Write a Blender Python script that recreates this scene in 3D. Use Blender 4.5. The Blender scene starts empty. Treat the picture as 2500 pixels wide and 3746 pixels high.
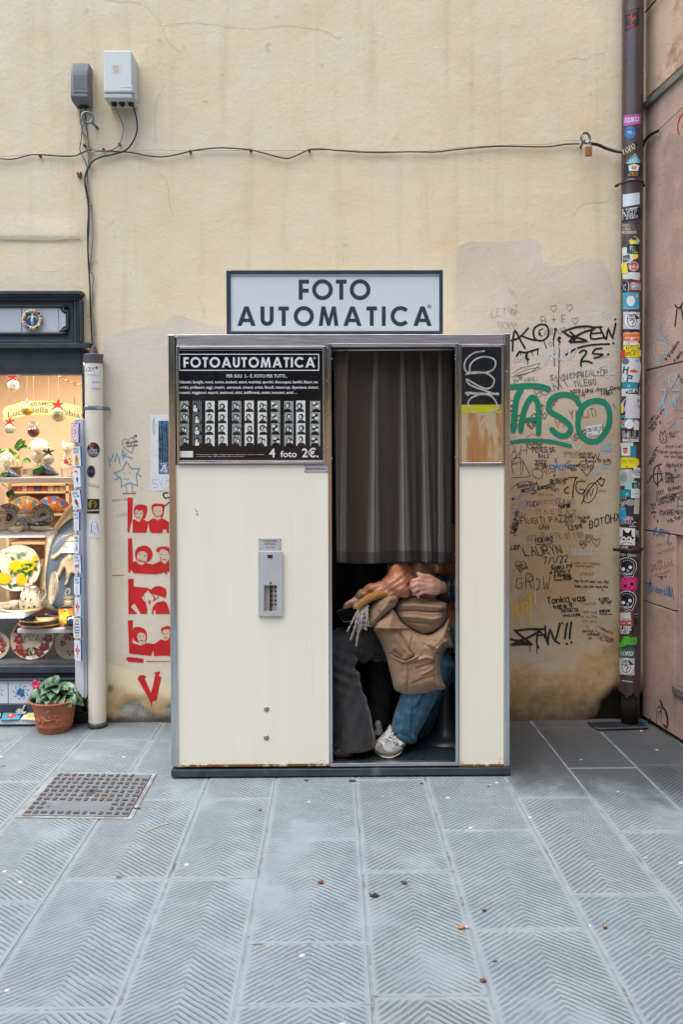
import bpy, bmesh, math, random
import numpy as np
from mathutils import Vector, Matrix, noise, geometry
random.seed(7); rnd = random.Random(11)
SC = bpy.context.scene; COL = SC.collection
# ---------------------------------------------------------------- camera, world, sun, exposure
H, D = 1.385, 3.54            # eye height, distance to the front of the booth (booth front is Y = 0)
F = 28 / 36 * 3746            # focal length in photo pixels
SHIFT = -97 / 3746
RC = (Matrix.Rotation(math.radians(-0.65), 3, 'Z') @ Matrix.Rotation(math.radians(90 - 1.3), 3, 'X')
      @ Matrix.Rotation(math.radians(-0.2), 3, 'Z'))
CAM = Vector((0, -D, H))
cd = bpy.data.cameras.new('camera'); cam = bpy.data.objects.new('camera', cd); COL.objects.link(cam)
cd.sensor_fit = 'VERTICAL'; cd.sensor_height = 36; cd.sensor_width = 24; cd.lens = 28; cd.shift_y = SHIFT; cd.clip_end = 200; cd.clip_start = .05
cam.matrix_world = Matrix.Translation(CAM) @ RC.to_4x4(); SC.camera = cam
world = bpy.data.worlds.new("World"); SC.world = world; world.use_nodes = True
wn = world.node_tree; sky = wn.nodes.new('ShaderNodeTexSky'); sky.sky_type = 'NISHITA'; sky.sun_disc = False
SUN_EL, SUN_AZ = 68, 222       # azimuth: from where the light comes, measured from +Y towards +X
sky.sun_elevation = math.radians(SUN_EL); sky.sun_rotation = math.radians(SUN_AZ); sky.dust_density = 3; sky.air_density = 1.3
wn.links.new(sky.outputs[0], wn.nodes['Background'].inputs[0]); wn.nodes['Background'].inputs[1].default_value = .15
sl = bpy.data.lights.new('sun', 'SUN'); so = bpy.data.objects.new('sun', sl); COL.objects.link(so)
sl.energy = 1.4; sl.angle = math.radians(64); sl.color = (1, .97, .92)
_a = math.radians(SUN_AZ); _e = math.radians(SUN_EL)
so.rotation_euler = Vector((math.sin(_a) * math.cos(_e), math.cos(_a) * math.cos(_e), math.sin(_e))).to_track_quat('Z', 'Y').to_euler()
so.location = (-3, -6, 12)
SC.view_settings.view_transform = 'Standard'; SC.view_settings.look = 'None'; SC.view_settings.gamma = 1; SC.view_settings.use_curve_mapping = False
SC.view_settings.exposure = .94
# ---------------------------------------------------------------- pixel -> place
def ray(px, py):
    return (RC @ Vector(((px - 1250) / F, (-(py - 1873) + SHIFT * 3746) / F, -1)))
def at(px, py, Y):
    d = ray(px, py); return CAM + d * ((Y + D) / d.y)
def atz(px, py, Z=0.0):
    d = ray(px, py); return CAM + d * ((Z - H) / d.z)
def proj(P):                                    # numpy (n,3) -> (n,2) photo pixels
    R = np.array(RC); q = (P - np.array(CAM)) @ R
    w = -q[:, 2]
    return np.stack([1250 + F * q[:, 0] / w, 1873 - (F * q[:, 1] / w - SHIFT * 3746)], 1)
WALL = .77
# ---------------------------------------------------------------- colours and materials
def lin(h, k=1.0):
    h = h.lstrip('#'); o = []
    for i in (0, 2, 4):
        c = int(h[i:i + 2], 16) / 255
        o.append(min(1, (c / 12.92 if c <= .04045 else ((c + .055) / 1.055) ** 2.4) * k))
    return (*o, 1)
def node(nt, t, **kw):
    n = nt.nodes.new('ShaderNode' + t)
    for k, v in kw.items():
        if k in n.inputs: n.inputs[k].default_value = v
        else: setattr(n, k, v)
    return n
MATS = {}
def mat(name, col, rough=.6, metal=0, v=.1, vs=9, b=0, bs=80, col2=None, t=.5, spec=.5, coat=0, emit=0, trans=0, ior=1.45, alpha=1, sheen=0, aniso=None, k=.85, obj=False):
    """procedural surface: base colour broken up by two noises, optional second colour in patches, noise bump"""
    if name in MATS: return MATS[name]
    m = bpy.data.materials.new(name); m.use_nodes = True; MATS[name] = m; nt = m.node_tree; L = nt.links.new
    p = nt.nodes['Principled BSDF']
    c = lin(col, k)
    if obj: pos = node(nt, 'TexCoord').outputs['Object']
    else: pos = node(nt, 'NewGeometry').outputs['Position']
    if aniso:
        mp = node(nt, 'Mapping'); mp.inputs['Scale'].default_value = aniso; L(pos, mp.inputs[0]); pos = mp.outputs[0]
    n = node(nt, 'TexNoise', Scale=vs, Detail=5, Roughness=.65); L(pos, n.inputs['Vector'])
    r = node(nt, 'ValToRGB'); L(n.outputs['Fac'], r.inputs[0])
    r.color_ramp.elements[0].position = .3; r.color_ramp.elements[1].position = .7
    r.color_ramp.elements[0].color = (*[x * (1 - v) for x in c[:3]], 1); r.color_ramp.elements[1].color = (*[min(1, x * (1 + v)) for x in c[:3]], 1)
    out = r.outputs[0]
    if col2:
        n2 = node(nt, 'TexNoise', Scale=vs * .6, Detail=8, Roughness=.7); L(pos, n2.inputs['Vector'])
        mr = node(nt, 'MapRange'); L(n2.outputs['Fac'], mr.inputs[0]); mr.inputs[1].default_value = t; mr.inputs[2].default_value = t + .08
        mx = node(nt, 'Mix', data_type='RGBA'); L(mr.outputs[0], mx.inputs['Factor']); L(out, mx.inputs[6]); mx.inputs[7].default_value = lin(col2, k); out = mx.outputs[2]
    L(out, p.inputs['Base Color'])
    mr2 = node(nt, 'MapRange'); L(n.outputs['Fac'], mr2.inputs[0]); mr2.inputs[1].default_value = .3; mr2.inputs[2].default_value = .7
    rv = min(.08, rough * .35); mr2.inputs[3].default_value = rough - rv; mr2.inputs[4].default_value = min(1, rough + rv); L(mr2.outputs[0], p.inputs['Roughness'])
    p.inputs['Metallic'].default_value = metal; p.inputs['Specular IOR Level'].default_value = spec; p.inputs['Coat Weight'].default_value = coat
    p.inputs['Coat Roughness'].default_value = .06
    if sheen: p.inputs['Sheen Weight'].default_value = sheen; p.inputs['Sheen Roughness'].default_value = .4
    if emit: L(out, p.inputs['Emission Color']); p.inputs['Emission Strength'].default_value = emit
    if trans: p.inputs['Transmission Weight'].default_value = trans; p.inputs['IOR'].default_value = ior
    if alpha < 1: p.inputs['Alpha'].default_value = alpha
    if b:
        nb = node(nt, 'TexNoise', Scale=bs, Detail=4, Roughness=.6); L(pos, nb.inputs['Vector'])
        bp = node(nt, 'Bump', Strength=min(1, b), Distance=.004 * max(1, b)); L(nb.outputs['Fac'], bp.inputs['Height']); L(bp.outputs[0], p.inputs['Normal'])
    return m
# ---------------------------------------------------------------- mesh builder
class MB:
    def __init__(s): s.V = []; s.F = []; s.M = []
    def add(s, V, Fs, m=0):
        o = len(s.V); s.V += [tuple(v) for v in V]; s.F += [tuple(i + o for i in f) for f in Fs]; s.M += [m] * len(Fs); return s
    def box(s, x0, x1, y0, y1, z0, z1, m=0):
        V = [(x, y, z) for x in (x0, x1) for y in (y0, y1) for z in (z0, z1)]
        return s.add(V, [(0, 1, 3, 2), (4, 6, 7, 5), (0, 4, 5, 1), (2, 3, 7, 6), (0, 2, 6, 4), (1, 5, 7, 3)], m)
    def pbox(s, x0, y0, x1, y1, Y, d, m=0):            # a box whose front face shows at those photo pixels
        a = at(x0, y1, Y); b = at(x1, y0, Y); c = at(x0, y0, Y); e = at(x1, y1, Y)
        return s.box((a.x + c.x) / 2, (b.x + e.x) / 2, Y, Y + d, (a.z + e.z) / 2, (b.z + c.z) / 2, m)
    def prism(s, P, off, m=0, back=True):
        n = len(P); off = Vector(off); P = [Vector(p) for p in P]; T = geometry.tessellate_polygon([P])
        V = P + [p + off for p in P]; Fs = [tuple(t) for t in T]
        if back: Fs += [tuple(i + n for i in reversed(t)) for t in T]
        Fs += [(i, i + n, (i + 1) % n + n, (i + 1) % n) for i in range(n)]
        return s.add(V, Fs, m)
    def poly(s, P, m=0):
        P = [Vector(p) for p in P]; return s.add(P, [tuple(t) for t in geometry.tessellate_polygon([P])], m)
    def tube(s, P, r, n=8, m=0, cap=True, closed=False, flat=None):
        P = [Vector(p) for p in P]; k = len(P); rr = r if isinstance(r, (list, tuple)) else [r] * k; o = len(s.V); up = None
        for i, p in enumerate(P):
            if closed: t = (P[(i + 1) % k] - P[i - 1]).normalized()
            else: t = (P[min(i + 1, k - 1)] - P[max(i - 1, 0)]).normalized()
            if up is None: up = Vector((0, 0, 1)) if abs(t.z) < .8 else Vector((0, 1, 0))
            a = t.cross(up)
            if a.length < 1e-5: a = t.orthogonal()
            a.normalize(); b_ = a.cross(t).normalized(); up = b_
            ra, rb = rr[i] if isinstance(rr[i], tuple) else (rr[i], rr[i])
            for j in range(n):
                w = 2 * math.pi * j / n; s.V.append(tuple(p + a * (ra * math.cos(w)) + b_ * (rb * math.sin(w))))
        for i in range(k if closed else k - 1):
            for j in range(n):
                A = o + i * n; B = o + ((i + 1) % k) * n; s.F.append((A + j, A + (j + 1) % n, B + (j + 1) % n, B + j)); s.M.append(m)
        if cap and not closed:
            s.F += [tuple(o + j for j in reversed(range(n))), tuple(o + (k - 1) * n + j for j in range(n))]; s.M += [m, m]
        return s
    def lathe(s, prof, c=(0, 0, 0), n=24, m=0, R=None):   # prof of (radius, height[, material])
        o = len(s.V); c = Vector(c)
        for q in prof:
            for j in range(n):
                w = 2 * math.pi * j / n; v = Vector((q[0] * math.cos(w), q[0] * math.sin(w), q[1]))
                s.V.append(tuple(c + (R @ v if R is not None else v)))
        for i in range(len(prof) - 1):
            mi = prof[i][2] if len(prof[i]) > 2 else m
            for j in range(n):
                s.F.append((o + i * n + j, o + i * n + (j + 1) % n, o + (i + 1) * n + (j + 1) % n, o + (i + 1) * n + j)); s.M.append(mi)
        return s
    def ball(s, c, r, n=12, m=0, sc=(1, 1, 1), R=None):
        h = n // 2; prof = [(max(1e-4, r * math.sin(math.pi * i / h)), -r * math.cos(math.pi * i / h)) for i in range(h + 1)]
        S = Matrix.Diagonal(sc); return s.lathe(prof, c, n, m, (R @ S) if R is not None else S)
    def ribbon(s, P, w, f, m=0, rnd_=True):              # flat stroke along P (2-D), width w, f maps 2-D to the surface
        P = [Vector((p[0], p[1])) for p in P]
        Q = [P[0]]
        for p in P[1:]:
            if (p - Q[-1]).length > .15 * w + 1e-6: Q.append(p)
        if len(Q) < 2: Q = [P[0], P[0] + Vector((w * .3, 0))]
        closed = (Q[0] - Q[-1]).length < .4 * w and len(Q) > 3
        if closed: Q.pop()
        k = len(Q); Lf, Rt = [], []
        for i in range(k):
            a = Q[i] - Q[i - 1] if (i or closed) else Q[1] - Q[0]; b = Q[(i + 1) % k] - Q[i] if (i < k - 1 or closed) else Q[-1] - Q[-2]
            a = a.normalized(); b = b.normalized(); t = (a + b)
            t = t.normalized() if t.length > .2 else b
            nn = Vector((-t.y, t.x)); c = max(.55, nn.dot(Vector((-b.y, b.x)))); Lf.append(Q[i] + nn * w / 2 / c); Rt.append(Q[i] - nn * w / 2 / c)
        V = []; 
        for l, r in zip(Lf, Rt): V += [l, r]
        Fs = [(2 * i, 2 * i + 1, 2 * i + 3, 2 * i + 2) for i in range(k - 1)]
        if closed: Fs.append((2 * k - 2, 2 * k - 1, 1, 0))
        elif rnd_:
            for e, d, (i0, i1) in ((Q[0], (Q[0] - Q[1]).normalized(), (0, 1)), (Q[-1], (Q[-1] - Q[-2]).normalized(), (2 * k - 2, 2 * k - 1))):
                nn = Vector((-d.y, d.x)); o = len(V)
                V += [e + (d * .75 + nn * .75 * .87) * w / 2 * .98, e + d * w / 2, e + (d * .75 - nn * .75 * .87) * w / 2 * .98]
                q = (i0, i1)
                s0 = (V[i0] - V[o]).length < (V[i1] - V[o]).length
                Fs.append((i0, o, o + 1, o + 2, i1) if s0 else (i1, o, o + 1, o + 2, i0))
        return s.add([f(v.x, v.y) for v in V], Fs, m)
    def mesh(s, name, mats):
        me = bpy.data.meshes.new(name); me.from_pydata(s.V, [], s.F)
        for m in (mats if isinstance(mats, (list, tuple)) else [mats]): me.materials.append(m)
        if any(s.M): me.polygons.foreach_set('material_index', s.M)
        return me
    def obj(s, name, mats, parent=None, smooth=False, bevel=0, fix=True, **props):
        me = s.mesh(name, mats)
        if fix:
            bm = bmesh.new(); bm.from_mesh(me); bmesh.ops.recalc_face_normals(bm, faces=bm.faces); bm.to_mesh(me); bm.free()
        return link(name, me, parent, smooth, bevel, **props)
def link(name, me, parent=None, smooth=False, bevel=0, **props):
    o = bpy.data.objects.new(name, me); COL.objects.link(o)
    if smooth: me.polygons.foreach_set('use_smooth', [True] * len(me.polygons))
    if bevel:
        b = o.modifiers.new('bevel', 'BEVEL'); b.width = bevel; b.segments = 2; b.limit_method = 'ANGLE'; b.angle_limit = .6
        me.polygons.foreach_set('use_smooth', [True] * len(me.polygons)); b.harden_normals = True
    if parent: setpar(o, parent)
    for k, v in props.items(): o[k] = v
    return o
def setpar(o, p):
    o.parent = p; o.matrix_parent_inverse = Matrix.Translation(-Vector(p.location)) if p.parent is None else Matrix()
def thing(name, label, cat, loc=(0, 0, 0), group=None):
    o = bpy.data.objects.new(name, None); COL.objects.link(o); o.location = loc; o.empty_display_size = .1
    return tag(o, label, cat, group)
def tag(o, label, cat, group=None):
    o['label'] = label; o['category'] = cat
    if group: o['group'] = group
    return o
def evald(o, keep=False):
    dg = bpy.context.evaluated_depsgraph_get(); me = bpy.data.meshes.new_from_object(o.evaluated_get(dg), depsgraph=dg)
    if not keep: bpy.data.objects.remove(o)
    return me
def smoothpts(P, n=5, closed=False):                     # Catmull-Rom through P
    k = len(P); P = [tuple(p) for p in P]; out = []
    for i in range(k if closed else k - 1):
        g = lambda j: P[j % k] if closed else P[max(0, min(k - 1, j))]
        a, b, c, d = g(i - 1), g(i), g(i + 1), g(i + 2)
        for j in range(n):
            t = j / n; out.append(tuple(.5 * (2 * q + (r - p) * t + (2 * p - 5 * q + 4 * r - u) * t * t + (3 * q - p - 3 * r + u) * t ** 3) for p, q, r, u in zip(a, b, c, d)))
    if not closed: out.append(P[-1])
    return out
# ---------------------------------------------------------------- print text: the built-in font as mesh, fitted to a box
_TX = {}
def text_mesh(s, bold=0.0, spacing=1.0, shear=0):
    key = (s, bold, spacing, shear)
    if key not in _TX:
        c = bpy.data.curves.new('text', 'FONT'); c.body = s; c.offset = bold; c.space_character = spacing; c.shear = shear; c.resolution_u = 3
        o = bpy.data.objects.new('text', c); COL.objects.link(o); me = evald(o)
        V = np.array([v.co[:2] for v in me.vertices]); Fs = [tuple(p.vertices) for p in me.polygons]; bpy.data.meshes.remove(me)
        _TX[key] = (V, Fs)
    return _TX[key]
def print_text(mb, s, x0, x1, base, cap, f, m=0, bold=.01, spacing=1.0, shear=0, ang=0, vert=False):
    """text between photo pixels x0 and x1 (x1 None: natural width) with its baseline and capital height in pixels"""
    V, Fs = text_mesh(s, bold, spacing, shear)
    if not len(V): return
    lo, hi = V[:, 0].min(), V[:, 0].max(); sc = cap / .69; sx = sc if x1 is None else (x1 - x0) / (hi - lo)
    c, si = math.cos(math.radians(ang)), math.sin(math.radians(ang))
    P = [((v[0] - lo) * sx, -v[1] * sc) for v in V]
    mb.add([f(x0 + x * c - y * si, base + x * si + y * c) for x, y in P], Fs, m)
# ---------------------------------------------------------------- hand lettering: a stroke font (x 0-4, baseline 2, capitals 8)
GL = {}
_gl = """A 022842|1535
B 020838474635|05354443320 2
C 4738180703123243
D 020828464422 02
E 480802 42|0535
F 480802|0535
G 47381807031232434525
H 0208|4842|0545
I 2822
J 4843321203
K 0802|4805|1642
L 080242
M 0208254842
N 02084248
O 18070312324347 3818
P 02083847463505
Q 180703123243473818|2442
R 02083847463505|2542
S 473818070615354443321203
T 0848|2822
U 080312324348
V 082248
W 0812253248
X 0248|0842
Y 082548|2522
Z 08480242
0 180703123243473818
1 162822
2 071838474602 42
3 07183847463515|354443321203
4 32380444
5 4808053544433212
6 473818070312324344350 4
7 084812
8 15060718384746351504031232434435
9 451506071838474632
. 2223
, 2321
: 2324|2627
! 2824|2223
? 07183847462524|2223
+ 2327|0545
- 0545
/ 0248
' 2826
& 42061738 27 0403 12 44
@ 3515143445 46 3706 0312 32
= 0444|0646
a 461605031242|4642
b 080232434536 06
c 4616050312 42
d 484212030516 46
e 04444536160503 1242
f 48382722|0646
g 461605031242|46413010
h 0802|0516364542
i 2622|2829
j 262110|2829
k 0802|4604|0442
l 2822
m 0602|06162522|25364542
n 0602|0516364542
o 160503123243453616
p 0600|0636454332 02
q 46160503124 2|4640
r 0602|051636
s 4616051434 4332 02
t 28233242|0646
u 0603123242|4642
v 062246
w 0612253246
x 0642|4602
y 0622|4610
z 06460242
♥ 2205061726374645 22
* 2327|0446|4406"""
for ln in _gl.split('\n'):
    ch, d = ln[0], ln[2:].replace(' ', ''); GL[ch] = [[(int(q[i]), int(q[i + 1])) for i in range(0, len(q) - 1, 2)] for q in d.split('|')]
def hand(mb, s, x, y, cap, f, w=3, ang=0, m=0, jit=.25, narrow=.8, curve=True, slant=0):
    """handwriting: baseline starts at photo pixel (x, y), capital height cap, stroke width w (all in photo pixels)"""
    u = cap / 6; c, si = math.cos(math.radians(ang)), math.sin(math.radians(ang)); X = 0
    for ch in s:
        if ch in GL:
            xs = [p[0] for st in GL[ch] for p in st]; x0 = min(xs); wd = max(xs) - x0
            jy = rnd.uniform(-1, 1) * jit; js = 1 + rnd.uniform(-.3, .3) * jit; jr = rnd.uniform(-.1, .1) * jit
            for st in GL[ch]:
                P = []
                for (gx, gy) in st:
                    a = (gx - x0) * u * narrow * js + rnd.uniform(-.2, .2) * u * jit; b = -(gy - 2 + jy) * u * js + rnd.uniform(-.2, .2) * u * jit; b += a * jr
                    a -= b * slant; P.append((x + (X + a) * c - b * si, y + (X + a) * si + b * c))
                if curve and len(P) > 3 and cap > 22: P = smoothpts(P, 3)
                mb.ribbon(P, w * rnd.uniform(.85, 1.15), f)
            X += (wd * narrow + 1.5 + (wd == 0) * .6) * u
        else: X += 3 * u
    return X
# ---------------------------------------------------------------- relief: an outline with real thickness, inflated, with folds
def seg_d(P, A, B):
    AB = B - A; t = np.clip(((P - A) @ AB) / max(1e-9, AB @ AB), 0, 1); q = P - (A + t[:, None] * AB); return np.hypot(q[:, 0], q[:, 1]), t
def sdist(poly, P):
    poly = np.array(poly, float); n = len(poly); d = np.full(len(P), 1e9); ins = np.zeros(len(P), bool)
    for i in range(n):
        A, B = poly[i], poly[(i + 1) % n]; d = np.minimum(d, seg_d(P, A, B)[0])
        c = ((A[1] > P[:, 1]) != (B[1] > P[:, 1])); 
        with np.errstate(divide='ignore', invalid='ignore'): xx = (B[0] - A[0]) * (P[:, 1] - A[1]) / (B[1] - A[1] + 1e-12) + A[0]
        ins ^= c & (P[:, 0] < xx)
    return np.where(ins, d, -d)
def line_d(L, P):
    d = np.full(len(P), 1e9); L = np.array(L, float)
    for i in range(len(L) - 1): d = np.minimum(d, seg_d(P, L[i], L[i + 1])[0])
    return d
def nz(P, s, seed=0):
    return np.array([noise.noise(Vector((p[0] * s, p[1] * s, seed))) for p in P])
def relief(outline, Y, thick, R, folds=(), step=6, back=.4, tilt=None, wr=0, wrs=.03, smooth=True, mapf=None, wrdir=(1, 1)):
    """closed body: the outline (photo pixels at depth Y) inflated towards the camera by `thick` metres, rounding over R pixels;
    folds = [(polyline, width px, height m)], height > 0 towards the camera"""
    O = smoothpts(outline, 4, True) if smooth else outline
    a = np.array(O); x0, y0 = a.min(0) - step; x1, y1 = a.max(0) + step
    nx, ny = int((x1 - x0) / step) + 2, int((y1 - y0) / step) + 2
    P = np.stack(np.meshgrid(x0 + np.arange(nx) * step, y0 + np.arange(ny) * step), -1).reshape(-1, 2)
    d = sdist(O, P)
    # snap near-boundary points onto the outline
    nb = np.abs(d) < step * .75
    if nb.any():
        best = np.full(nb.sum(), 1e9); Q = P[nb]; T = Q.copy()
        for i in range(len(a)):
            A, B = a[i], a[(i + 1) % len(a)]; dd, t = seg_d(Q, A, B); u = dd < best; best[u] = dd[u]; T[u] = (A + t[:, None] * (B - A))[u]
        P[nb] = T; d[nb] = 0
    ins = d >= 0
    h = thick * np.sqrt(np.clip(1 - (1 - np.clip(d / R, 0, 1)) ** 2, 0, 1))
    env = np.clip(d / (R * .5), 0, 1)
    for L, w, g in folds: h = h + g * np.exp(-(line_d(L, P) / w) ** 2) * env
    if wr: h = h + wr * env * nz(P * np.array(wrdir), wrs, 3.3)
    bk = back * thick * np.sqrt(np.clip(1 - (1 - np.clip(d / R, 0, 1)) ** 2, 0, 1)) + .001 * (d > 0)
    mb = MB(); idx = -np.ones(len(P), int); idb = idx.copy(); mf = mapf or at
    for i in np.nonzero(ins)[0]:
        x, y = P[i]; yy = Y + (tilt(x, y) if tilt else 0)
        idx[i] = len(mb.V); mb.V.append(tuple(mf(x, y, yy - h[i])))
        if d[i] <= 0: idb[i] = idx[i]
        else:
            idb[i] = len(mb.V); v = mf(x, y, yy); mb.V.append((v[0], v[1] + bk[i], v[2]))
    for j in range(ny - 1):
        for i in range(nx - 1):
            q = [j * nx + i, j * nx + i + 1, (j + 1) * nx + i + 1, (j + 1) * nx + i]; k = [t for t in q if ins[t]]
            if len(k) >= 3 and any(d[t] > 0 for t in k):
                mb.F.append(tuple(idx[t] for t in k)); mb.F.append(tuple(idb[t] for t in reversed(k))); mb.M += [0, 0]
    return mb
def remesh(mb, name, m, vox=.006, smooth=2, disp=None, parent=None, **kw):
    """one continuous skin round all the closed pieces of mb; smooth = iterations; disp(co, normal) -> metres"""
    o = link('temp', mb.mesh('temp', m)); r = o.modifiers.new('r', 'REMESH'); r.mode = 'VOXEL'; r.voxel_size = vox; r.use_smooth_shade = True
    if smooth: s_ = o.modifiers.new('s', 'SMOOTH'); s_.iterations = smooth; s_.factor = .5
    me = evald(o)
    if disp:
        n = len(me.vertices); co = np.empty(n * 3); no = np.empty(n * 3); me.vertices.foreach_get('co', co); me.vertices.foreach_get('normal', no)
        co = co.reshape(-1, 3); no = no.reshape(-1, 3); co = co + no * disp(co, no)[:, None]; me.vertices.foreach_set('co', co.ravel()); me.update()
    if not me.materials: me.materials.append(m if not isinstance(m, list) else m[0])
    me.name = name
    return link(name, me, parent, True, **kw)
def capsule(mb, a, b, ra, rb, n=12):
    a, b = Vector(a), Vector(b); mb.ball(a, ra, n); mb.ball(b, rb, n); mb.tube([a, b], [ra, rb], n)
def pw(px, Y): return px / F * (Y + D)                   # pixels -> metres at depth Y
# ================================================================ SETTING: paving, plaster wall, side wall, far side of the street
def smooth01(x, a, b): t = np.clip((x - a) / (b - a), 0, 1); return t * t * (3 - 2 * t)
def stone_mat():
    m = bpy.data.materials.new('paving_stone'); m.use_nodes = True; nt = m.node_tree; L = nt.links.new; p = nt.nodes['Principled BSDF']
    def M(op, a, b=None, c=None):
        n = node(nt, 'Math', operation=op)
        for i, q in enumerate((a, b, c)):
            if q is None: continue
            if isinstance(q, (int, float)): n.inputs[i].default_value = q
            else: L(q, n.inputs[i])
        return n.outputs[0]
    def MR(x, a, b, c=0.0, d=1.0, st='SMOOTHSTEP'):
        n = node(nt, 'MapRange', interpolation_type=st); L(x, n.inputs[0]); n.inputs[1].default_value = a; n.inputs[2].default_value = b; n.inputs[3].default_value = c; n.inputs[4].default_value = d; return n.outputs[0]
    tc = node(nt, 'TexCoord'); ob = tc.outputs['Object']; ge = tc.outputs['Generated']; pos = node(nt, 'NewGeometry').outputs['Position']
    oi = node(nt, 'ObjectInfo').outputs['Random']
    s = node(nt, 'SeparateXYZ'); L(ob, s.inputs[0]); g = node(nt, 'SeparateXYZ'); L(ge, g.inputs[0]); w = node(nt, 'SeparateXYZ'); L(pos, w.inputs[0])
    def NZ(scale, det=4, rough=.6, vec=pos):
        n = node(nt, 'TexNoise', Scale=scale, Detail=det, Roughness=rough); L(vec, n.inputs['Vector']); return n.outputs['Fac']
    big, mid, fine, warp = NZ(1.3, 3), NZ(7, 6, .65), NZ(60, 6, .7), NZ(9, 2)
    ax = M('ABSOLUTE', M('ADD', s.outputs[0], M('MULTIPLY_ADD', oi, .04, -.02)))
    ph = M('ADD', M('ADD', s.outputs[1], M('MULTIPLY', ax, M('MULTIPLY_ADD', oi, .25, .72))), M('MULTIPLY', M('SUBTRACT', warp, .5), .02))
    ph = M('ADD', ph, M('MULTIPLY', M('SUBTRACT', fine, .5), .006))
    pitch = M('MULTIPLY_ADD', oi, .005, .019)
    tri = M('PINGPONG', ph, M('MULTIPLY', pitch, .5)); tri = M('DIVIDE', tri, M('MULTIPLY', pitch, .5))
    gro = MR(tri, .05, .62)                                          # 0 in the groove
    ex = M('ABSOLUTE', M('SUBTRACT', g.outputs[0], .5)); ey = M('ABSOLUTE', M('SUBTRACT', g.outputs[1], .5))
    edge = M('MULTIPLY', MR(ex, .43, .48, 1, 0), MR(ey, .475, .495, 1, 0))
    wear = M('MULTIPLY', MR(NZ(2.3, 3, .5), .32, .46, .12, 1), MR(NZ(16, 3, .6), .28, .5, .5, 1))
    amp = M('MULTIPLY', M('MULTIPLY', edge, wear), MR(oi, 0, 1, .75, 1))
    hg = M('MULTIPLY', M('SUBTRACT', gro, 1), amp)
    hh = M('ADD', M('MULTIPLY', hg, .0055), M('ADD', M('MULTIPLY', fine, .0012), M('MULTIPLY', mid, .002)))
    bp = node(nt, 'Bump', Strength=1, Distance=1.0); L(hh, bp.inputs['Height']); L(bp.outputs[0], p.inputs['Normal'])
    def mix(f, a, b):
        n = node(nt, 'Mix', data_type='RGBA')
        for i, q in (('Factor', f), (6, a), (7, b)):
            if isinstance(q, tuple): n.inputs[i].default_value = q
            elif isinstance(q, (int, float)): n.inputs[i].default_value = q
            else: L(q, n.inputs[i])
        return n.outputs[2]
    c = mix(MR(mid, .3, .7), lin('#8FA1AB', .78), lin('#9FB0B9', .78))
    c = mix(M('MULTIPLY', MR(big, .35, .7), .3), c, lin('#8C9CA5', .82))
    c = mix(M('MULTIPLY', oi, .3), c, lin('#9DA6A8', .8))
    c = mix(M('MULTIPLY', M('MULTIPLY', M('SUBTRACT', 1, gro), amp), .36), c, lin('#53626C', .66))     # dirt and groove shading, both put into the colour
    c = mix(MR(NZ(170, 3, .7), .56, .7, 0, .55), c, lin('#AEBAC0', .8))
    # trodden dirt and occlusion shade painted in beside the booth, broken by noise
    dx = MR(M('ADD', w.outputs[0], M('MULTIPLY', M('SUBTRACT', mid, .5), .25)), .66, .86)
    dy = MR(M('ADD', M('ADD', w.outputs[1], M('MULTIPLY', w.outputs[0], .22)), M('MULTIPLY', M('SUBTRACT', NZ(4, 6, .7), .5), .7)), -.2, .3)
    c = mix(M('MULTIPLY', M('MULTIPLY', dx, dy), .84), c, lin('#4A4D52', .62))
    dl = MR(M('ADD', w.outputs[1], M('MULTIPLY', M('SUBTRACT', mid, .5), .5)), .3, .85, 0, .45)
    c = mix(dl, c, lin('#6F6B66', .8))
    vo = node(nt, 'TexVoronoi', Scale=9.0); L(pos, vo.inputs['Vector']); c = mix(M('MULTIPLY', MR(vo.outputs['Distance'], .055, .09, 1, 0), MR(NZ(2.2), .5, .55)), c, lin('#E3E6E4', .9))
    vo = node(nt, 'TexVoronoi', Scale=5.0); L(pos, vo.inputs['Vector']); c = mix(M('MULTIPLY', MR(M('ADD', vo.outputs['Distance'], M('MULTIPLY', fine, .05)), .075, .1, .8, 0), MR(NZ(1.7), .52, .56)), c, lin('#50575C', .8))
    L(c, p.inputs['Base Color']); L(MR(mid, .3, .7, .5, .72), p.inputs['Roughness']); p.inputs['Specular IOR Level'].default_value = .4
    return m
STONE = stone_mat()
MORTAR = mat('mortar', '#8E9BA1', .9, v=.25, vs=14, b=.6, bs=120, col2='#6B6A66', t=.55)
pav = link('pavement', MB().box(-14, 14, -14, 6, -.3, -.0025).mesh('pavement', MORTAR), kind='structure')
XL = [-2.66, -2.31, -1.96, -1.62, -1.28, -.925, -.556, -.255, .10, .41, .768, 1.08, 1.40, 1.74, 2.07, 2.4, 2.74]
JY = {3: [2851], 4: [3290], 5: [2704, 2919, 3208, 3680], 6: [3208], 7: [3070, 3449, 3672], 8: [3190], 9: [3042, 3407], 10: [2923, 3281], 11: [2815, 3050], 12: []}
YEND = WALL + .05
slab_n = 0
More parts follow.
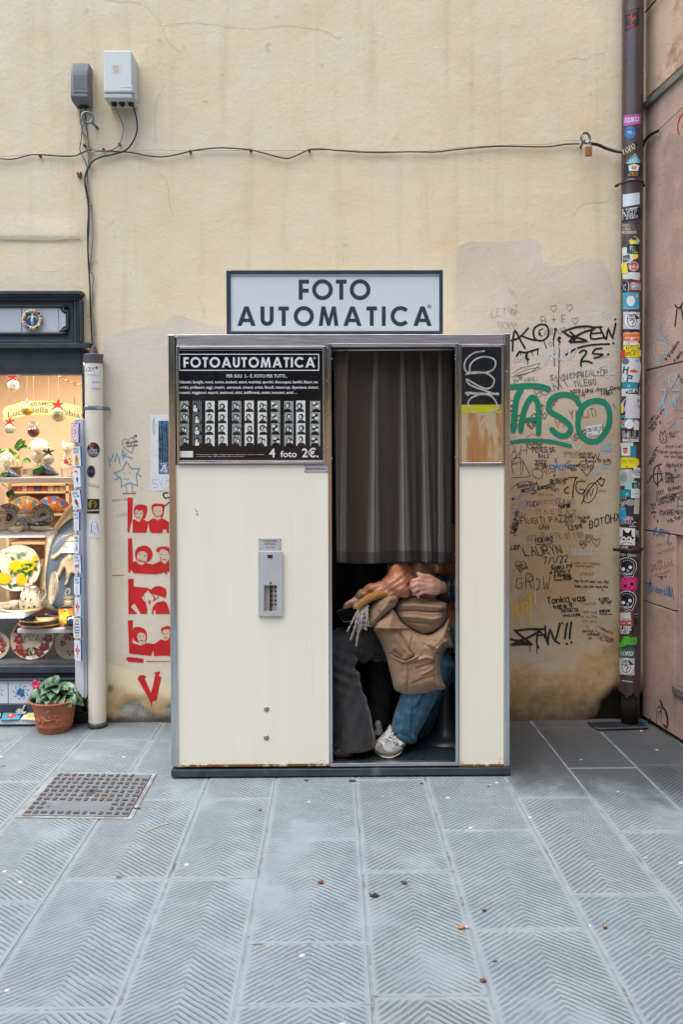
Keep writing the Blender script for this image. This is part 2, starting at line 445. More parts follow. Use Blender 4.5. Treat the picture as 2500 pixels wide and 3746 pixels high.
for i in range(len(XL) - 1):
    ys = [atz(1250, p).y for p in JY.get(i, [])]
    ys = sorted(ys); rr = random.Random(i)
    lo, hi = (ys[0], ys[-1]) if ys else (-1.2 + rr.uniform(-.4, .4),) * 2
    while lo > -4.6: lo -= rr.uniform(.55, .95); ys.insert(0, lo)
    if not (JY.get(i)): ys.append(-1.2 if 0 else hi)
    while hi < YEND: hi += rr.uniform(.5, .8); ys.append(hi)
    ys = sorted(set(round(y, 4) for y in ys)); ys = [y for y in ys if y < YEND - .12] + [YEND]
    for a, b in zip(ys, ys[1:]):
        if b - a < .05: continue
        g = .0025; hx, hy = (XL[i + 1] - XL[i]) / 2 - g, (b - a) / 2 - g; z = rr.uniform(-.0015, .0015); bv = .004
        V = []
        for zz, e in ((-.04, 0), (-bv, 0), (0, bv)):
            for sx, sy in ((-1, -1), (1, -1), (1, 1), (-1, 1)): V.append((sx * (hx - e), sy * (hy - e), zz + z * (zz == 0)))
        Fs = [(8, 9, 10, 11)] + [(k * 4 + j, k * 4 + (j + 1) % 4, k * 4 + 4 + (j + 1) % 4, k * 4 + 4 + j) for k in (0, 1) for j in range(4)]
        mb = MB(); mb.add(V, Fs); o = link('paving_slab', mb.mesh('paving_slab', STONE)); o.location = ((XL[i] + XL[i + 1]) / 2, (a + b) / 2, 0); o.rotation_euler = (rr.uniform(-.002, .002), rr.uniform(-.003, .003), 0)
        o.parent = pav; slab_n += 1
# ---------------------------------------------------------------- plaster wall of the building
CORN = at(2352, 2640, WALL)
Xop = at(332, 1500, WALL).x; Zop = at(150, 1068, WALL).z
def wall_mat():
    m = bpy.data.materials.new('ochre_plaster'); m.use_nodes = True; nt = m.node_tree; L = nt.links.new; p = nt.nodes['Principled BSDF']
    pos = node(nt, 'NewGeometry').outputs['Position']
    def NZ(scale, det=5, rough=.6, sc=None):
        v = pos
        if sc: mp = node(nt, 'Mapping'); mp.inputs['Scale'].default_value = sc; L(pos, mp.inputs[0]); v = mp.outputs[0]
        n = node(nt, 'TexNoise', Scale=scale, Detail=det, Roughness=rough); L(v, n.inputs['Vector']); return n.outputs['Fac']
    def MR(x, a, b, c=0.0, d=1.0):
        n = node(nt, 'MapRange', interpolation_type='SMOOTHSTEP'); L(x, n.inputs[0]); n.inputs[1].default_value = a; n.inputs[2].default_value = b; n.inputs[3].default_value = c; n.inputs[4].default_value = d; return n.outputs[0]
    def M(op, a, b):
        n = node(nt, 'Math', operation=op)
        for i, q in enumerate((a, b)):
            if isinstance(q, (int, float)): n.inputs[i].default_value = q
            else: L(q, n.inputs[i])
        return n.outputs[0]
    def mix(f, a, b):
        n = node(nt, 'Mix', data_type='RGBA')
        for i, q in (('Factor', f), (6, a), (7, b)):
            if isinstance(q, tuple): n.inputs[i].default_value = q
            elif isinstance(q, (int, float)): n.inputs[i].default_value = q
            else: L(q, n.inputs[i])
        return n.outputs[2]
    at_ = lambda nm: node(nt, 'Attribute', attribute_name=nm).outputs['Fac']
    big, mid, fine = NZ(.9, 4), NZ(4, 6, .6), NZ(45, 6, .65)
    c = mix(MR(big, .3, .7), lin('#E8DABC', .87), lin('#E0D0AE', .87))
    c = mix(M('MULTIPLY', MR(mid, .35, .75), .6), c, lin('#E8E0CE', .85))
    c = mix(MR(NZ(2.0, 5, .6, (6, 6, .35)), .5, .8, 0, .28), c, lin('#B9A782', .8))     # rain streaks
    c = mix(MR(NZ(3.0, 6, .7), .55, .8, 0, .3), c, lin('#D2B48E', .85))
    edge = lambda a, w: MR(M('ADD', a, M('MULTIPLY', M('SUBTRACT', mid, .5), w)), .36, .66)
    c = mix(M('MULTIPLY', edge(at_('patch'), .35), .82), c, mix(MR(NZ(2.5, 5, .6), .35, .7), lin('#D9D2C6', .86), lin('#CEC4B4', .86)))
    c = mix(M('MULTIPLY', at_('tan'), MR(NZ(3, 6, .6), .2, .6, .5, 1)), c, lin('#B49C7C', .82))
    c = mix(MR(M('ADD', at_('ochre'), M('MULTIPLY', M('SUBTRACT', NZ(2.4, 6, .65), .5), 1.3)), .2, 1.0, 0, .9), c, mix(MR(NZ(6, 6, .7), .4, .6), lin('#C9AE84', .84), lin('#B29468', .82)))
    c = mix(edge(at_('bare'), .25), c, mix(MR(NZ(25, 5, .7), .35, .65), lin('#B3B1AD', .8), lin('#8B8985', .8)))
    c = mix(MR(M('ADD', at_('dirt_shade'), M('MULTIPLY', M('SUBTRACT', NZ(5, 7, .7), .5), .9)), .35, .95, 0, .9), c, lin('#4A443D', .8)); c = mix(MR(at_('dirt_shade'), .95, 1.3), c, lin('#171412', .8))
    c = mix(MR(NZ(11, 3, .5), .7, .76, 0, .22), c, lin('#8C7A60', .7))
    L(c, p.inputs['Base Color']); L(MR(mid, .3, .7, .78, .95), p.inputs['Roughness']); p.inputs['Specular IOR Level'].default_value = .2
    h = M('ADD', M('MULTIPLY', fine, .0028), M('ADD', M('MULTIPLY', NZ(11, 4), .0035), M('MULTIPLY', NZ(1.6, 3), .012)))
    bp = node(nt, 'Bump', Strength=.85, Distance=1.0); L(h, bp.inputs['Height']); L(bp.outputs[0], p.inputs['Normal'])
    return m
def wall_grid():
    st = .02; x0 = -3.3; xs = np.arange(x0, CORN.x + .12, st); zs = np.arange(-.02, 5.3, st)
    xs[np.argmin(abs(xs - Xop))] = Xop; zs[np.argmin(abs(zs - Zop))] = Zop
    X, Z = np.meshgrid(xs, zs); n = X.size; P = np.stack([X.ravel(), np.full(n, WALL), Z.ravel()], 1); q = proj(P)
    px, py = q[:, 0], q[:, 1]
    def soft(poly, w): return np.clip(.5 + sdist(poly, q) / w, 0, 1)
    patch = soft([(1672, 905), (1720, 880), (1830, 885), (1950, 872), (1985, 900), (1990, 960), (2060, 970), (2120, 945), (2200, 950), (2235, 1000), (2262, 1100), (2295, 1150), (2330, 1190), (2330, 2330), (2240, 2300), (2190, 2400), (2140, 2370), (2090, 2440), (1990, 2450), (1930, 2420), (1850, 2440), (1660, 2440), (1672, 1200)], 26)
    patch = np.maximum(patch, soft([(378, 1235), (420, 1222), (500, 1200), (600, 1180), (640, 1150), (740, 1180), (820, 1200), (820, 2480), (600, 2500), (560, 2480), (380, 2420)], 30))
    patch = np.maximum(patch, .5 * soft([(-300, 795), (60, 775), (130, 800), (180, 850), (290, 872), (290, 880), (-300, 880)], 26))
    tan = np.clip(soft([(1700, 1650), (2330, 1500), (2330, 2420), (1700, 2420)], 460), 0, 1)
    tan = np.maximum(tan, .5 * smooth01(px, 2180, 2300) * smooth01(py, 900, 1500))
    och = soft([(1800, 2420), (1990, 2445), (2090, 2430), (2140, 2365), (2190, 2390), (2240, 2290), (2340, 2320), (2340, 2700), (1800, 2700)], 90)
    och = np.maximum(och, soft([(380, 2530), (420, 2500), (470, 2540), (560, 2545), (640, 2560), (700, 2560), (700, 2640), (380, 2640)], 60))
    bare_p = [(434, 2593), (454, 2571), (470, 2572), (487, 2556), (506, 2567), (528, 2591), (540, 2600), (569, 2612), (560, 2628), (500, 2630), (440, 2612)]
    bsd = sdist(bare_p, q); b2 = sdist([(600, 2590), (615, 2578), (660, 2580), (660, 2620), (606, 2615)], q)
    bsd = np.maximum(bsd, b2)
    foot = py - (2626 + 14 * nz(np.stack([px, py * 0], 1), .01, 1.5) + 8 * nz(np.stack([px, py * 0], 1), .04, 7))     # cement skirting
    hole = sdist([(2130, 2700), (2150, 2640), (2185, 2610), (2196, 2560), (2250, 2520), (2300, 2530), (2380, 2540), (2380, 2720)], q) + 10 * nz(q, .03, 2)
    bsd = bsd + 5 * nz(q, .06, 9)
    bare = np.clip(.5 + np.maximum(bsd, np.where(px < 700, foot, -99)) / 10, 0, 1)
    dirt_shade = .92 * smooth01(py, 2340, 2680) * (px > 1500) + .95 * smooth01(py, 2560, 2660) * (px < 700)
    dirt_shade = np.maximum(dirt_shade, np.clip(.6 + hole / 20, 0, 1.6) * (px > 1500))  # shade inside the corner hole, painted near black through the same mask
    dirt_shade = dirt_shade + .3 * smooth01(px, 2200, 2290) * smooth01(py, 1700, 2300) * (px > 1500)
    dirt_shade = np.maximum(dirt_shade, .9 * np.exp(-((px - 402) / 16) ** 2 - ((py - 2520) / 26) ** 2)); dirt_shade = np.maximum(dirt_shade, .8 * np.exp(-((px - 350) / 18) ** 2 - ((py - 1290) / 60) ** 2))
    dirt_shade = np.maximum(dirt_shade, .7 * np.exp(-((px - 340) / 12) ** 2 - ((py - 1090) / 60) ** 2))
    for cx, cy, r in ((305, 300, 22), (400, 320, 30), (352, 470, 24), (2108, 560, 20), (1130, 590, 8), (1940, 2440, 12), (2012, 2425, 14)):
        dirt_shade = np.maximum(dirt_shade, .42 * np.exp(-((px - cx) / r) ** 2 - ((py - cy) / (r * 2.2)) ** 2))
    for cx, y0, y1 in ((56, 585, 875), (214, 580, 800), (268, 585, 820), (1050, 580, 1000), (185, 590, 700)):   # rust runs below the cable clips
        dirt_shade = np.maximum(dirt_shade, .55 * np.exp(-((px - cx) / 3.5) ** 2) * (py > y0) * smooth01(-py, -y1, -y0))
    dep = .012 * np.clip(bsd / 14 + .5, 0, 1) + .02 * np.clip(hole / 20 + .5, 0, 1) * (px > 1500) + .010 * np.clip(foot / 16 + .5, 0, 1) * (px < 700)
    dep += .02 * np.exp(-((px - 402) / 9) ** 2 - ((py - 2520) / 12) ** 2)
    ledge = smooth01(-py, -878, -872) * (px < 292)                       # the old surface above the shop stands a little proud
    dep -= .008 * (py < 876) * (px < 292) * (py > 780) * smooth01(py, 780, 870)
    dep += .004 * (py > 880) * (px < 325)
    for (cx, cy, r) in ((1938, 2440, 12), (2008, 2424, 10), (2235, 1170, 9), (352, 640, 6), (292, 642, 6), (1130, 590, 5)): dep += .008 * np.exp(-((px - cx) / r) ** 2 - ((py - cy) / (r * .8)) ** 2)
    P[:, 1] += dep + .0015 * nz(P[:, [0, 2]], 3, 4)
    nx = len(xs); F_ = []
    J, I = np.meshgrid(np.arange(len(zs) - 1), np.arange(nx - 1), indexing='ij'); keep = ~((xs[I] < Xop - .001) & (zs[J] < Zop - .001)); J, I = J[keep], I[keep]
    A = J * nx + I; F_ = np.stack([A, A + 1, A + nx + 1, A + nx], 1)
    me = bpy.data.meshes.new('plaster'); me.vertices.add(n); me.vertices.foreach_set('co', P.ravel()); me.loops.add(F_.size); me.loops.foreach_set('vertex_index', F_.ravel().astype(np.int32))
    me.polygons.add(len(F_)); me.polygons.foreach_set('loop_start', (np.arange(len(F_)) * 4).astype(np.int32)); me.update(calc_edges=True); me.validate()
    for nm, a in (('patch', patch), ('tan', tan), ('ochre', och), ('bare', bare), ('dirt_shade', np.clip(dirt_shade, 0, 1.5))):
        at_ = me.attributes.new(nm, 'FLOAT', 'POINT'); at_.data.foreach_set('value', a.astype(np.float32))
    me.materials.append(wall_mat()); return me
wall = thing('plaster_wall', 'ochre plaster house wall behind the photo booth, patched with grey paint and covered in graffiti', 'wall', (0, WALL, 0))
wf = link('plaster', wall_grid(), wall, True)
WZ = WALL - .0015
_lay = [0.0]
def layer(): _lay[0] = (_lay[0] + .00001) % .001; return _lay[0]
def wmap():
    d = WZ - layer(); return lambda x, y: at(x, y, d)
# mass of the building behind the plaster (the shop is a room in it)
SH_Y = 1.55
mb = MB(); mb.box(Xop + .03, CORN.x + .1, WALL + .04, WALL + .35, -.02, 5.3); mb.box(-3.3, Xop + .03, WALL + .04, WALL + .35, Zop + .02, 5.3)
mb.obj('masonry', mat('masonry', '#9A8A70', .9), wall)
# ---------------------------------------------------------------- side wall on the right, built of big stone blocks
hd = ray(900, 1710); hd.z = 0; hd.normalize()          # along the wall, away from the camera
SD = -hd; SN = Vector((SD.y, -SD.x, 0))                   # SD: from the corner towards the camera
if SN.x > 0: SN = -SN
S0 = Vector((CORN.x, CORN.y, 0))
def sat(px, py, off=0.0):                                # pixel -> side wall plane (off metres proud of it)
    d = ray(px, py); o = S0 + SN * off; t = (o - CAM).dot(SN) / d.dot(SN); return CAM + d * t
def su(p): return (p - S0).dot(SD)
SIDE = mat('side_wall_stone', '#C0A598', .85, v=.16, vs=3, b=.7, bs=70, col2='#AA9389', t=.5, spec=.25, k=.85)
SIDEL = mat('side_wall_stone_upper', '#D6BBA4', .85, v=.16, vs=4, b=.7, bs=70, col2='#B08E7E', t=.5, spec=.25, k=.8)  # paler stone for the upper courses
sidew = thing('side_wall', 'pinkish stone side wall right of the drainpipe, built of large blocks and scribbled with tags', 'wall', S0)
def sbox(mb, u0, u1, z0, z1, off, dep, m=0):             # block on the side wall; u along it from the corner
    V = [S0 + SD * u + SN * o + Vector((0, 0, z)) for u in (u0, u1) for o in (off, off - dep) for z in (z0, z1)]
    return mb.add(V, [(0, 1, 3, 2), (4, 6, 7, 5), (0, 4, 5, 1), (2, 3, 7, 6), (0, 2, 6, 4), (1, 5, 7, 3)], m)
zj = [sat(2360, 2199).z, sat(2400, 1347).z, sat(2400, 343).z]       # joints between the courses
u_rec = su(sat(2472, 2100)); z_rec = sat(2472, 1957).z; z_sill = sat(2465, 2505).z; u_jb = su(sat(2486, 2100))
g = .003
def block(u0, u1, z0, z1, m=SIDE, off=0.0): 
    mb = MB(); sbox(mb, u0 + g, u1 - g, z0 + g, z1 - g, off, .25); return mb.obj('stone_block', m, sidew, bevel=.003)
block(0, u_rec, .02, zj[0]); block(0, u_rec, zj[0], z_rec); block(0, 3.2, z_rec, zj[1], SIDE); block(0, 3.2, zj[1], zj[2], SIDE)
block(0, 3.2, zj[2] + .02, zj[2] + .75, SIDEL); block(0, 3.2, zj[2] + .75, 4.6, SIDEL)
block(u_rec, 3.2, .02, z_sill - .04); 
mb = MB(); sbox(mb, u_rec - .001, 3.2, z_sill - .038, z_sill, .015, .2); mb.obj('sill', mat('sill_stone', '#6F6A68', .7, v=.2, b=.5), sidew, bevel=.004)
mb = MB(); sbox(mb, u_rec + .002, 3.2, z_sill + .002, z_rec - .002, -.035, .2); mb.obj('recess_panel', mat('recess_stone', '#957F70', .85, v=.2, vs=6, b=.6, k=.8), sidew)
mb = MB(); sbox(mb, u_rec + .001, u_jb, z_sill + .002, z_rec - .002, -.02, .015); mb.obj('reveal', SIDE, sidew)
mb = MB(); sbox(mb, -.1, 3.2, -.02, 4.6, -.06, .2); mb.obj('masonry', mat('joint_dark', '#2E2725', .95), sidew)
# iron string course that runs up the side wall towards the street, and the seam above it
mb = MB()
a, b = sat(2366, 380), sat(2500, 243); a2, b2 = a + SN * .0, b
for (p0, p1, hgt) in ((sat(2366, 378), sat(2520, 226), .035),):
    u0, u1 = su(p0), su(p1) + 1.5; zz0 = p0.z; sbox(mb, u0, u1, zz0 - hgt, zz0, .02, .03)
mb.obj('string_course', mat('weathered_zinc', '#8B8F8C', .45, metal=.5, v=.2), sidew, bevel=.003)
# ---------------------------------------------------------------- the far side of the street, behind the camera (it shows in the chrome and the mirror)
YO = -5.4
opp = thing('opposite_building', 'hoarding and house front across the street, seen only reflected in mirror and chrome', 'building', (0, YO, 0))
zb = H + (1710 - 1512) / F * (D + abs(YO)); zt = H + (1710 - 1483) / F * (D + abs(YO))
z2 = H + (1710 - 1250) / F * (D + abs(YO))
mb = MB(); mb.box(-6, 7, YO - .3, YO, 0, zb); mb.obj('hoarding_board', mat('chipboard', '#FF9E5C', .8, v=.3, vs=5, col2='#FFD2A0', k=1, t=.45, aniso=(1.5, 1, .35)), opp)
mb = MB(); mb.box(-6, 7, YO - .01, YO + .01, zb, zt); mb.obj('warning_tape', mat('yellow_tape', '#FFE61A', .4, v=.02, k=1), opp)
mb = MB(); f = lambda x, y: (x, YO + .013, y)
for k in range(7): mb = MB(); hand(mb, 'LAVORI IN CORSO', 0, 0, 1, lambda x, y, k=k: (-3 + k * 1.4 - 0 + -x * .07, YO + .013, zb + .025 - y * .07), w=.12, narrow=.9, jit=0); mb.obj('lettering', mat('black_print', '#151515', .5), opp)
mb = MB(); mb.box(-6, 7, YO - .35, YO - .02, zt, z2); mb.obj('dark_fascia', mat('dark_shopfront', '#1E1B1C', .7, v=.3, vs=2, col2='#3A2A22', t=.5), opp)  # dark shop fascia above the hoarding
mb = MB(); mb.box(-8, 9, YO - .6, YO - .3, z2, 5.2); mb.obj('house_front', mat('far_plaster', '#9C968C', .9, v=.15, vs=1.5), opp)
for k in range(5):
    mb = MB(); mb.box(-5 + k * 2.4, -4 + k * 2.4, YO - .31, YO - .27, 3.5, 4.9); mb.obj('window', mat('far_glass', '#39424A', .15), opp)
# ================================================================ PHOTO BOOTH
def steel_mat(name, col='#B9BCC0', rough=.22, sc=(1, 1, 40)):
    m = mat(name, col, rough, metal=1, v=.16, vs=5, b=0, aniso=sc, k=1.0); nt = m.node_tree; L = nt.links.new; p = nt.nodes['Principled BSDF']
    pos = node(nt, 'NewGeometry').outputs['Position']; n = node(nt, 'TexNoise', Scale=7.0, Detail=6, Roughness=.7); L(pos, n.inputs['Vector'])
    mp = node(nt, 'Mapping'); mp.inputs['Scale'].default_value = sc; L(pos, mp.inputs[0]); n2 = node(nt, 'TexNoise', Scale=14.0, Detail=3); L(mp.outputs[0], n2.inputs['Vector'])
    ad = node(nt, 'Math', operation='ADD'); L(n.outputs['Fac'], ad.inputs[0]); L(n2.outputs['Fac'], ad.inputs[1])
    bp = node(nt, 'Bump', Strength=.35, Distance=.0012); L(ad.outputs[0], bp.inputs['Height']); L(bp.outputs[0], p.inputs['Normal']); return m
CHR_H = steel_mat('brushed_steel_across', '#C4C6CA', .36, (1, 1, 60)); CHR_V = steel_mat('polished_steel_upright', '#CDCFD3', .2, (30, 30, .6))
CREAM = mat('cream_laminate', '#F0EFDF', .32, v=.03, vs=1.2, spec=.5, k=.9, aniso=(5, 5, .6))
DARKST = mat('dark_painted_steel', '#33414B', .5, v=.4, vs=14, b=.3, bs=90, col2='#5C6A72', t=.58)
BLACKIN = mat('booth_black_inside', '#17181A', .55, v=.3)
RUST = mat('rust_line', '#7A4A28', .9, v=.4, vs=40, col2='#C9BFA5', t=.5)
BY1 = .68                                              # back of the booth
booth = thing('photo_booth', 'cream analogue photo booth with chrome trim, a black curtain and a poster of photo strips', 'photo booth', (at(1243, 2806, 0).x, .3, 0))
def pb(name, m, x0, y0, x1, y1, Y, d, bevel=.002, parent=booth, **k):
    return MB().pbox(x0, y0, x1, y1, Y, d).obj(name, m, parent, bevel=bevel, **k)
# shell
X0, X1 = at(620, 1800, 0).x, at(1868, 1800, 0).x; ZT = at(1240, 1222, 0).z; ZB = at(1240, 2806, 0).z
XP = at(1204, 2000, 0).x; XQ = at(1680, 2000, 0).x
mb = MB(); mb.box(X0 + .012, X0 + .03, .02, BY1, ZB + .01, ZT - .01); mb.obj('side_panel', CREAM, booth)
mb = MB(); mb.box(X1 - .03, X1 - .012, .02, BY1, ZB + .01, ZT - .01); mb.obj('side_panel', CREAM, booth)
mb = MB(); mb.box(X0 + .031, X1 - .031, BY1 - .02, BY1, ZB + .01, ZT - .01); mb.obj('back_panel', BLACKIN, booth)
mb = MB(); mb.box(X0 + .012, X1 - .012, .02, BY1, ZT - .01, ZT); mb.obj('roof_panel', CREAM, booth)
mb = MB(); mb.box(X0 + .031, XP - .1, .05, BY1 - .021, ZB + .012, ZT - .012); mb.obj('machine_cabinet', BLACKIN, booth)
mb = MB(); mb.box(XQ + .02, XQ + .03, .03, BY1 - .021, ZB + .012, ZT - .012); mb.obj('inner_partition', BLACKIN, booth)
FL = mat('booth_floor_rubber', '#1F2E36', .42, v=.35, vs=20, b=.2)
zf = at(1440, 2786, .03).z - .0
mb = MB(); mb.box(XP + .001, XQ + .019, .012, BY1 - .022, ZB - .0, ZB + .012); mb.obj('floor_plate', FL, booth)
mb = MB()                                                # raised five-bar tread
for i in range(15):
    for j in range(20):
        cx = XP + .02 + i * .029; cy = .03 + j * .029
        if cx > XQ: continue
        for k in (-1, 0, 1):
            if (i + j) % 2: mb.box(cx - .011, cx + .011, cy + k * .007 - .0014, cy + k * .007 + .0014, ZB + .012, ZB + .0138)
            else: mb.box(cx + k * .007 - .0014, cx + k * .007 + .0014, cy - .011, cy + .011, ZB + .012, ZB + .0138)
mb.obj('tread_pattern', FL, booth, kind='stuff')
# skirting and base
mb = MB(); mb.box(X0 - .001, X1 + .002, -.016, BY1, at(1240, 2834, 0).z, ZB - .003); mb.obj('base_plinth', DARKST, booth, bevel=.003)
mb = MB(); mb.box(X0 + .05, X1 - .05, .16, BY1 - .05, .0005, at(1240, 2834, 0).z - .001); mb.obj('underframe', mat('underframe_black', '#15171A', .8, v=.3), booth)
pb('rust_line', RUST, 648, 2797, 1209, 2804, -.006, .01, 0); pb('rust_line', RUST, 1681, 2797, 1848, 2804, -.006, .01, 0)
pb('threshold', CHR_H, 1209, 2791, 1681, 2803, -.009, .03, .001)
# panels
pb('front_panel', CREAM, 646, 1700, 1203, 2796, 0, .02, .001); pb('front_panel', CREAM, 1682, 1702, 1845, 2796, 0, .02, .001)
# chrome trim
pb('corner_trim', CHR_V, 620, 1224, 645, 2805, -.008, .05, .003); pb('corner_trim', CHR_V, 1847, 1219, 1868, 2805, -.008, .05, .003)
pb('header', CHR_H, 646, 1223, 1846, 1264, -.006, .03, .002)
pb('jamb', CHR_V, 1192, 1266, 1203, 1699, -.004, .02, .001); pb('jamb', CHR_V, 1204, 1257, 1215, 2790, -.010, .03, .001); pb('jamb', CHR_V, 1668, 1256, 1680, 2790, -.010, .03, .001)
pb('lintel', CHR_H, 1216, 1256, 1667, 1269, -.010, .03, .001)
def frame(nm, m1, m2, x0, y0, x1, y1, w, Y, d):
    pb(nm, m2, x0, y0, x0 + w, y1, Y, d, .0015); pb(nm, m2, x1 - w, y0, x1, y1, Y, d, .0015)
    pb(nm, m1, x0 + w + .3, y0, x1 - w - .3, y0 + w, Y, d, .0015); pb(nm, m1, x0 + w + .3, y1 - w, x1 - w - .3, y1, Y, d, .0015)
frame('poster_frame', CHR_H, CHR_V, 646, 1266, 1191, 1698, 9, -.012, .02)
frame('mirror_frame', CHR_H, CHR_V, 1682, 1259, 1846, 1700, 8, -.012, .02)
MIR = mat('mirror_glass', '#E8EAEA', .015, metal=1, v=.01, k=1)
pb('mirror', MIR, 1690, 1267, 1838, 1692, -.003, .01, 0)
SCR = mat('scratched_tag', '#A8A8A2', .5, v=.5, vs=90)
mb = MB(); q = lambda P: [(1150 + .5102 * x, 950 + .5102 * y) for x, y in P]
fm = lambda x, y: at(x, y, -.0036)
mb.ribbon(q(smoothpts([(1222, 655), (1150, 668), (1095, 710), (1078, 760), (1090, 800), (1115, 805), (1118, 760), (1150, 720), (1200, 698), (1260, 700), (1300, 725), (1295, 775), (1250, 805), (1180, 812), (1120, 815), (1090, 822)], 4)), 6, fm)
mb.ribbon(q(smoothpts([(1110, 812), (1180, 805), (1250, 820), (1292, 860), (1280, 905), (1240, 925), (1180, 905), (1120, 870), (1095, 858), (1110, 890), (1160, 915), (1230, 940), (1322, 968)], 4)), 6, lambda x, y: at(x, y, -.0038))
mb.ribbon(q(smoothpts([(1320, 962), (1200, 962), (1100, 955), (1105, 968)], 3)), 9, lambda x, y: at(x, y, -.0041))
mb.ribbon(q(smoothpts([(1190, 965), (1130, 990), (1105, 1030), (1120, 1075), (1170, 1105), (1240, 1105), (1300, 1075), (1310, 1030), (1280, 985), (1240, 965)], 4)), 6, lambda x, y: at(x, y, -.0044))
mb.ribbon(q(smoothpts([(1330, 1040), (1300, 1085), (1240, 1115), (1210, 1160), (1185, 1210), (1190, 1255)], 4)), 4, lambda x, y: at(x, y, -.0047))
mb.obj('scratched_tag', SCR, booth)
# poster
PRN = mat('poster_black', '#17191C', .14, v=.12, vs=4, spec=.6, col2='#24282C', t=.55); WHT = mat('print_white', '#E4E8EC', .35, v=.02); 
poster = pb('poster', PRN, 655, 1275, 1183, 1689, -.002, .006, 0)
pm = lambda d: (lambda x, y: at(x, y, d))
def rect_ribbons(mb, x0, y0, x1, y1, w, f):
    for a, b in (((x0 - w / 2, y0), (x1 + w / 2, y0)), ((x0 - w / 2, y1), (x1 + w / 2, y1)), ((x0, y0 + w / 2), (x0, y1 - w / 2)), ((x1, y0 + w / 2), (x1, y1 - w / 2))): mb.ribbon([a, b], w, f, rnd_=False)
mb = MB(); rect_ribbons(mb, 656.5, 1296, 1166.5, 1354.5, 3.4, pm(-.0024)); mb.ribbon([(645, 1281.5), (1183, 1281.5)], 1.6, pm(-.0024), rnd_=False); mb.ribbon([(645, 1684.5), (1183, 1684.5)], 1.6, pm(-.0024), rnd_=False)
mb.obj('title_border', WHT, poster)
# geometric sans capitals (as on the booth), drawn as outlines
def disc_ring(cx, cy, r, w, a0=0, a1=360, n=40): return [(cx + (r - w / 2) * math.cos(math.radians(a0 + (a1 - a0) * i / n)), cy - (r - w / 2) * math.sin(math.radians(a0 + (a1 - a0) * i / n))) for i in range(n + 1)]
def geo(ch, x, base, h, w, f):                      # returns mesh builder and advance
    mb = MB(); R = lambda P, closed=False: mb.ribbon(P, w, f, rnd_=False); t = base - h; hw = w / 2
    if ch == 'O': r = h * .52; R(disc_ring(x + r, base - h / 2, r, w)); return mb, 2 * r
    if ch == 'C':
        r = h * .52; R(disc_ring(x + r, base - h / 2, r, w, 42, 318)); return mb, r * 1.78
    if ch == 'I': R([(x + hw, t), (x + hw, base)]); return mb, w
    if ch == 'F':
        R([(x + hw, t), (x + hw, base)]); mb.ribbon([(x + w, t + hw), (x + h * .52, t + hw)], w, f, rnd_=False); mb.ribbon([(x + w, base - h * .45), (x + h * .5, base - h * .45)], w, f, rnd_=False); return mb, h * .52
    if ch == 'T':
        a = h * .54; mb.ribbon([(x, t + hw), (x + a, t + hw)], w, f, rnd_=False); mb.ribbon([(x + a / 2, t + w), (x + a / 2, base)], w, f, rnd_=False); return mb, a
    if ch == 'U':
        a = h * .68; P = [(x + hw, t)] + [(x + a / 2 + (a / 2 - hw) * math.cos(math.pi + i * math.pi / 12), base - a / 2 + (a / 2 - hw) * -math.sin(math.pi + i * math.pi / 12)) for i in range(13)] + [(x + a - hw, t)]
        R(P); return mb, a
    if ch == 'A':
        a = h * .95; V = [(x, base), (x + a / 2 - w * .55, t), (x + a / 2 + w * .55, t), (x + a, base), (x + a - w * 1.12, base), (x + a * .68, base - h * .2), (x + a * .32, base - h * .2), (x + w * 1.12, base)]
        inn = [(x + a * .5, t + h * .28), (x + a * .385, base - h * .36), (x + a * .615, base - h * .36)]
        # two legs and a bar, butted
        L_ = [(x, base), (x + a / 2 - w * .55, t), (x + a / 2, t), (x + a / 2, t + h * .26), (x + w * 1.12, base)]
        R_ = [(x + a, base), (x + a / 2 + w * .55, t), (x + a / 2, t), (x + a / 2, t + h * .26), (x + a - w * 1.12, base)]
        mb.poly([f(*p) for p in L_]); mb.poly([f(*p) for p in R_]); mb.poly([Vector(f(*p)) + Vector((0, -.0002, 0)) for p in [(x + a * .31, base - h * .37), (x + a * .69, base - h * .37), (x + a * .755, base - h * .2), (x + a * .245, base - h * .2)]]); return mb, a
    if ch == 'M':
        a = h * 1.02
        P = [(x, base), (x + h * .14, t), (x + h * .14 + w * .95, t), (x + a / 2, base - h * .36), (x + a - h * .14 - w * .95, t), (x + a - h * .14, t), (x + a, base), (x + a - w * 1.02, base), (x + a - h * .14 - w * .62, t + h * .42), (x + a / 2 + w * .35, base), (x + a / 2 - w * .35, base), (x + h * .14 + w * .62, t + h * .42), (x + w * 1.02, base)]
        mb.poly([f(*p) for p in P]); return mb, a
GW = {'O': 1.04, 'C': .92, 'F': .52, 'T': .54, 'U': .68, 'A': .95, 'M': 1.02}
def geo_word(s, x0, x1, base, h, w, f, name, m, parent, depth=0, one=True):
    tot = sum((GW[c] * h if c != 'I' else w) for c in s); gap = ((x1 - x0) - tot) / (len(s) - 1); x = x0; al = MB()
    for c in s:
        mb, adv = geo(c, x, base, h, w, f)
        if one: al.add(mb.V, mb.F)
        else: mb.obj(name, m, parent)
        x += adv + gap
    if one: al.obj(name, m, parent)
geo_word('FOTOAUTOMATICA', 671, 1153, 1344, 37, 7.6, pm(-.0025), 'title_lettering', WHT, poster)
mb = MB(); f = pm(-.0026)
mb.ribbon(disc_ring(1151.5, 1310, 4, .8, n=16), .9, f, rnd_=False); print_text(mb, 'R', 1149.6, 1153.6, 1312.3, 4.6, f); mb.obj('registered_mark', WHT, poster); mb = MB()
print_text(mb, 'PER SOLI  2.- €. FOTO PER TUTTI...', 829, 1052, 1381, 11.5, f, bold=.012); mb.obj('lettering', WHT, poster)
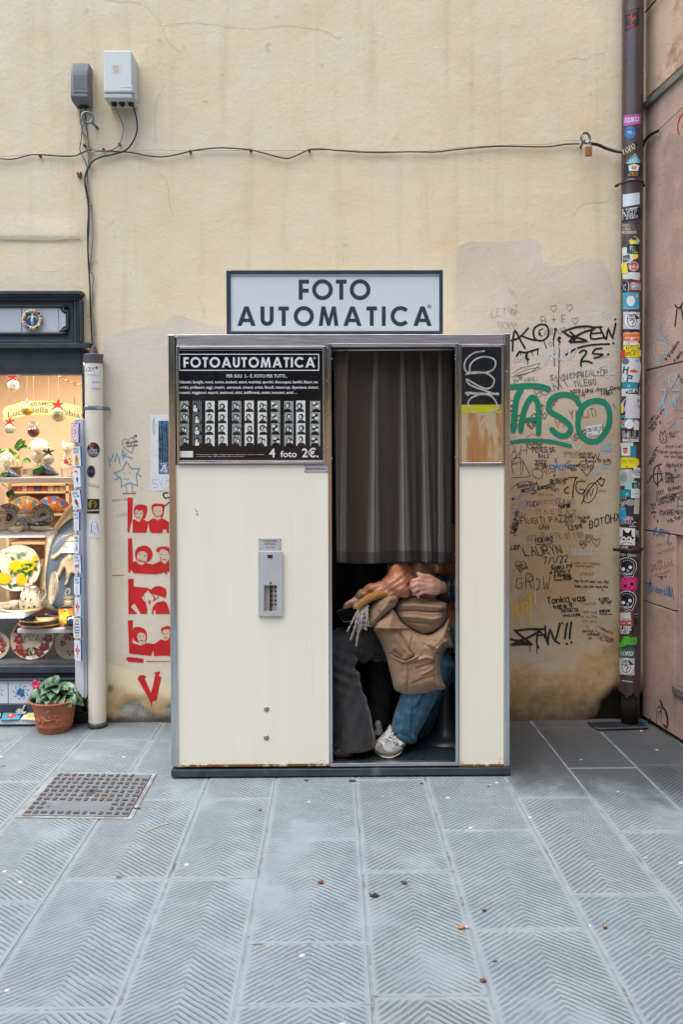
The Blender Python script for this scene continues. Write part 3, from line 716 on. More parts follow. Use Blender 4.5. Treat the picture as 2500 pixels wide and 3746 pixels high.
for s, x1, b in (('fidanzati, famiglia, nonni, nonne, studenti, attori, musicisti, sportivi, disoccupati, banditi, falsari, ne-', 1165, 1402), ('vrotici, professori, saggi, creativi,  astronauti, circensi, artisti, filosofi, misantropi, dipendenti, dottori,', 1166, 1421.5), ('maestri, viaggiatori, esperti, testimoni, cinici, indifferenti, cattivi, inventori, amici ...', 1086, 1440.5)):
    mb = MB(); print_text(mb, s, 656, x1, b, 10, f, bold=.014); mb.obj('lettering', WHT, poster)
mb = MB(); print_text(mb, '4', 985, 1007, 1672, 31, f, bold=.02); print_text(mb, 'foto', 1026, 1086, 1672, 22, f, bold=.015); print_text(mb, '2€.', 1105, 1166, 1672, 31, f, bold=.02); mb.obj('price_lettering', WHT, poster); mb = MB()
for k in range(2): print_text(mb, 'per informazioni e noleggio rivolgersi al gestore della macchina, servizio e assistenza', 719, 966 - k * 74, 1664 + k * 7, 3.2, f, bold=0)
mb.obj('lettering', WHT, poster)
pb('label_strip', mat('label_paper', '#DCE2E0', .5), 658, 1650, 706, 1673, -.0025, .0006, 0, parent=poster)
# eleven strips, four photographs each
PH = [mat('photo_grey_%s' % n, c, .3, v=.2, vs=200) for n, c in (('pale', '#DDE3E2'), ('light', '#A9AFAF'), ('mid', '#6F7475'), ('dark', '#26282B'), ('black', '#0F1012'))]
sx = [137, 252, 365, 480, 600, 712, 827, 944, 1062, 1167, 1290]; styles = 'BDFGBFCHSFH'
for i, x in enumerate(sx):
    lx = 600 + .4146 * x; r = random.Random(i + 5)
    for j in range(4):
        ty = 1465.5 + j * 41.6 + (0 if i % 2 else 1.2); x0, x1, y0, y1 = lx, lx + 33.5 + (i == 10) * 3, ty, ty + 40.4; bg = {'D': 2, 'H': 1, 'S': 1, 'B': 1}.get(styles[i], 0)
        mb = MB(); fl = lambda d: pm(-.0025 - d * .00003)
        def E(cx, cy, rx, ry, m, d, a=0): 
            P = [(cx + rx * math.cos(t_) * math.cos(a) - ry * math.sin(t_) * math.sin(a), cy + rx * math.cos(t_) * math.sin(a) + ry * math.sin(t_) * math.cos(a)) for t_ in [k * math.pi / 7 for k in range(14)]]
            P = [(min(max(px_, x0), x1), min(max(py_, y0), y1)) for px_, py_ in P]; mb.poly([fl(d)(*p) for p in P], m)
        mb.add([fl(0)(*p) for p in ((x0, y0), (x1, y0), (x1, y1), (x0, y1))], [(0, 1, 2, 3)], bg)
        if styles[i] == 'D' or bg == 1:
            for k in range(4): xx = x0 + 3 + k * 8 + r.uniform(-2, 2); mb.add([fl(1)(*p) for p in ((xx, y0), (xx + 2.5, y0), (xx + 2, y1), (xx, y1))], [(0, 1, 2, 3)], (bg + 1) % 4)
        cx, cy = x0 + 16 + r.uniform(-4, 4), y0 + 17 + r.uniform(-3, 3); s = styles[i]
        E(cx + r.uniform(-2, 3), y1 - 2, 15, 10, 3 if s in 'FGBC' else 4, 2)
        if s == 'D': E(cx - 2, cy, 8, 9, 3, 3, .3); E(cx - 4, cy + 3, 4, 6, 0, 4, .5); E(cx - 2, y1 - 6, 8, 9, 0, 5)
        elif s == 'H': E(cx, cy, 13, 7, 4, 3, r.uniform(-1, 1)); E(cx - 5, cy - 6, 6, 5, 0, 4); E(cx + 6, cy + 5, 7, 5, 0, 4.4); E(cx + 1, cy + 1, 4, 2, 4, 5)
        else:
            E(cx, cy + 1, 9 + r.uniform(-1, 2), 11, 4, 3, r.uniform(-.4, .4)); E(cx + r.uniform(-2, 1), cy + 2, 5, 7, 0, 4, r.uniform(-.3, .3)); E(cx - 2, cy, 1.3, .9, 3, 5); E(cx + 2, cy, 1.3, .9, 3, 5.3); E(cx, cy + 4.5, 2, .8, 2, 5.6)
            if s in 'BC' or (s == 'S' and j > 1): E(cx + 9, cy + 3, 7, 8, 4, 6, .4); E(cx + 9, cy + 5, 4, 5.5, 0, 7, .3)
        mb.obj('photograph', PH, poster, fix=False)
# plates, delivery slot, rivets
ALU = mat('brushed_aluminium', '#C7CCD3', .38, metal=.25, v=.04, vs=12); SCREW = mat('screw_dark', '#2A2C2E', .5, metal=.6)
pl = pb('web_plate', ALU, 1114, 1703, 1199, 1727, -.003, .003, .0008); INK = mat('ink_navy', '#20242C', .5)
mb = MB(); print_text(mb, 'fotoautomatica.com', 1120, 1193, 1718, 8, pm(-.0036)); mb.obj('lettering', INK, pl)
for x, y in ((1117.5, 1706.5), (1195.5, 1706.5), (1117.5, 1724), (1195.5, 1724)): mb = MB(); p = at(x, y, -.004); mb.lathe([(.0001, .0012), (.0022, .0008), (.0022, 0)], p, 8, R=Matrix.Rotation(math.pi / 2, 3, 'X')); mb.obj('screw', SCREW, pl)
pl = pb('delivery_plate', ALU, 946.5, 1969, 1029, 2011.5, -.003, .003, .0008)
mb = MB(); f = pm(-.0036); print_text(mb, 'CONSEGNA', 960, 1015, 1982, 7.4, f, bold=.008); print_text(mb, 'FOTO !N', 969, 1006, 1994, 7.4, f, bold=.008); print_text(mb, 'min. 4½', 972, 1004, 2005.5, 6.4, f, bold=.002); mb.obj('lettering', INK, pl)
for x, y in ((950.5, 1973), (1024.5, 1973), (950.5, 2007.5), (1024.5, 2007.5)): mb = MB(); mb.lathe([(.0001, .0012), (.0022, .0008), (.0022, 0)], at(x, y, -.004), 8, R=Matrix.Rotation(math.pi / 2, 3, 'X')); mb.obj('screw', SCREW, pl)
slot = MB()
sx0, sx1, sy0, sy1, hx0, hx1, hy0, hy1 = 945, 1034, 2019, 2253, 966, 1013.5, 2141, 2236
for r_ in ((sx0, sy0, sx1, hy0), (sx0, hy1, sx1, sy1), (sx0, hy0, hx0, hy1), (hx1, hy0, sx1, hy1)): slot.pbox(*r_, -.014, .0135)
slot = slot.obj('delivery_slot', ALU, booth)
pb('tray_back', mat('tray_metal', '#A8A29E', .5, metal=.2, v=.2, vs=30), hx0, hy0, hx1, hy1, -.0012, .001, 0, slot)
pb('tray_divider', SCREW, 987, hy0, 992.5, hy1, -.011, .0095, 0, slot)
for k in range(5):
    for cx in (994.5, 1008.5):
        mb = MB(); mb.lathe([(.0001, 0), (.0044, 0), (.0044, -.001)], at(cx, 2147 + k * 16.3, -.0024), 12, R=Matrix.Rotation(math.pi / 2, 3, 'X')); mb.obj('hole', mat('hole_black', '#0A0B0C', .8), slot)
lp = pb('lamp_window', SCREW, 979.5, 2029.5, 997, 2042, -.0155, .0015, 0, slot); pb('red_lens', mat('red_lens', '#7E1016', .25, spec=.8), 983.5, 2032.5, 993, 2039, -.0163, .0008, 0, lp)
mb = MB(); mb.ball(at(989.5, 2132.5, -.015), .005, 10); mb.obj('screw', mat('screw_brown', '#5A4038', .4, metal=.7), slot)
for y in (2594, 2699): mb = MB(); mb.ball(at(975, y, -.001), .0125, 16, sc=(1, .35, 1)); mb.obj('rivet', mat('rivet_grey', '#9FA2A4', .35, metal=.6), booth, True)
RV = mat('rivet_steel', '#9A9C9E', .3, metal=1)
for x, y in ((1196.5, 1394), (1197.5, 1516), (1197, 1640), (1197.5, 1272), (1210, 2034), (1208, 2392), (1215, 1314), (1215, 1678), (1668, 1314), (1667, 1673), (1667, 2028), (1668, 2383), (1667, 2736), (1857, 1360), (1858, 1626), (1668, 1300), (1662, 1268)):
    mb = MB(); mb.ball(at(x, y, -.011), .0035, 8, sc=(1, .6, 1)); mb.obj('rivet', RV, booth, True)
mb = MB(); 
for y in (1869,): mb.ribbon([(714, 1863), (718, 1869), (722, 1874)], 2, pm(-.0006)); mb.ribbon([(720, 1878), (723, 1886)], 3, pm(-.0006))
mb.obj('chipped_scratch', SCREW, booth)
mb = MB(); r = random.Random(31)
for i in range(46): x = r.choice((r.uniform(650, 700), r.uniform(1150, 1202), r.uniform(650, 1202), r.uniform(1684, 1700), r.uniform(1825, 1844))); y = 2796 - abs(r.gauss(0, 9)); mb.ribbon([(x, y), (x + r.uniform(-4, 4), y + r.uniform(0, 3))], r.uniform(.8, 2.2), pm(-.0006))
mb.obj('rust_specks', RUST, booth, fix=False, kind='stuff')
# curtain rod
mb = MB(); mb.tube([at(1203, 1281, .05), at(1680, 1278, .05)], .0042, 10); mb.obj('curtain_rod', mat('rod_white', '#D9D6D6', .3, v=.03), booth, True)
pb('inner_trim', mat('inner_grey', '#6A6C6C', .6), 1216, 1285, 1238, 1352, .16, .01, 0)
# ---------------------------------------------------------------- the curtain: one pleated cloth on the rod
def curtain():
    CX = [1216, 1230, 1272, 1290, 1330, 1380, 1400, 1440, 1471, 1488, 1515, 1540, 1556, 1586, 1611, 1628, 1655]   # pleats at the rod
    CB = [1232, 1240, 1252, 1273, 1322, 1372, 1400, 1444, 1484, 1508, 1536, 1565, 1586, 1601, 1612, 1632, 1654]   # the same threads at the hem
    A = [0, .6, 1, -.5, -.9, 1, -.2, -.9, 1, -.3, -.9, 1, -.3, -.9, 1, -.4, -.9]
    ny, nx = 110, 260; V = []; 
    for j in range(ny + 1):
        t = j / ny; y = 1279 + (2060 - 1279) * t; e = t ** .55; amp = .016 + .054 * e
        for i in range(nx + 1):
            s = i / nx * (len(A) - 1); k = min(int(s), len(A) - 2); u = s - k; c = u * u * (3 - 2 * u)
            x = (CX[k] * (1 - u) + CX[k + 1] * u) * (1 - e) + (CB[k] * (1 - u) + CB[k + 1] * u) * e
            # sharp crests, flat valleys
            a0, a1 = A[k], A[k + 1]; h = a0 * (1 - c) + a1 * c
            if a0 == 1: h = a1 + (1 - a1) * (1 - u) ** (2 + 7 * (1 - e))
            elif a1 == 1: h = a0 + (1 - a0) * u ** (2 + 7 * (1 - e))
            h += .25 * e * noise.noise(Vector((x * .02, t * 1.6, 5))) + .06 * noise.noise(Vector((x * .05, t * 5, 9))) * e
            yy = y + 3 * e * math.sin(x * .02) + 2 * noise.noise(Vector((x * .03, 1, 1))) * e
            V.append(tuple(at(x, yy, .062 - amp * h)))
    n = nx + 1; mb = MB(); mb.V = V; mb.F = [(j * n + i, j * n + i + 1, (j + 1) * n + i + 1, (j + 1) * n + i) for j in range(ny) for i in range(nx)]; mb.M = [0 if j < ny - 6 else 1 for j in range(ny) for i in range(nx)]
    return mb
CLO = mat('curtain_cotton', '#8A7868', .85, v=.08, vs=30, b=.5, bs=900, sheen=.35, k=.2); CLH = mat('curtain_hem', '#6E6054', .85, v=.1, vs=60, b=.5, bs=900, sheen=.15, k=.18)
cu = curtain(); cur = cu.obj('curtain', [CLO, CLH], None, True, fix=False)
so_ = cur.modifiers.new('thick', 'SOLIDIFY'); so_.thickness = .0012
tag(cur, 'pleated charcoal cloth curtain hanging on the rod in the booth doorway', 'curtain')
mb = MB()
for y in (2036,):
    r = [cu.V[104 * 261 + i] for i in range(261)]; mb.tube([(p[0], p[1] - .0006, p[2]) for p in r[::2]], .0007, 4)
mb.obj('hem_stitching', mat('thread_dark', '#1E1E20', .8), cur)
# ---------------------------------------------------------------- sign box on the booth roof
sign = thing('sign_box', 'long sign box with dark frame reading FOTO AUTOMATICA, standing on the booth roof', 'sign', (at(1225, 1222, .1).x, .1, ZT))
SF = mat('sign_frame_blue', '#22384A', .45, v=.25, vs=20, b=.2)
YS = .05; cor = ((828, 990), (1622, 988), (1623, 1219), (829, 1222))
pb('frame_side', SF, 828, 989, 843, 1222, YS, .14, .002, sign); pb('frame_side', SF, 1609, 987, 1622, 1220, YS, .14, .002, sign)
pb('frame_top', SF, 843.5, 988, 1608.5, 1003, YS, .14, .002, sign); pb('frame_bottom', SF, 843.5, 1211, 1608.5, 1221, YS, .14, .002, sign)
SP = mat('sign_acrylic', '#CBD6DE', .35, v=.015, vs=3, k=.95)
pb('face_panel', SP, 843, 1002, 1609, 1212, YS + .008, .006, 0, sign); pb('face_rim', mat('sign_rim', '#BFC6CB', .4), 843.5, 1003.5, 1608.5, 1006, YS + .002, .006, 0, sign); pb('back_panel', SF, 843, 1003, 1609, 1211, YS + .13, .009, 0, sign)
LT = mat('sign_letter_blue', '#1F3444', .5, v=.15, vs=40)
geo_word('FOTO', 1093, 1356, 1096, 73, 14.5, pm(YS + .0072), 'letter', LT, sign, one=False)
geo_word('AUTOMATICA', 868, 1580, 1192, 71, 14.5, pm(YS + .0072), 'letter', LT, sign, one=False)
mb = MB(); mb.ribbon(disc_ring(1572, 1121, 6.5, 1, n=20), 1.2, pm(YS + .007), rnd_=False); print_text(mb, 'R', 1569, 1575.5, 1125, 8, pm(YS + .007), bold=0); mb.obj('registered_mark', LT, sign)
# ---------------------------------------------------------------- stool inside
st = thing('stool', 'dark steel pedestal stool with flared foot bolted down inside the booth', 'stool', at(1632, 2700, .3))
GS = mat('stool_grey', '#3A4146', .4, metal=.3, v=.2)
c = at(1632, 2707, .32); zz = ZB + .012
mb = MB(); mb.lathe([(.001, zz), (.13, zz), (.13, zz + .008), (.085, zz + .02), (.05, zz + .05), (.04, zz + .12), (.04, .5), (.001, .5)], (c.x, .32, 0), 28); mb.obj('pedestal', GS, st, True)
mb = MB(); mb.lathe([(.001, .5), (.15, .5), (.165, .51), (.165, .53), (.15, .545), (.001, .548)], (c.x, .32, 0), 28); mb.obj('seat', BLACKIN, st, True)
RA=lambda P,n=0:[(1800+.4464*x,850+.4464*y)for x,y in P]
RB=lambda P:[(1800+.4467*x,1700+.4467*y)for x,y in P]
RC_=lambda P:[(380+.3704*x,1780+.3704*y)for x,y in P]
RD=lambda P:[(.4464*x,1000+.4464*y)for x,y in P]
RE=lambda P:[(2280+.4255*x,1000+.4255*y)for x,y in P]
RF=lambda P:[(2250+.383*x,1900+.383*y)for x,y in P]
INKB=mat('marker_black','#16171A',.45,v=.15,vs=30);INKG=mat('marker_faded','#6E675C',.8,v=.2,vs=30,k=.8);INKF=mat('pencil_grey','#99907F',.85,v=.1,k=.8);INKD=mat('marker_dark','#2E2B2A',.7,v=.25,vs=60)
GRN=mat('spray_green','#12886A',.5,v=.08,vs=6);RED=mat('spray_red','#C01218',.6,v=.18,vs=12,k=.9);BLU=mat('marker_blue','#1F78B4',.6,v=.15);LBL=mat('chalk_blue','#8FC3DC',.8,v=.15,vs=60);CYB=mat('crayon_blue','#3E9CC8',.8,v=.3,vs=90)
WSP=mat('faded_white_paint','#D3D8DA',.8,v=.1,vs=30);YEL=mat('marker_yellow','#E0BE1E',.6,v=.12);PUR=mat('marker_lilac','#8C80B4',.7);PNK=mat('marker_pink','#E49AB0',.7);ORR=mat('marker_rust','#C05038',.7);BRN=mat('marker_brown','#8A5A4A',.8)
def graff(m,label=None,parent=wall,fm=None,strokes=(),smooth=3,blobs=()):
 mb=MB();mk=fm or wmap
 for P,w in strokes:mb.ribbon(smoothpts(P,smooth)if smooth and len(P)>2 else P,w,mk())
 for(x,y),r in blobs:f=mk();mb.poly([f(x+r*math.cos(a*math.pi/5),y+r*math.sin(a*math.pi/5))for a in range(10)])
 o=mb.obj('graffiti',m,parent,fix=False)
 if label:o['label']=label
 return o
def writing(m,items,fm=None,parent=wall,label=None):
 mb=MB()
 for s,x,y,cap,w,ang in items:hand(mb,s,x,y,cap,(fm or wmap)(),w*(1.25 if m in(INKB,INKD)else 1.1),ang,jit=rnd.uniform(.3,.75),narrow=rnd.uniform(.66,.92),slant=rnd.uniform(-.25,.35))
 o=mb.obj('writing',m,parent,fix=False)
 if label:o['label']=label
def heart(cx,cy,r,k=1.1):return[(cx+r*.95*math.sin(t)**3,cy-r*k*(13*math.cos(t)-5*math.cos(2*t)-2*math.cos(3*t)-math.cos(4*t))/15)for t in[i*math.pi/9 for i in range(19)]]
k=.4464
graff(GRN,'big green spray painted tag reading TASO',fm=lambda:(lambda x,y,d=WZ-.0011-layer()*.2:at(x,y,d)),strokes=[(RA([(150,1268),(300,1256),(400,1262),(468,1282)]),20),(RA([(240,1290),(205,1360),(190,1480),(178,1620)]),22),(RA([(238,1625),(262,1480),(300,1385),(340,1350),(378,1400),(388,1520),(385,1645)]),20),(RA([(255,1545),(320,1535),(388,1530)]),17),(RA([(722,1410),(680,1350),(600,1328),(520,1345),(472,1400),(480,1465),(560,1515),(630,1570),(648,1620),(610,1665),(550,1660),(495,1615)]),20),(RA([(858,1378),(790,1395),(735,1450),(708,1560),(725,1650),(780,1705),(860,1712),(925,1650),(965,1560),(962,1450),(920,1390),(858,1378)]),20),(RA([(150,1722),(280,1706),(420,1708),(530,1722),(645,1752)]),14)])
graff(INKB,'thick black paint pen tag across the top of the scribbles',strokes=[(RA([(172,970),(176,880),(192,805),(235,880),(275,950)]),7),(RA([(162,885),(230,860),(300,785)]),7),(RA([(240,845),(300,870),(360,885)]),7),(RA([(400,755),(355,780),(342,830),(365,880),(420,885),(462,850),(465,790),(440,758),(400,755)]),7),(RA([(420,790),(392,805),(390,840),(415,850)]),4),(RA([(428,885),(438,915),(450,948)]),3.4),(RA([(525,795),(515,840),(508,880)]),6),(RA([(508,870),(512,960),(515,1095)]),3),(RA([(553,860),(556,980),(552,1150),(548,1290)]),3.6),(RA([(562,900),(545,880)]),6),(RA([(585,812),(640,850),(710,865),(780,892),(640,892),(750,820),(842,790),(790,770),(690,778),(585,812)]),8),(RA([(645,815),(690,865),(650,905)]),7),(RA([(905,775),(825,778)]),7),(RA([(828,780),(815,870),(922,862)]),7),(RA([(820,830),(895,822)]),6),(RA([(890,785),(912,830),(940,872),(958,790),(990,860),(1018,745)]),7),(RA([(612,1002),(700,950),(820,922),(965,915)]),7),(RA([(722,985),(755,965),(778,985),(735,1050),(735,1095)]),7),(RA([(735,1060),(780,1055),(825,1070)]),7),(RA([(850,955),(905,950)]),7),(RA([(852,958),(830,992),(910,1000),(880,1020),(845,1030)]),7),(RA([(205,1015),(230,978),(265,985),(300,980),(382,955)]),7),(RA([(380,958),(378,1000)]),4),(RA([(290,985),(285,1030),(300,1040)]),9),(RA([(296,1040),(297,1082)]),3),(RA([(235,985),(242,1005)]),3),(RA([(330,980),(340,1010)]),3)],blobs=[(RA([(1015,712)])[0],4),(RA([(1000,908)])[0],4),(RA([(957,1000)])[0],4.5),(RA([(395,830)])[0],5),(RA([(524,795)])[0],6),(RA([(556,866)])[0],6.5),(RA([(997,868)])[0],3)])
graff(INKB,'thick black tag with two exclamation marks low on the wall',strokes=[(RB([(150,1425),(230,1440),(330,1400),(400,1352),(320,1345),(200,1360)]),8),(RB([(190,1355),(240,1400),(330,1470)]),8),(RB([(160,1475),(240,1450),(330,1472),(250,1470),(160,1475)]),8),(RB([(340,1350),(430,1345)]),7),(RB([(395,1350),(375,1400),(370,1455),(385,1500)]),7),(RB([(370,1400),(440,1392)]),6),(RB([(440,1320),(445,1400),(465,1470)]),7),(RB([(370,1350),(430,1400),(465,1468)]),6),(RB([(460,1460),(480,1350),(520,1440),(560,1300)]),8),(RB([(520,1440),(556,1465)]),7),(RB([(620,1300),(608,1360),(602,1425)]),7.5),(RB([(655,1290),(645,1350),(640,1425)]),7.5),(RB([(318,1470),(316,1525)]),3),(RB([(372,1490),(374,1545)]),3.4)],blobs=[(RB([(581,1297)])[0],4),(RB([(617,1467)])[0],4.5),(RB([(655,1455)])[0],4.5)])
graff(WSP,strokes=[(RA([(430,930),(440,1080),(470,1010),(540,970)]),5),(RA([(490,1050),(520,930),(545,1050),(500,1000)]),5),(RA([(560,930),(580,1045)]),5),(RA([(560,1040),(640,930),(625,1040)]),5),(RA([(650,930),(640,1040),(700,950)]),4),(RA([(680,1110),(700,1180),(680,1230)]),5),(RA([(665,1140),(780,1125)]),5),(RA([(760,1120),(770,1200),(800,1110),(830,1200)]),5),(RA([(940,1080),(870,1120),(960,1190),(965,1090)]),5),(RA([(850,1165),(1015,1160)]),5),(RA([(905,660),(935,630)]),3),(RA([(520,1740),(640,1700),(700,1790),(760,1700),(870,1760)]),3),(RA([(440,1690),(560,1680)]),2.5)],smooth=2)
graff(YEL,strokes=[(RB([(315,1070),(322,1180),(320,1315)]),5),(RB([(265,1075),(262,1095)]),4),(RB([(150,1140),(180,1190),(155,1240)]),4),(RB([(205,1130),(200,1240),(240,1130),(245,1210)]),4),(RB([(255,1130),(290,1130),(290,1190),(255,1190),(255,1130)]),4),(RB([(160,1230),(190,1200),(210,1270)]),4),(RB([(235,1240),(238,1340)]),3),(RB([(185,1250),(188,1310)]),3),(RB([(290,1190),(296,1240)]),3)],smooth=2)
graff(WSP,strokes=[(RB([(655+25*j+(i*37+j*11)%9,688+6*i+(j*7)%5),(668+25*j+(i*23)%9,688+6*i+(j*5)%7)]),1.3)for i in range(10)for j in range(9)]+[(RB([(355,920),(362,1140)]),2.2),(RC_([(355,10),(348,100),(375,170)]),4),(RC_([(350,0),(395,20)]),3)],smooth=0)
lbl=mat('paper_label','#DADEE2',.6,v=.03);f=wmap();mb=MB();mb.poly([f(*p)for p in RA([(770,1592),(905,1570),(915,1650),(782,1676)])]);lb=mb.obj('paper_label',lbl,wall,fix=False)
mb=MB();hand(mb,'08.08.22',*RA([(783,1635)])[0],12,wmap(),1.8,-8);hand(mb,'BEOP',*RA([(790,1668)])[0],6,wmap(),1,-8);hand(mb,'♥',*RA([(878,1642)])[0],5,wmap(),2.5,0,jit=0);mb.obj('writing',INKB,lb,fix=False)
W=lambda R,*L_:[(s,*R([(x,y)])[0],cap*k,w,a)for s,x,y,cap,w,a in L_]
writing(INKD,W(RA,('AWWW...',270,1225,30,1.3,-6),('SANASEMPREALTOP',485,1210,42,1.5,-5),('TILEGO',680,1270,46,1.5,-10),('D+E=♥',675,1358,26,1.3,-8),('Js.B.',180,1245,36,1.3,-35),('BBAATT',385,1352,62,1.4,-20),('MJS',300,1600,34,1.3,-30),('YA',650,1530,60,2,-20),('OJTI',720,1520,60,1.3,-5),('L',1010,1440,30,1,0),('07/01/22',595,1820,20,1,0),('YUDI ANDREA',355,1915,16,1,0),('EST JURE',360,1945,18,1,-8),('BLBLBL',878,1880,22,1.2,0),('EF+13',305,1770,40,1.3,-20),('AH',160,1830,90,1.4,0),('APIA',448,2105,22,1.3,0),("VIB'S",495,2122,22,1.2,-5)))
writing(INKB,W(RA,('2023 Lara, Anna, Carlota, Ronja',640,1322,28,1.8,-5),('TABEA',895,1332,30,2,-4),('LOS',342,1765,34,1.8,0),('PENES DE',338,1802,34,1.8,-1),('BALI',385,1846,30,2,0),('2022',362,1896,30,2,0),('28.05.2022',715,1825,19,1.4,0),('ERICA ELISA',727,1850,15,1.4,0),('♥',770,1875,14,3,0),('8/4/23',798,1885,14,1.2,0),('Konnery',628,1932,24,1.4,-10),('1023',652,1955,20,1.4,-6),('06/03/22',478,2042,22,1.5,-3),('06/09/22',478,2064,22,1.5,-3),('SARA+SANA',213,2096,26,2,-8),('BESTIE 3.3.2023',247,2132,26,2,-10),('N',835,1870,50,2,0),('ENEA',360,1560,50,1.8,-60),('LUCIA',325,1612,40,2,-40),('CIA 2022',440,1530,44,1.8,-58),('SOLI',165,1500,50,1.8,-80),('60',178,1545,36,1.8,0),('lubt',160,1600,34,1.8,-5),('SMRW',680,1705,50,2,-15)))
writing(INKF,W(RA,('LET IT',0,690,60,1,-8),('ROMA',60,790,50,1,0),('ConS',190,1070,40,1,-10),('EDE',860,1400,40,1,0),('Roma 2022',840,1040,18,1,-8),('(X)',980,1430,34,1,0),('9 wonders',600,1850,26,1,-5),('VOE',120,640,40,1,30)))
writing(INKG,W(RA,('B + F',415,752,66,1.6,-3),('8.8.2022',430,838,40,1.3,-3))+W(RB,('DALLA',190,418,26,1.6,0),('M A S S A ?',372,405,44,1.7,0),('SEI',288,620,44,1.7,0),('PARTE DI NOI',418,608,46,1.8,-2),('DISTINGUERTI',392,318,36,1.7,1),('T-Swift♥',738,1148,22,1.1,0),('I had the time',722,1215,24,1.1,2),('of my life',730,1254,20,1.1,0),('with you!',740,1290,20,1.1,0),('AFRAID!',724,905,24,1.1,0),('So make the friendship',652,806,16,1,3),('take the moment',680,832,14,1,3),('CIAO MAMMA',380,250,20,1,3),('pace',880,220,20,1,0)))
graff(INKG,strokes=[(RA(heart(508,622,28)),1.5),(RA(heart(638,615,28)),1.5),(RA(heart(686,722,28)),1.5),(RA(heart(745,800,24)),1.3),(RA(heart(485,915,18)),1.2),(RB(heart(785,1325,12)),1)],smooth=0)
graff(INKD,strokes=[(RA([(165,1160),(240,1110),(300,1100),(398,1072),(330,1140),(220,1175),(190,1170),(300,1120),(415,1110),(300,1150),(165,1185)]),1.6),(RA(heart(780,1925,62)),2),(RA([(950,1855),(980,1870),(975,1895),(920,1900),(950,1855)]),1.2),(RB(heart(800,598,32)),1.6),(RB(heart(752,650,32)),1.6),(RB(heart(860,634,32)),1.6),(RB(heart(238,828,46)),1.8),(RB([(160,200),(220,150),(300,135),(370,155),(395,190)]),1.8),(RA([(365,1935),(410,1950),(420,1995),(385,2020),(340,1990),(335,1945),(365,1935)]),1.6),(RA([(180,1980),(165,1860),(240,1850),(300,1960),(310,2000),(160,2010)]),1.8),(RA([(160,1925),(230,1800),(240,1990),(260,1880),(180,1900)]),1.8),(RA([(490,1790),(410,1955)]),1.2),(RB(heart(645,440,50)),1.3)],smooth=2)
writing(INKD,W(RB,('YUDI',275,340,42,1.8,0),('FINGITI PAZZO',245,484,48,1.9,-3),('UHA',385,530,42,1.9,0),('?',598,500,24,1.8,0),('GROW',205,1020,98,1.7,-1),('Noah♥',705,445,26,1.6,0),('2023',728,474,18,1.6,0),('S+G',742,-15+55,38,2,0),('M+C',780,606,20,1.4,-4),('A+C',732,660,20,1.4,-4),('DAVID',612,440,18,1.2,-15),("you're on your own kid",675,958,18,1.5,2),('yeah, you can face this',685,1000,16,1.5,2),('Anne +',202,835,20,1.4,-6),('Cloud',228,862,20,1.4,-12),('Jennet +',742,1368,20,1.3,2),('Isabella',785,1395,18,1.2,3),('Mia',790,1428,18,1.2,0),('♥',905,1030,14,1.3,0),('Ana Tiana',335,250,20,1.4,-35)))
writing(INKB,W(RB,('LAURYN',278,748,70,2.4,-5),('7/1/22',430,810,52,2.2,-6),('LES!♥',640,535,38,2,-8),('Samia P♥',490,860,34,2.2,-5),('è stata a'.replace('è','e'),482,895,28,2.2,-6),('♥ Firenze',512,922,24,2.2,-4),('2023',590,945,22,2.2,-4),('Tonka was',462,1138,46,2.8,-5),('here ♥',515,1178,38,2.6,-4),('23/03/23',572,1206,24,2,-3),('viva Chile',585,1245,22,2,-4),('K-DOT',885,1118,24,1.8,-6),('ON TOP',900,1140,20,1.8,-4),('kanye',885,1205,22,2,-3),('BOTOHX',805,520,60,2.6,-16),('NOEHMZ',365,640,36,2.4,-6),('Marmi',548,355,32,3,-6),('E SONO STATE',175,560,20,2,-75),('A FIRENZE♥',195,580,20,2,-75),('LIEF',158,695,32,2.4,-5),('e',155,520,24,2,-80)))
graff(INKB,strokes=[(RB([(885,1222),(985,1228)]),2.5),(RB([(510,940),(580,942)]),2),(RB([(510,948),(575,946)]),2),(RB([(590,130),(640,105),(705,105)]),4),(RB([(690,110),(672,180),(665,250)]),4),(RB([(770,135),(700,140),(695,210),(740,240),(765,205),(720,200)]),3.4),(RB([(630,180),(600,200),(605,230),(630,232)]),4),(RB([(740,320),(790,210),(900,100)]),3.4),(RB([(755,240),(800,160),(850,150),(868,190),(850,260),(800,310),(760,300),(755,240)]),2.6),(RB([(895,110),(868,130),(905,175),(925,120),(880,118)]),3.4),(RB([(780,270),(800,200),(815,260),(835,190)]),2.4),(RB([(365,655),(500,645)]),2),(RB([(300,960),(302,925),(340,915),(345,945),(305,955)]),1.4)],smooth=2,blobs=[(RB([(666,262)])[0],3),(RB([(174,280)])[0],5)])
writing(BLU,W(RA,('SMOKE',490,1960,50,3,-10),('X',520,1890,40,2.6,0)))
writing(LBL,W(RA,('jolle',895,1745,34,2,0),('jasper',880,1785,32,2,0),('bff',930,1810,26,2,0),('yagmur',870,1930,26,2,3),('ciao',815,1985,30,2,-3)))
writing(PUR,W(RB,('Yan Jor♥',195,300,36,1.8,-32),('SARA',162,395,62,2.2,-14)));writing(PNK,W(RB,('C♥N',485,355,34,2.4,10)));graff(PNK,strokes=[(RB(heart(512,340,46)),2.6)],smooth=0)
writing(ORR,W(RA,('YO',440,1990,42,2.2,-20),('♥',505,2000,24,3,0)));writing(PNK,W(RA,('+C',560,1990,40,2.6,5)))
graff(ORR,strokes=[(RA([(520,1530),(545,1600),(575,1510),(590,1600),(615,1520)]),1.8),(RA([(530,1560),(605,1545)]),1.6),(RA([(250,1720),(330,1650),(420,1700),(300,1740),(250,1700)]),1.4)],smooth=2)
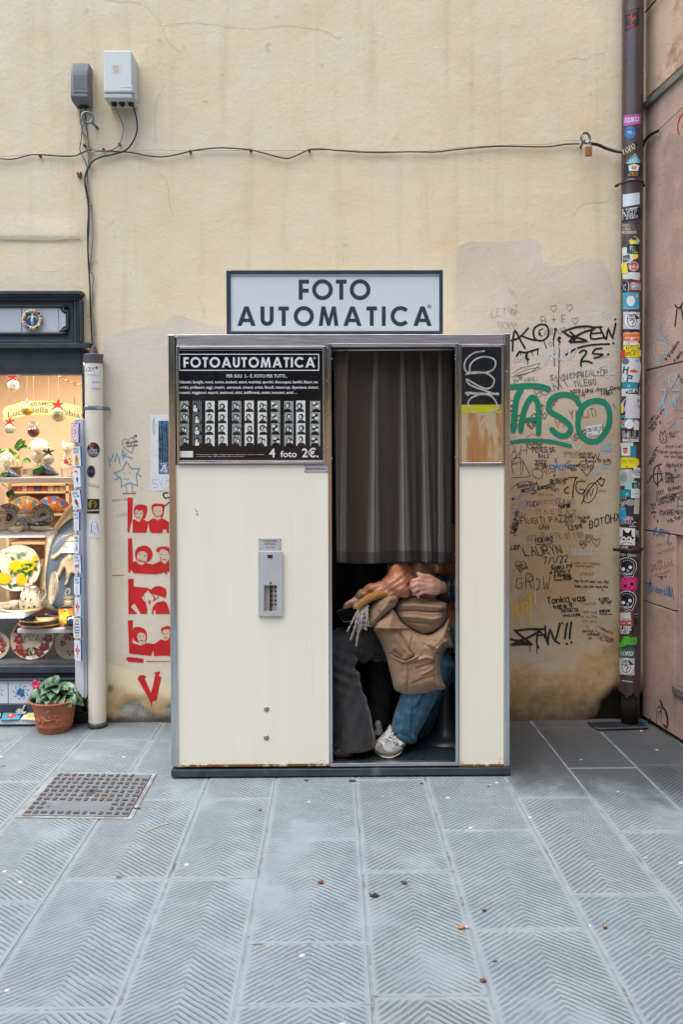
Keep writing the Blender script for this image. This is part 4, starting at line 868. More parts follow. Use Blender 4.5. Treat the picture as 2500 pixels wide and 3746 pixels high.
writing(BRN,W(RB,('I remember',860,1335,24,1.6,22),('all too well',868,1385,22,1.6,24),('ALISON',875,1430,28,2,15)))
def fillpoly(mb,P,f,band=9,m=0,axis=0):
 lo=min(p[axis]for p in P);hi=max(p[axis]for p in P);x=lo
 def clip(P,c,keep_less):
  out=[]
  for i in range(len(P)):
   a,b=P[i-1],P[i];ia=(a[axis]<=c)==keep_less;ib=(b[axis]<=c)==keep_less
   if ia!=ib:t=(c-a[axis])/(b[axis]-a[axis]);out.append((a[0]+(b[0]-a[0])*t,a[1]+(b[1]-a[1])*t))
   if ib:out.append(b)
  return out
 while x<hi:
  q=clip(clip(P,x,False),x+band,True);x+=band
  if len(q)>2:
   T=geometry.tessellate_polygon([[Vector((*p,0))for p in q]]);mb.add([f(*p)for p in q],[tuple(t)for t in T],m)
FACE=mat('bare_plaster_face','#CDBFA8',.85,v=.1,k=.82)
def portrait(mb,y0,hair,face,marks,body):
 f=wmap()
 for P in body:mb.poly([f(*p)for p in RC_(P)],0)
 for P in hair:f=wmap();mb.poly([f(*p)for p in RC_(smoothpts(P,3,True))],0)
 for P in face:f=wmap();mb.poly([f(*p)for p in RC_(smoothpts(P,3,True))],1)
 for P,w in marks:mb.ribbon(RC_(P),w,wmap(),0)
frames_=[([[(232,108),(286,110),(278,330),(262,380),(250,455),(232,450)],[(285,455),(280,335),(300,320),(340,350),(380,320),(440,350),(418,455)],[(452,440),(435,345),(490,310),(530,335),(575,312),(642,350),(642,458),(620,458),(616,422),(580,422),(578,458),(470,458)]],[[(300,280),(298,210),(330,180),(370,178),(420,190),(428,235),(410,300),(390,320),(330,320)],[(478,250),(468,200),(490,170),(540,168),(598,180),(590,250),(570,310),(500,300)]],[[(305,260),(320,225),(345,240),(380,235),(385,280),(370,320),(345,330),(315,300)],[(488,230),(500,200),(570,200),(575,260),(560,310),(530,325),(500,300)]],[([(310,262),(330,266)],2.2),([(355,265),(380,262)],2.4),([(330,305),(355,306)],2.4),([(498,240),(518,244)],2),([(540,244),(562,240)],2),([(510,290),(532,296),(560,288)],4),([(500,265),(508,300)],3),([(566,275),(560,300)],3)]),([[(236,515),(276,510),(286,745),(310,735),(350,770),(420,755),(480,770),(560,735),(600,765),(645,720),(647,835),(520,865),(295,855),(262,815),(258,850),(238,845)],[(600,840),(618,838),(628,864),(606,864)]],[[(312,710),(310,640),(345,595),(420,585),(470,630),(475,690),(435,740),(350,745)],[(518,640),(530,605),(590,592),(644,605),(640,690),(580,660)]],[[(325,690),(345,650),(395,640),(428,670),(425,720),(400,760),(365,775),(335,735)],[(545,660),(570,620),(630,640),(640,700),(610,760),(575,745)]],[([(342,668),(366,664)],2.4),([(395,688),(425,680)],2.6),([(352,725),(372,742),(398,738)],4.2),([(338,715),(350,740)],3),([(408,735),(400,755)],3),([(555,672),(580,674)],2.4),([(600,676),(622,670)],2.4),([(580,715),(600,726),(612,718)],3.2),([(552,700),(566,732)],3)]),([[(238,912),(293,912),(291,988),(440,1000),(425,1030),(395,1060),(372,1090),(385,1120),(410,1140),(430,1215),(420,1258),(362,1258),(300,1150),(265,1185),(330,1258),(240,1260)],[(490,1258),(470,1258),(480,1190),(520,1145),(590,1130),(620,1150),(652,1250),(652,1258),(512,1258),(505,1218),(490,1220)],[(436,1125),(464,1125),(448,1175)]],[[(458,1030),(500,990),(560,985),(614,1020),(608,1095),(580,1090),(520,1070),(480,1060)],[(430,1012),(460,1015),(470,1060),(455,1050)]],[],[([(480,1070),(500,1100),(488,1130)],4),([(500,1120),(540,1085)],3),([(385,1055),(400,1110)],1.6),([(365,1150),(380,1205)],1.4)]),([[(234,1322),(286,1318),(280,1545),(300,1550),(360,1570),(420,1545),(495,1555),(560,1510),(600,1520),(655,1480),(655,1680),(640,1670),(560,1670),(495,1675),(488,1615),(465,1672),(250,1648)],[(215,1700),(240,1682),(392,1700),(386,1740),(240,1730)],[(420,1722),(655,1724),(655,1730),(420,1730)]],[[(285,1500),(290,1400),(350,1388),(408,1415),(424,1470),(410,1530),(340,1540)],[(566,1430),(572,1395),(655,1382),(655,1520),(590,1500)]],[[(328,1480),(345,1445),(395,1450),(412,1490),(385,1550),(345,1530)],[(575,1440),(600,1412),(650,1420),(640,1500),(600,1522),(578,1480)]],[([(338,1475),(362,1480)],2.4),([(380,1478),(404,1474)],2.4),([(360,1520),(388,1522)],3.4),([(585,1452),(605,1454)],2.4),([(620,1452),(642,1446)],2.4),([(598,1494),(622,1492)],3.4)])]
for n_,(body,hair,face,marks)in enumerate(frames_):
 mb=MB();portrait(mb,0,hair,face,marks,body);o=mb.obj('stencil_frame',[RED,FACE],wall,fix=False);o['label']='red stencil of two portraits, '+['topmost of the four','second from the top','third from the top, the two kissing','lowest of the four'][n_]
mb=MB();f=wmap();mb.poly([f(*p)for p in RC_([(330,1900),(350,1865),(395,1860),(420,1885),(400,1890),(465,2040),(480,1980),(505,1860),(500,1835),(557,1825),(540,1870),(566,1880),(540,2000),(520,2110),(478,2120),(470,2170),(440,2090),(350,1930)])]);o=mb.obj('stencil_arrow',RED,wall,fix=False);o['label']='red stencilled arrow pointing down to the pavement'
graff(RED,strokes=[(RC_([(80,876),(195,874)]),2.4),(RD([(1005,1806),(1060,1802),(1110,1806)]),3)],smooth=0)
graff(CYB,'blue crayon star with a smiling face',strokes=[(RD([(935,1635),(1000,1610),(1035,1540),(1075,1600),(1145,1598),(1115,1650),(1125,1740),(1060,1715),(990,1750),(995,1690),(935,1635)]),3),(RD([(1030,1745),(1040,1800),(1015,1802)]),2.6),(RD([(1080,1735),(1085,1790),(1110,1795)]),2.6),(RD([(940,1695),(985,1665)]),2.6),(RD([(1118,1640),(1158,1665)]),2.6),(RD([(1015,1675),(1030,1690),(1060,1680)]),2),(RD([(1010,1640),(1018,1632)]),2),(RD([(1055,1640),(1062,1632)]),2),(RD([(905,1585),(880,1490),(905,1540),(930,1475)]),3),(RD([(940,1545),(955,1475),(975,1520),(980,1560)]),3),(RD([(1000,1440),(1005,1520),(1040,1470),(1005,1490),(1082,1515)]),3)],smooth=0)
graff(INKB,strokes=[(RD([(1078,1475),(1010,1420),(1002,1375),(1022,1352),(1048,1368),(1075,1345),(1100,1350),(1100,1400),(1078,1475)]),1.4),(RD([(1082,1352),(1112,1330)]),1.4),(RD([(1098,1330),(1118,1328),(1112,1345)]),2.4),(RD([(1010,1468),(1020,1450)]),1.4),(RD([(1375,1800),(1345,1800),(1338,1820),(1355,1842),(1382,1835)]),5),(RD([(1340,1912),(1365,1895),(1385,1875)]),4)],smooth=2)
writing(INKB,W(RD,('Jesgcae',1020,1395,18,1.1,-6),('+',1042,1405,12,1.1,0),('Finnycae',1034,1425,18,1.1,-6)))
writing(INKF,W(RD,('CIAO',960,1990,30,1,0),('amore mio',920,1870,22,1,-5)))
f=wmap();mb=MB();P=[(547,1515),(575,1519),(600,1514),(640,1516),(640,1796),(598,1794),(560,1797),(549,1793),(549,1650)];mb.poly([f(*p)for p in P]);pp=mb.obj('pasted_paper',mat('pasted_paper','#D4DADF',.7,v=.06,vs=20,col2='#BFC2C4',t=.6),wall,fix=False)
f=wmap();mb=MB();mb.poly([f(*p)for p in[(579,1540),(640,1538),(640,1734),(580,1735)]])
for i in range(5):mb.ribbon([(584+i*9,1700),(586+i*9,1640),(582+i*9,1560)],3+(i%2)*2,wmap(),1);
for i in range(16):r=random.Random(i);mb.ribbon([(582+r.uniform(0,34),1690+r.uniform(0,40)),(584+r.uniform(0,34),1690+r.uniform(0,40))],1.6,wmap(),2)
mb.obj('picture',[mat('picture_blue','#3E6C92',.6,v=.5,vs=60,col2='#20323F',t=.5),mat('picture_trees','#1D2A34',.6),lbl],pp,fix=False)
mb=MB();hand(mb,'SVA',561,1785,30,wmap(),1.6,-12);hand(mb,'La libertà'.replace('à','a'),600,1790,8,wmap(),1,-10);mb.obj('writing',PUR,pp,fix=False)
mb=MB()
for P in([(563,1530),(560,1545),(558,1560),(563,1590)],[(560,1535),(566,1545),(566,1590)]):mb.ribbon(P,1.6,wmap())
mb.obj('drawing',INKD,pp,fix=False)
CRK=mat('crack','#A09274',.95)
def crack(P,w):
 mb=MB();r=random.Random(len(P));Q=smoothpts(P,6);Q=[(x+r.uniform(-1.5,1.5),y+r.uniform(-1.5,1.5))for x,y in Q];mb.ribbon(Q,w,wmap());mb.obj('crack',CRK,wall,fix=False)
s1=lambda P:[(x*.797,y*.797)for x,y in P]
CRW=.7
for P in([(480,0),(560,8),(620,10),(680,40),(720,85),(745,125),(770,190),(830,245)],[(750,120),(850,105),(970,112),(1080,128),(1200,132),(1300,118),(1420,130),(1500,145),(1540,172),(1568,172)],[(760,385),(720,460),(710,560),(715,660)],[(740,800),(770,850),(775,930),(792,985)],[(165,1240),(210,1248),(290,1240)]):crack(s1(P),CRW)
for P in([(2040,222),(2080,220),(2105,213),(2140,216),(2175,200),(2215,198)],[(2100,790),(2115,765),(2150,745),(2220,738),(2240,715)],[(2220,695),(2275,700)],[(718,1075),(740,1115),(745,1145)]):crack(P,CRW)
crack([(-200,874),(0,877),(100,880),(190,880),(290,875)],2.4)
sm=lambda:(lambda x,y,d=.0015+layer():sat(x,y,d))
SW=dict(fm=sm,parent=sidew)
graff(BLU,'blue tag on the side wall beside the pipe clamp',**SW,strokes=[(RF([(370,85),(378,150)]),3),(RF([(405,75),(375,115),(412,160)]),3),(RF([(410,110),(425,160),(430,100),(445,95)]),3),(RF([(440,90),(470,100),(435,130),(460,150)]),3),(RF([(470,160),(480,110),(522,120),(510,215)]),3),(RF([(305,610),(360,615)]),3.4),(RF([(335,600),(320,700)]),3.4),(RF([(345,575),(346,700)]),3),(RF([(355,690),(370,630),(385,690),(402,640),(405,700)]),3),(RF(heart(420,680,18)),2.6),(RF([(440,715),(450,660),(465,700),(478,660),(480,720)]),3),(RF([(490,720),(505,630),(512,720)]),3),(RF([(520,730),(525,640),(535,740)]),3),(RF([(545,735),(550,650),(568,765)]),3)],smooth=0)
graff(ORR,**SW,strokes=[(RF([(350,500),(385,450),(360,440),(395,430),(400,490),(425,430),(428,480)]),2.2),(RF([(440,480),(450,420),(475,480),(480,410),(500,470),(515,395),(530,450),(545,390),(555,440)]),2.2),(RF([(385,530),(450,515),(530,490)]),2),(RF([(410,410),(430,385),(455,395),(435,415),(410,410)]),2),(RF([(345,420),(360,445)]),1.6),(RF([(520,365),(538,370)]),1.6)],smooth=0)
graff(LBL,**SW,strokes=[(RE([(290,530),(270,685),(320,780),(345,690),(400,685),(365,600),(380,525),(335,570),(290,530)]),3),(RE([(340,1010),(370,1000),(350,1090),(310,1170)]),5),(RE([(340,1080),(385,1230)]),5),(RE([(395,880),(420,980),(470,870)]),5),(RE([(400,1060),(420,1140),(440,1060),(455,1140)]),5),(RE([(430,1000),(500,1010)]),5),(RE([(390,1330),(460,1270),(500,1330)]),3),(RE([(300,900),(340,860)]),4),(RE([(320,420),(315,490),(360,400)]),2),(RE([(480,1780),(470,1700),(500,1650)]),2)],smooth=2)
graff(INKB,**SW,strokes=[(RE([(450,270),(485,300),(530,230)]),5),(RE([(465,310),(450,455)]),4),(RE([(500,280),(530,440)]),5),(RE([(335,1640),(280,1660),(262,1740),(290,1810),(340,1760)]),3),(RE([(300,1830),(308,1650),(345,1790)]),3),(RE([(262,1725),(345,1720)]),2.6),(RE([(325,1350),(322,1440),(350,1458),(378,1440),(365,1350),(345,1385),(325,1350)]),1.8),(RE([(338,1400),(352,1420),(340,1440)]),1.6),(RE([(180,845),(380,795),(517,748)]),.01)],smooth=2)
SWk=.4255
WS=lambda R,*L_:[(s,*R([(x,y)])[0],cap*SWk,w,a)for s,x,y,cap,w,a in L_]
writing(INKD,WS(RE,('@ a/gambino',380,745,26,1.5,-55),('@ sophia',448,760,22,1.3,-50),('ARANCINI',375,1665,30,1.8,-2),('ROMA',370,1735,22,1.5,0),('CAPUT',368,1768,22,1.5,0),('MUNDI',368,1798,22,1.5,0),('CJM',420,1755,32,1.6,0),('♥',445,1705,30,1.3,0),('CITT',295,1905,26,1.5,-10),('LAUREATA!',292,1950,26,1.4,-10),('23/11/23',308,1985,26,1.4,-10),('Queen',395,1870,28,1.5,-15),('Lauretta!',405,1915,26,1.4,-12),('05/11/20',412,1945,22,1.3,-10),('MAREMMA!',325,2080,40,1.8,-4),('VALE',240,1998,18,1.4,0),('TI',250,2030,16,1.4,0),('AMO',246,2060,16,1.4,0),('♥',268,2095,14,1.4,0),('VIVA LA',400,1390,20,1.3,-15),('FIKA',415,1412,18,1.2,-12),('ITavo avayen eisa',295,1545,28,1.2,2),('oti katalavis',355,1585,26,1.1,2),('Anya LuLLi♥',370,1500,26,1,-3),('AJ',480,905,36,1.6,0),('G',505,940,34,1.6,0),('MARTA',245,1285,20,1.1,-55),('Rosita sofi anna',240,1340,20,1.1,-55),('vive 21',255,1360,18,1.1,-55),('Jance covara',230,1650,20,1.1,-65),('29.09.23',250,1645,18,1.1,-65),('Susan',225,1800,20,1.1,-60),('L',298,2135,20,1.6,0),('he ferroj',395,2145,30,1.4,-20))+WS(RF,('Samir S',420,555,14,.9,0),('21.11',440,575,10,.9,0)),**SW)
writing(INKF,WS(RF,('Jennifer',395,250,26,1.2,-4),('+',430,290,20,1.2,0),('Veronica',412,345,30,1.2,-22))+WS(RE,('Ti voglio bene',455,1100,14,.8,0),('per sempre',455,1180,14,.8,0)),**SW)
writing(BLU,WS(RE,('B',475,2060,100,2.2,0),('o',510,2150,30,2,0)),**SW);writing(PNK,WS(RE,('ONLY LOVE',390,1290,28,1.8,-25)),**SW)
writing(RED,WS(RE,('♥',320,1288,16,4,0)),**SW)
mb=MB();mb.ribbon([(2488,492),(2481,475),(2482,450),(2492,425),(2505,415)],4,sm());mb.ribbon([(2498,460),(2520,440)],4,sm());mb.obj('graffiti',RED,sidew,fix=False)
graff(mat('oil_stain','#2C2222',.5,v=.3),**SW,strokes=[(RF([(440,1730),(460,1790),(490,1830)]),6),(RF([(485,1820),(508,1900),(500,1990),(470,1960)]),6),(RF([(410,1800),(440,1790),(450,1830),(420,1840)]),3),(RF([(345,1900),(325,1950)]),5),(RF([(403,1810),(402,1975)]),1.4),(RF([(445,1830),(446,1985)]),1.4),(RF([(425,1840),(423,1900)]),1.2),(RF([(490,1990),(492,2060)]),1.2)],smooth=2)
mb=MB();dd=-.034;fl=lambda x,y:sat(x,y,dd)
fillpoly(mb,RF([(562,1385),(600,1370),(653,1315),(720,1300),(720,1450),(640,1455),(600,1440),(580,1450),(562,1430)]),fl,30)
for x,l in((568,90),(590,40),(612,130),(628,150),(646,70)):mb.ribbon(RF([(x,1430),(x+1,1430+l)]),2.4,fl)
r=random.Random(3)
for i in range(16):x,y=r.uniform(570,650),r.uniform(1040,1330);mb.poly([sat(2250+.383*(x+5*math.cos(a)),1900+.383*(y+5*math.sin(a)),dd)for a in range(6)])
mb.obj('paint_splash',mat('dark_red_splash','#3A2420',.5),sidew,fix=False)
class Cyl:
 def __init__(s,px,py,Y,r):
  c=at(px,py,Y);s.c=Vector((c.x,c.y));s.r=r;v=Vector((CAM.x,CAM.y))-s.c;s.vd=v.normalized();s.pd=Vector((-s.vd.y,s.vd.x));
  if s.pd.x<0:s.pd=-s.pd
  s.dist=v.length
 def mapf(s,off=.0006):
  def f(px,py):
   d=ray(px,py);h=Vector((d.x,d.y));o=Vector((CAM.x,CAM.y))-s.c;R=s.r
   a=h.dot(h);b=2*o.dot(h);c=o.dot(o)-R*R;q=b*b-4*a*c
   t=(-b-math.sqrt(q))/(2*a)if q>0 else-b/(2*a)
   p=CAM+d*t;n=(Vector((p.x,p.y))-s.c).normalized();return Vector((s.c.x+n.x*(R+off),s.c.y+n.y*(R+off),p.z))
  return f
PR=pw(37.5,WALL-.07);pipe=Cyl(2312,1200,WALL-.072,PR)
BROWN=mat('pipe_brown','#4D3E40',.32,metal=.1,v=.16,vs=5,spec=.6,coat=.2,k=.8,col2='#3B2C2B',t=.55)
dp=thing('drainpipe','brown metal drainpipe in the wall corner, plastered with stickers from top to bottom','drainpipe',(pipe.c.x,pipe.c.y,0))
mb=MB();zb_=at(2305,2535,WALL-.07).z;mb.tube([(pipe.c.x,pipe.c.y,z)for z in(zb_,2.2,5.2)],PR,32,cap=False)
for j in range(32):v=mb.V[j];mb.V[j]=(v[0],v[1],v[2]+.012*math.sin(j*1.1)+.008*math.sin(j*2.7))
po=mb.obj('pipe',BROWN,dp,True)
mb=MB();mb.tube([(pipe.c.x+PR+.012,WALL-.02,z)for z in(.0,5.2)],.007,8);mb.obj('corner_strip',mat('corner_strip','#8B8264',.7,v=.25),dp,True)
mb=MB();mb.tube([(pipe.c.x,pipe.c.y,zb_+.03),(pipe.c.x,pipe.c.y,.004)],PR*.8,20);mb.obj('drain_socket',mat('black_socket','#15110F',.95),dp,True)  # near-black stub below the cut end of the pipe
for y,rr in((672,.007),(2012,.009)):
 z=at(2312,y,WALL-.07).z;mb=MB();P=[(pipe.c.x-PR-.022,WALL-.03,z),(pipe.c.x-PR-.006,pipe.c.y,z)]+[(pipe.c.x+(PR+.003)*math.sin(a),pipe.c.y-(PR+.003)*math.cos(a),z)for a in[math.radians(t)for t in range(-85,91,12)]]+[(pipe.c.x+PR+.006,pipe.c.y,z),(pipe.c.x+PR+.018,WALL-.03,z)]
 mb.tube(P,[(.0025,rr)]*len(P),8);cl=mb.obj('clamp',BROWN if y<1000 else mat('clamp_dark','#241F20',.4),dp,True)
 for sx_ in(-1,1):mb=MB();mb.ball((pipe.c.x+sx_*(PR+.016),WALL-.045,z),.0095,10);mb.obj('bolt',mat('bolt_dark','#2A2526',.4,metal=.4),cl,True)
_sl=[.0]
SM={}
def smat(c):
 if c not in SM:SM[c]=mat('sticker_'+c.lstrip('#').lower(),c,.4,v=.05,vs=40,k=.85)
 return SM[c]
def ell(cx,cy,rx,ry=None,n=20,a=0):ry=ry or rx;return[(cx+rx*math.cos(2*math.pi*i/n),cy+ry*math.sin(2*math.pi*i/n))for i in range(n)]
def rect(x0,y0,x1,y1,a=0):
 cx,cy=(x0+x1)/2,(y0+y1)/2;c,s_=math.cos(math.radians(a)),math.sin(math.radians(a));return[(cx+(x-cx)*c-(y-cy)*s_,cy+(x-cx)*s_+(y-cy)*c)for x,y in((x0,y0),(x1,y0),(x1,y1),(x0,y1))]
def sticker(cyl,P,col,parts=(),parent=None,label=None,n=None):
 """P outline in photo pixels; parts: (kind, colour, ...)"""
 _sl[0]=(_sl[0]+.0003)%.0024;base=.0005+_sl[0];cols=[col];mb=MB();fillpoly(mb,P,cyl.mapf(base),3,0)
 for q in parts:
  base+=.00007 if q[0]=='p' else .00003;f=cyl.mapf(base)
  if q[1]not in cols:cols.append(q[1])
  m=cols.index(q[1]);fl_=lambda x,y:(x,y,0);tmp=MB()
  if q[0]=='p':fillpoly(mb,q[2],f,3,m)
  elif q[0]=='l':tmp.ribbon(q[2],q[3],fl_)
  elif q[0]=='t':print_text(tmp,q[2],q[3],q[4],q[5],q[6],fl_,0,bold=q[7]if len(q)>7 else .01,shear=q[8]if len(q)>8 else 0,ang=q[9]if len(q)>9 else 0)
  elif q[0]=='h':hand(tmp,q[2],q[3],q[4],q[5],fl_,q[6],q[7]if len(q)>7 else 0)
  for fc in tmp.F:fillpoly(mb,[tmp.V[i][:2]for i in fc],f,5,m)
 o=mb.obj('sticker',[smat(c)for c in cols],parent or dp,fix=False)
 if label:o['label']=label
K,Wt,RDc,YL='#15161A','#DADDE0','#C0202A','#E8DC3A'
S=lambda*a,**k:sticker(pipe,*a,**k)
S([(2288,42),(2341,27),(2340,92),(2288,115)],'#1B1517',[('t',RDc,'DAVID & GEORGE',2291,2336,52,8,.01,0,-14),('l',RDc,smoothpts([(2300,60),(2315,66),(2325,62),(2318,75),(2308,82),(2316,90)],3),3),('l',RDc,[(2312,50),(2316,80)],2.5),('l',RDc,[(2298,72),(2326,66)],2),('t',RDc,'ROMANO',2294,2326,104,7,.01,0,-12)])
S([(2284,422),(2346,416),(2345,452),(2284,462)],'#B45CA8',[('l',K,[(2290,427),(2342,421)],4),('t',Wt,'KOKO',2287,2342,449,17,.03,.3,-6)],label='pink sticker with slanted white capitals')
S(ell(2307,486,20,23),'#1F6FB0',[('t',Wt,'nt',2299,2314,487,11,.02),('l',Wt,[(2291,493),(2322,488)],1)])
S([(2282,545),(2332,512),(2338,540),(2284,575)],'#1C1A18',[('t','#D8CFA0','KOKO',2285,2336,566,19,.035,.2,-30),('l','#D8CFA0',[(2284,572),(2338,538)],1)])
S([(2294,595),(2326,561),(2344,592),(2310,625)],'#6FB5BC',[('t',Wt,'KO',2309,2336,601,17,.03,0,-25),('l',K,[(2303,590),(2326,570)],3)])
S([(2287,600),(2349,596),(2349,642),(2287,648)],'#14161A',[('p',Wt,[(2302,606),(2322,600),(2341,606),(2336,626),(2304,626)]),('p','#C86A2C',ell(2321,613,9,7)),('p','#E0B090',ell(2321,608,6,5)),('t','#C8A03A','7 MEI 2022',2305,2336,635,5),('t','#C8A03A','DE ZILLE',2300,2335,643,7)])
S([(2282,712),(2341,705),(2341,747),(2282,758)],'#C9DCE6',[('t','#E3AFA0','EK',2320,2338,723,12),('t','#E3AFA0','A',2322,2334,740,10)],label='pale blue sticker faded almost blank')
S([(2278,770),(2350,758),(2350,800),(2279,814)],'#15171C',[('t',Wt,'NGZ',2279,2342,803,34,.06,.25,-9)],label='black sticker with fat white letters')
S([(2279,818),(2312,812),(2334,845),(2318,858),(2279,868)],'#5A5658',[('t','#D8C8A8','DONT',2280,2306,829,9,.01),('t','#D8C8A8','CALL',2283,2309,842,10),('t','#D8C8A8','MODERNE',2279,2330,855,10,.01)])
S([(2302,880),(2325,862),(2344,880),(2337,893),(2310,892)],'#B8B48A',[('p','#3E4C55',ell(2322,873,9,7)),('p',YL,rect(2306,880,2326,893,-8))])
S([(2279,908),(2290,903),(2312,920),(2326,945),(2305,962),(2279,965)],Wt,[('p','#5D6266',[(2281,936),(2306,930),(2308,955),(2281,963)]),('l',Wt,[(2284,945),(2304,952)],6)])
S(ell(2326,937,10,11),YL,[('h','#9C8F1A','NO',2319,2,6,1)])
S([(2297,893),(2340,895),(2338,930),(2296,928)],'#14171A',[('t',Wt,'R',2307,2322,917,18,.02),('t','#2F9C6A','R',2314,2330,920,18,.01),('t','#2F9C6A','REVIL',2299,2315,926,5),('t',Wt,'RACING',2316,2335,926,5)])
S(rect(2277,964,2298,1000,-8),YL)
S(ell(2320,975,17.5,17.5),Wt,[('p',RDc,ell(2320,975,15.5)),('t',Wt,'ple',2307,2334,981,15,.03),('t',Wt,'OIO',2309,2330,990,6)],label='round red and white sticker')
S([(2280,1000),(2312,995),(2344,998),(2342,1026),(2310,1020),(2280,1022)],'#D6D9DC',[('h','#A6ABAF','SKRAN',2290,1018,16,1.2,2)])
S(ell(2288,1050,18,30),'#152C38',[('l',Wt,ell(2288,1050,15,26)+[(2303,1050)],2),('h',Wt,'X',2280,1062,20,3)])
S([(2306,1030),(2347,1031),(2347,1064),(2306,1062)],RDc,[('p',Wt,rect(2309,1034,2344,1060)),('h',K,'SARBI',2310,1046,10,1.8,-3),('h',K,'SARBI',2310,1059,10,1.8,-2)],label='red bordered white sticker with black tag written twice')
S([(2281,1071),(2340,1069),(2340,1131),(2281,1133)],'#3BA0C0',[('l','#E3CB4A',[(2287,1127),(2335,1129)],3),('p',Wt,ell(2310,1100,15,20)),('p','#E0B040',ell(2332,1083,5)),('l',RDc,[(2298,1083),(2318,1081)],2)],label='blue sticker with a white balloon shaped figure')
def qface(cx,cy,sc):
 r_=[('p',Wt,ell(cx,cy,30*sc,32*sc))]
 for i in range(26):
  a=2*math.pi*i/26;r_.append(('l','#33363A',[(cx+27*sc*math.cos(a),cy+30*sc*math.sin(a)),(cx+32*sc*math.cos(a),cy+35*sc*math.sin(a))],1.4))
 return r_+[('l',K,smoothpts([(cx-15*sc,cy-6*sc),(cx-14*sc,cy+12*sc),(cx-4*sc,cy+23*sc),(cx+8*sc,cy+22*sc),(cx+16*sc,cy+8*sc),(cx+16*sc,cy-4*sc)],3),2),('l',K,[(cx-16*sc,cy-7*sc),(cx-13*sc,cy-20*sc),(cx+12*sc,cy-22*sc),(cx+17*sc,cy-8*sc),(cx-16*sc,cy-7*sc)],2),('p',K,[(cx+8*sc,cy-22*sc),(cx+14*sc,cy-21*sc),(cx+28*sc,cy-6*sc),(cx+14*sc,cy-5*sc)]),('t',K,'BADBOYS',cx-9*sc,cx+8*sc,cy-12*sc,7*sc),('l',K,smoothpts([(cx-7*sc,cy+2*sc),(cx,cy-3*sc),(cx+8*sc,cy+1*sc),(cx+5*sc,cy+8*sc),(cx+1*sc,cy+12*sc)],3),2.8),('p',K,ell(cx+2*sc,cy+18*sc,2*sc,n=8))]
S([(2283,1140),(2342,1142),(2342,1210),(2283,1208)],'#C9CDCF',qface(2314,1172,1.0)+[('l',K,[(2284,1206),(2342,1208)],5)],label='upper of the two round stickers with a question mark face in a cap')
S([(2283,1219),(2300,1213),(2312,1220),(2325,1213),(2342,1219),(2342,1247),(2283,1246)],'#E0702A',[('t',Wt,'ORANGE ARMY CK 1980',2288,2338,1239,6,.01),('p',Wt,ell(2313,1240,4)),('l',Wt,[(2285,1219),(2341,1219)],2)],label='orange sticker')
S(rect(2284,1247,2336,1262),Wt,[('l',RDc,[(2292,1248),(2294,1260)],4),('l',RDc,[(2310,1252),(2330,1250)],4),('l','#1C2B5A',[(2300,1248),(2304,1260)],3)])
S(rect(2277,1280,2290,1312),'#D2401E');S(rect(2330,1280,2347,1303),Wt)
S([(2282,1256),(2343,1256),(2342,1308),(2282,1306)],'#E8D41C',[('h',K,'DREW,',2284,1284,22,2.6,-2),('h',K,'DREW',2286,1303,14,2.4,-6),('p','#5C7CC0',ell(2337,1275,4))],label='yellow sticker with a black tag written twice')
S([(2278,1312),(2300,1308),(2340,1310),(2348,1340),(2340,1400),(2300,1404),(2277,1398)],'#CBD4D8',[('p','#5B6E7B',ell(2291,1322,13,12)),('p','#7DB0C8',ell(2333,1320,8,6)),('p','#2A2E32',rect(2282,1340,2287,1366,12)),('p','#2A2E32',rect(2296,1342,2301,1368,12)),('p','#2A2E32',rect(2284,1350,2300,1355,5)),('p','#D4552C',[(2305,1356),(2322,1350),(2336,1360),(2330,1364),(2308,1362)]),('p','#2A2E32',rect(2296,1374,2301,1398,14)),('p','#2A2E32',rect(2299,1372,2316,1386,14)),('p','#CBD4D8',rect(2302,1377,2311,1382,14)),('p','#3E9CA8',rect(2294,1368,2302,1374,20)),('l','#8896A0',[(2280,1380),(2290,1400)],2)],label='torn layers of grey and white stickers')
S([(2277,1421),(2340,1424),(2338,1445),(2277,1450)],'#D5D8DA');S([(2290,1432),(2342,1414),(2343,1444),(2292,1440)],'#1B1D20',[('t',Wt,'ALUPA',2290,2339,1437,15,.04,0,-2),('l',Wt,[(2291,1441),(2341,1443),(2341,1416)],1.4)])
S([(2280,1397),(2333,1398),(2333,1421),(2280,1423)],'#2388A6',[('p','#9CCBD6',rect(2299,1408,2307,1416))],label='upper blue rectangular sticker')
S([(2294,1446),(2343,1446),(2341,1530),(2290,1530)],'#C8CBD0',[('h',K,'BE',2333,1460,10,2,90),('h',K,'UP',2334,1482,9,2,90)]);S(rect(2276,1475,2284,1510),'#D9D34A')
S(ell(2304,1482,27,28),'#C9A8D4',[('p','#3E3478',ell(2303,1478,19,22)),('p','#E3C2DC',ell(2303,1486,13,18)),('l','#6C4C94',[(2297,1482),(2310,1482)],1)],label='lilac round sticker with a portrait')
S([(2295,1508),(2334,1504),(2334,1540),(2295,1535)],'#C4C6DA',[('p','#3A3A8C',rect(2299,1515,2317,1527)),('p','#3A3A8C',rect(2318,1505,2330,1514)),('p','#3A3A8C',rect(2318,1528,2331,1536)),('t','#23264A','ROUEN',2295,2333,1534,7,.01)])
S([(2274,1520),(2292,1519),(2290,1567),(2273,1566)],'#2590B4',[('p','#E0622C',ell(2281,1542,6,9)),('p',K,ell(2281,1533,5,5)),('l','#E8D040',[(2275,1557),(2287,1562)],3)])
S(ell(2304,1552,17,17),'#DCDFE2',[('l','#7E9CB8',[(2297,1548),(2311,1545)],1),('l','#7E9CB8',[(2297,1555),(2312,1556)],1)]);S([(2322,1540),(2340,1542),(2338,1580),(2320,1572)],'#D0D2D4')
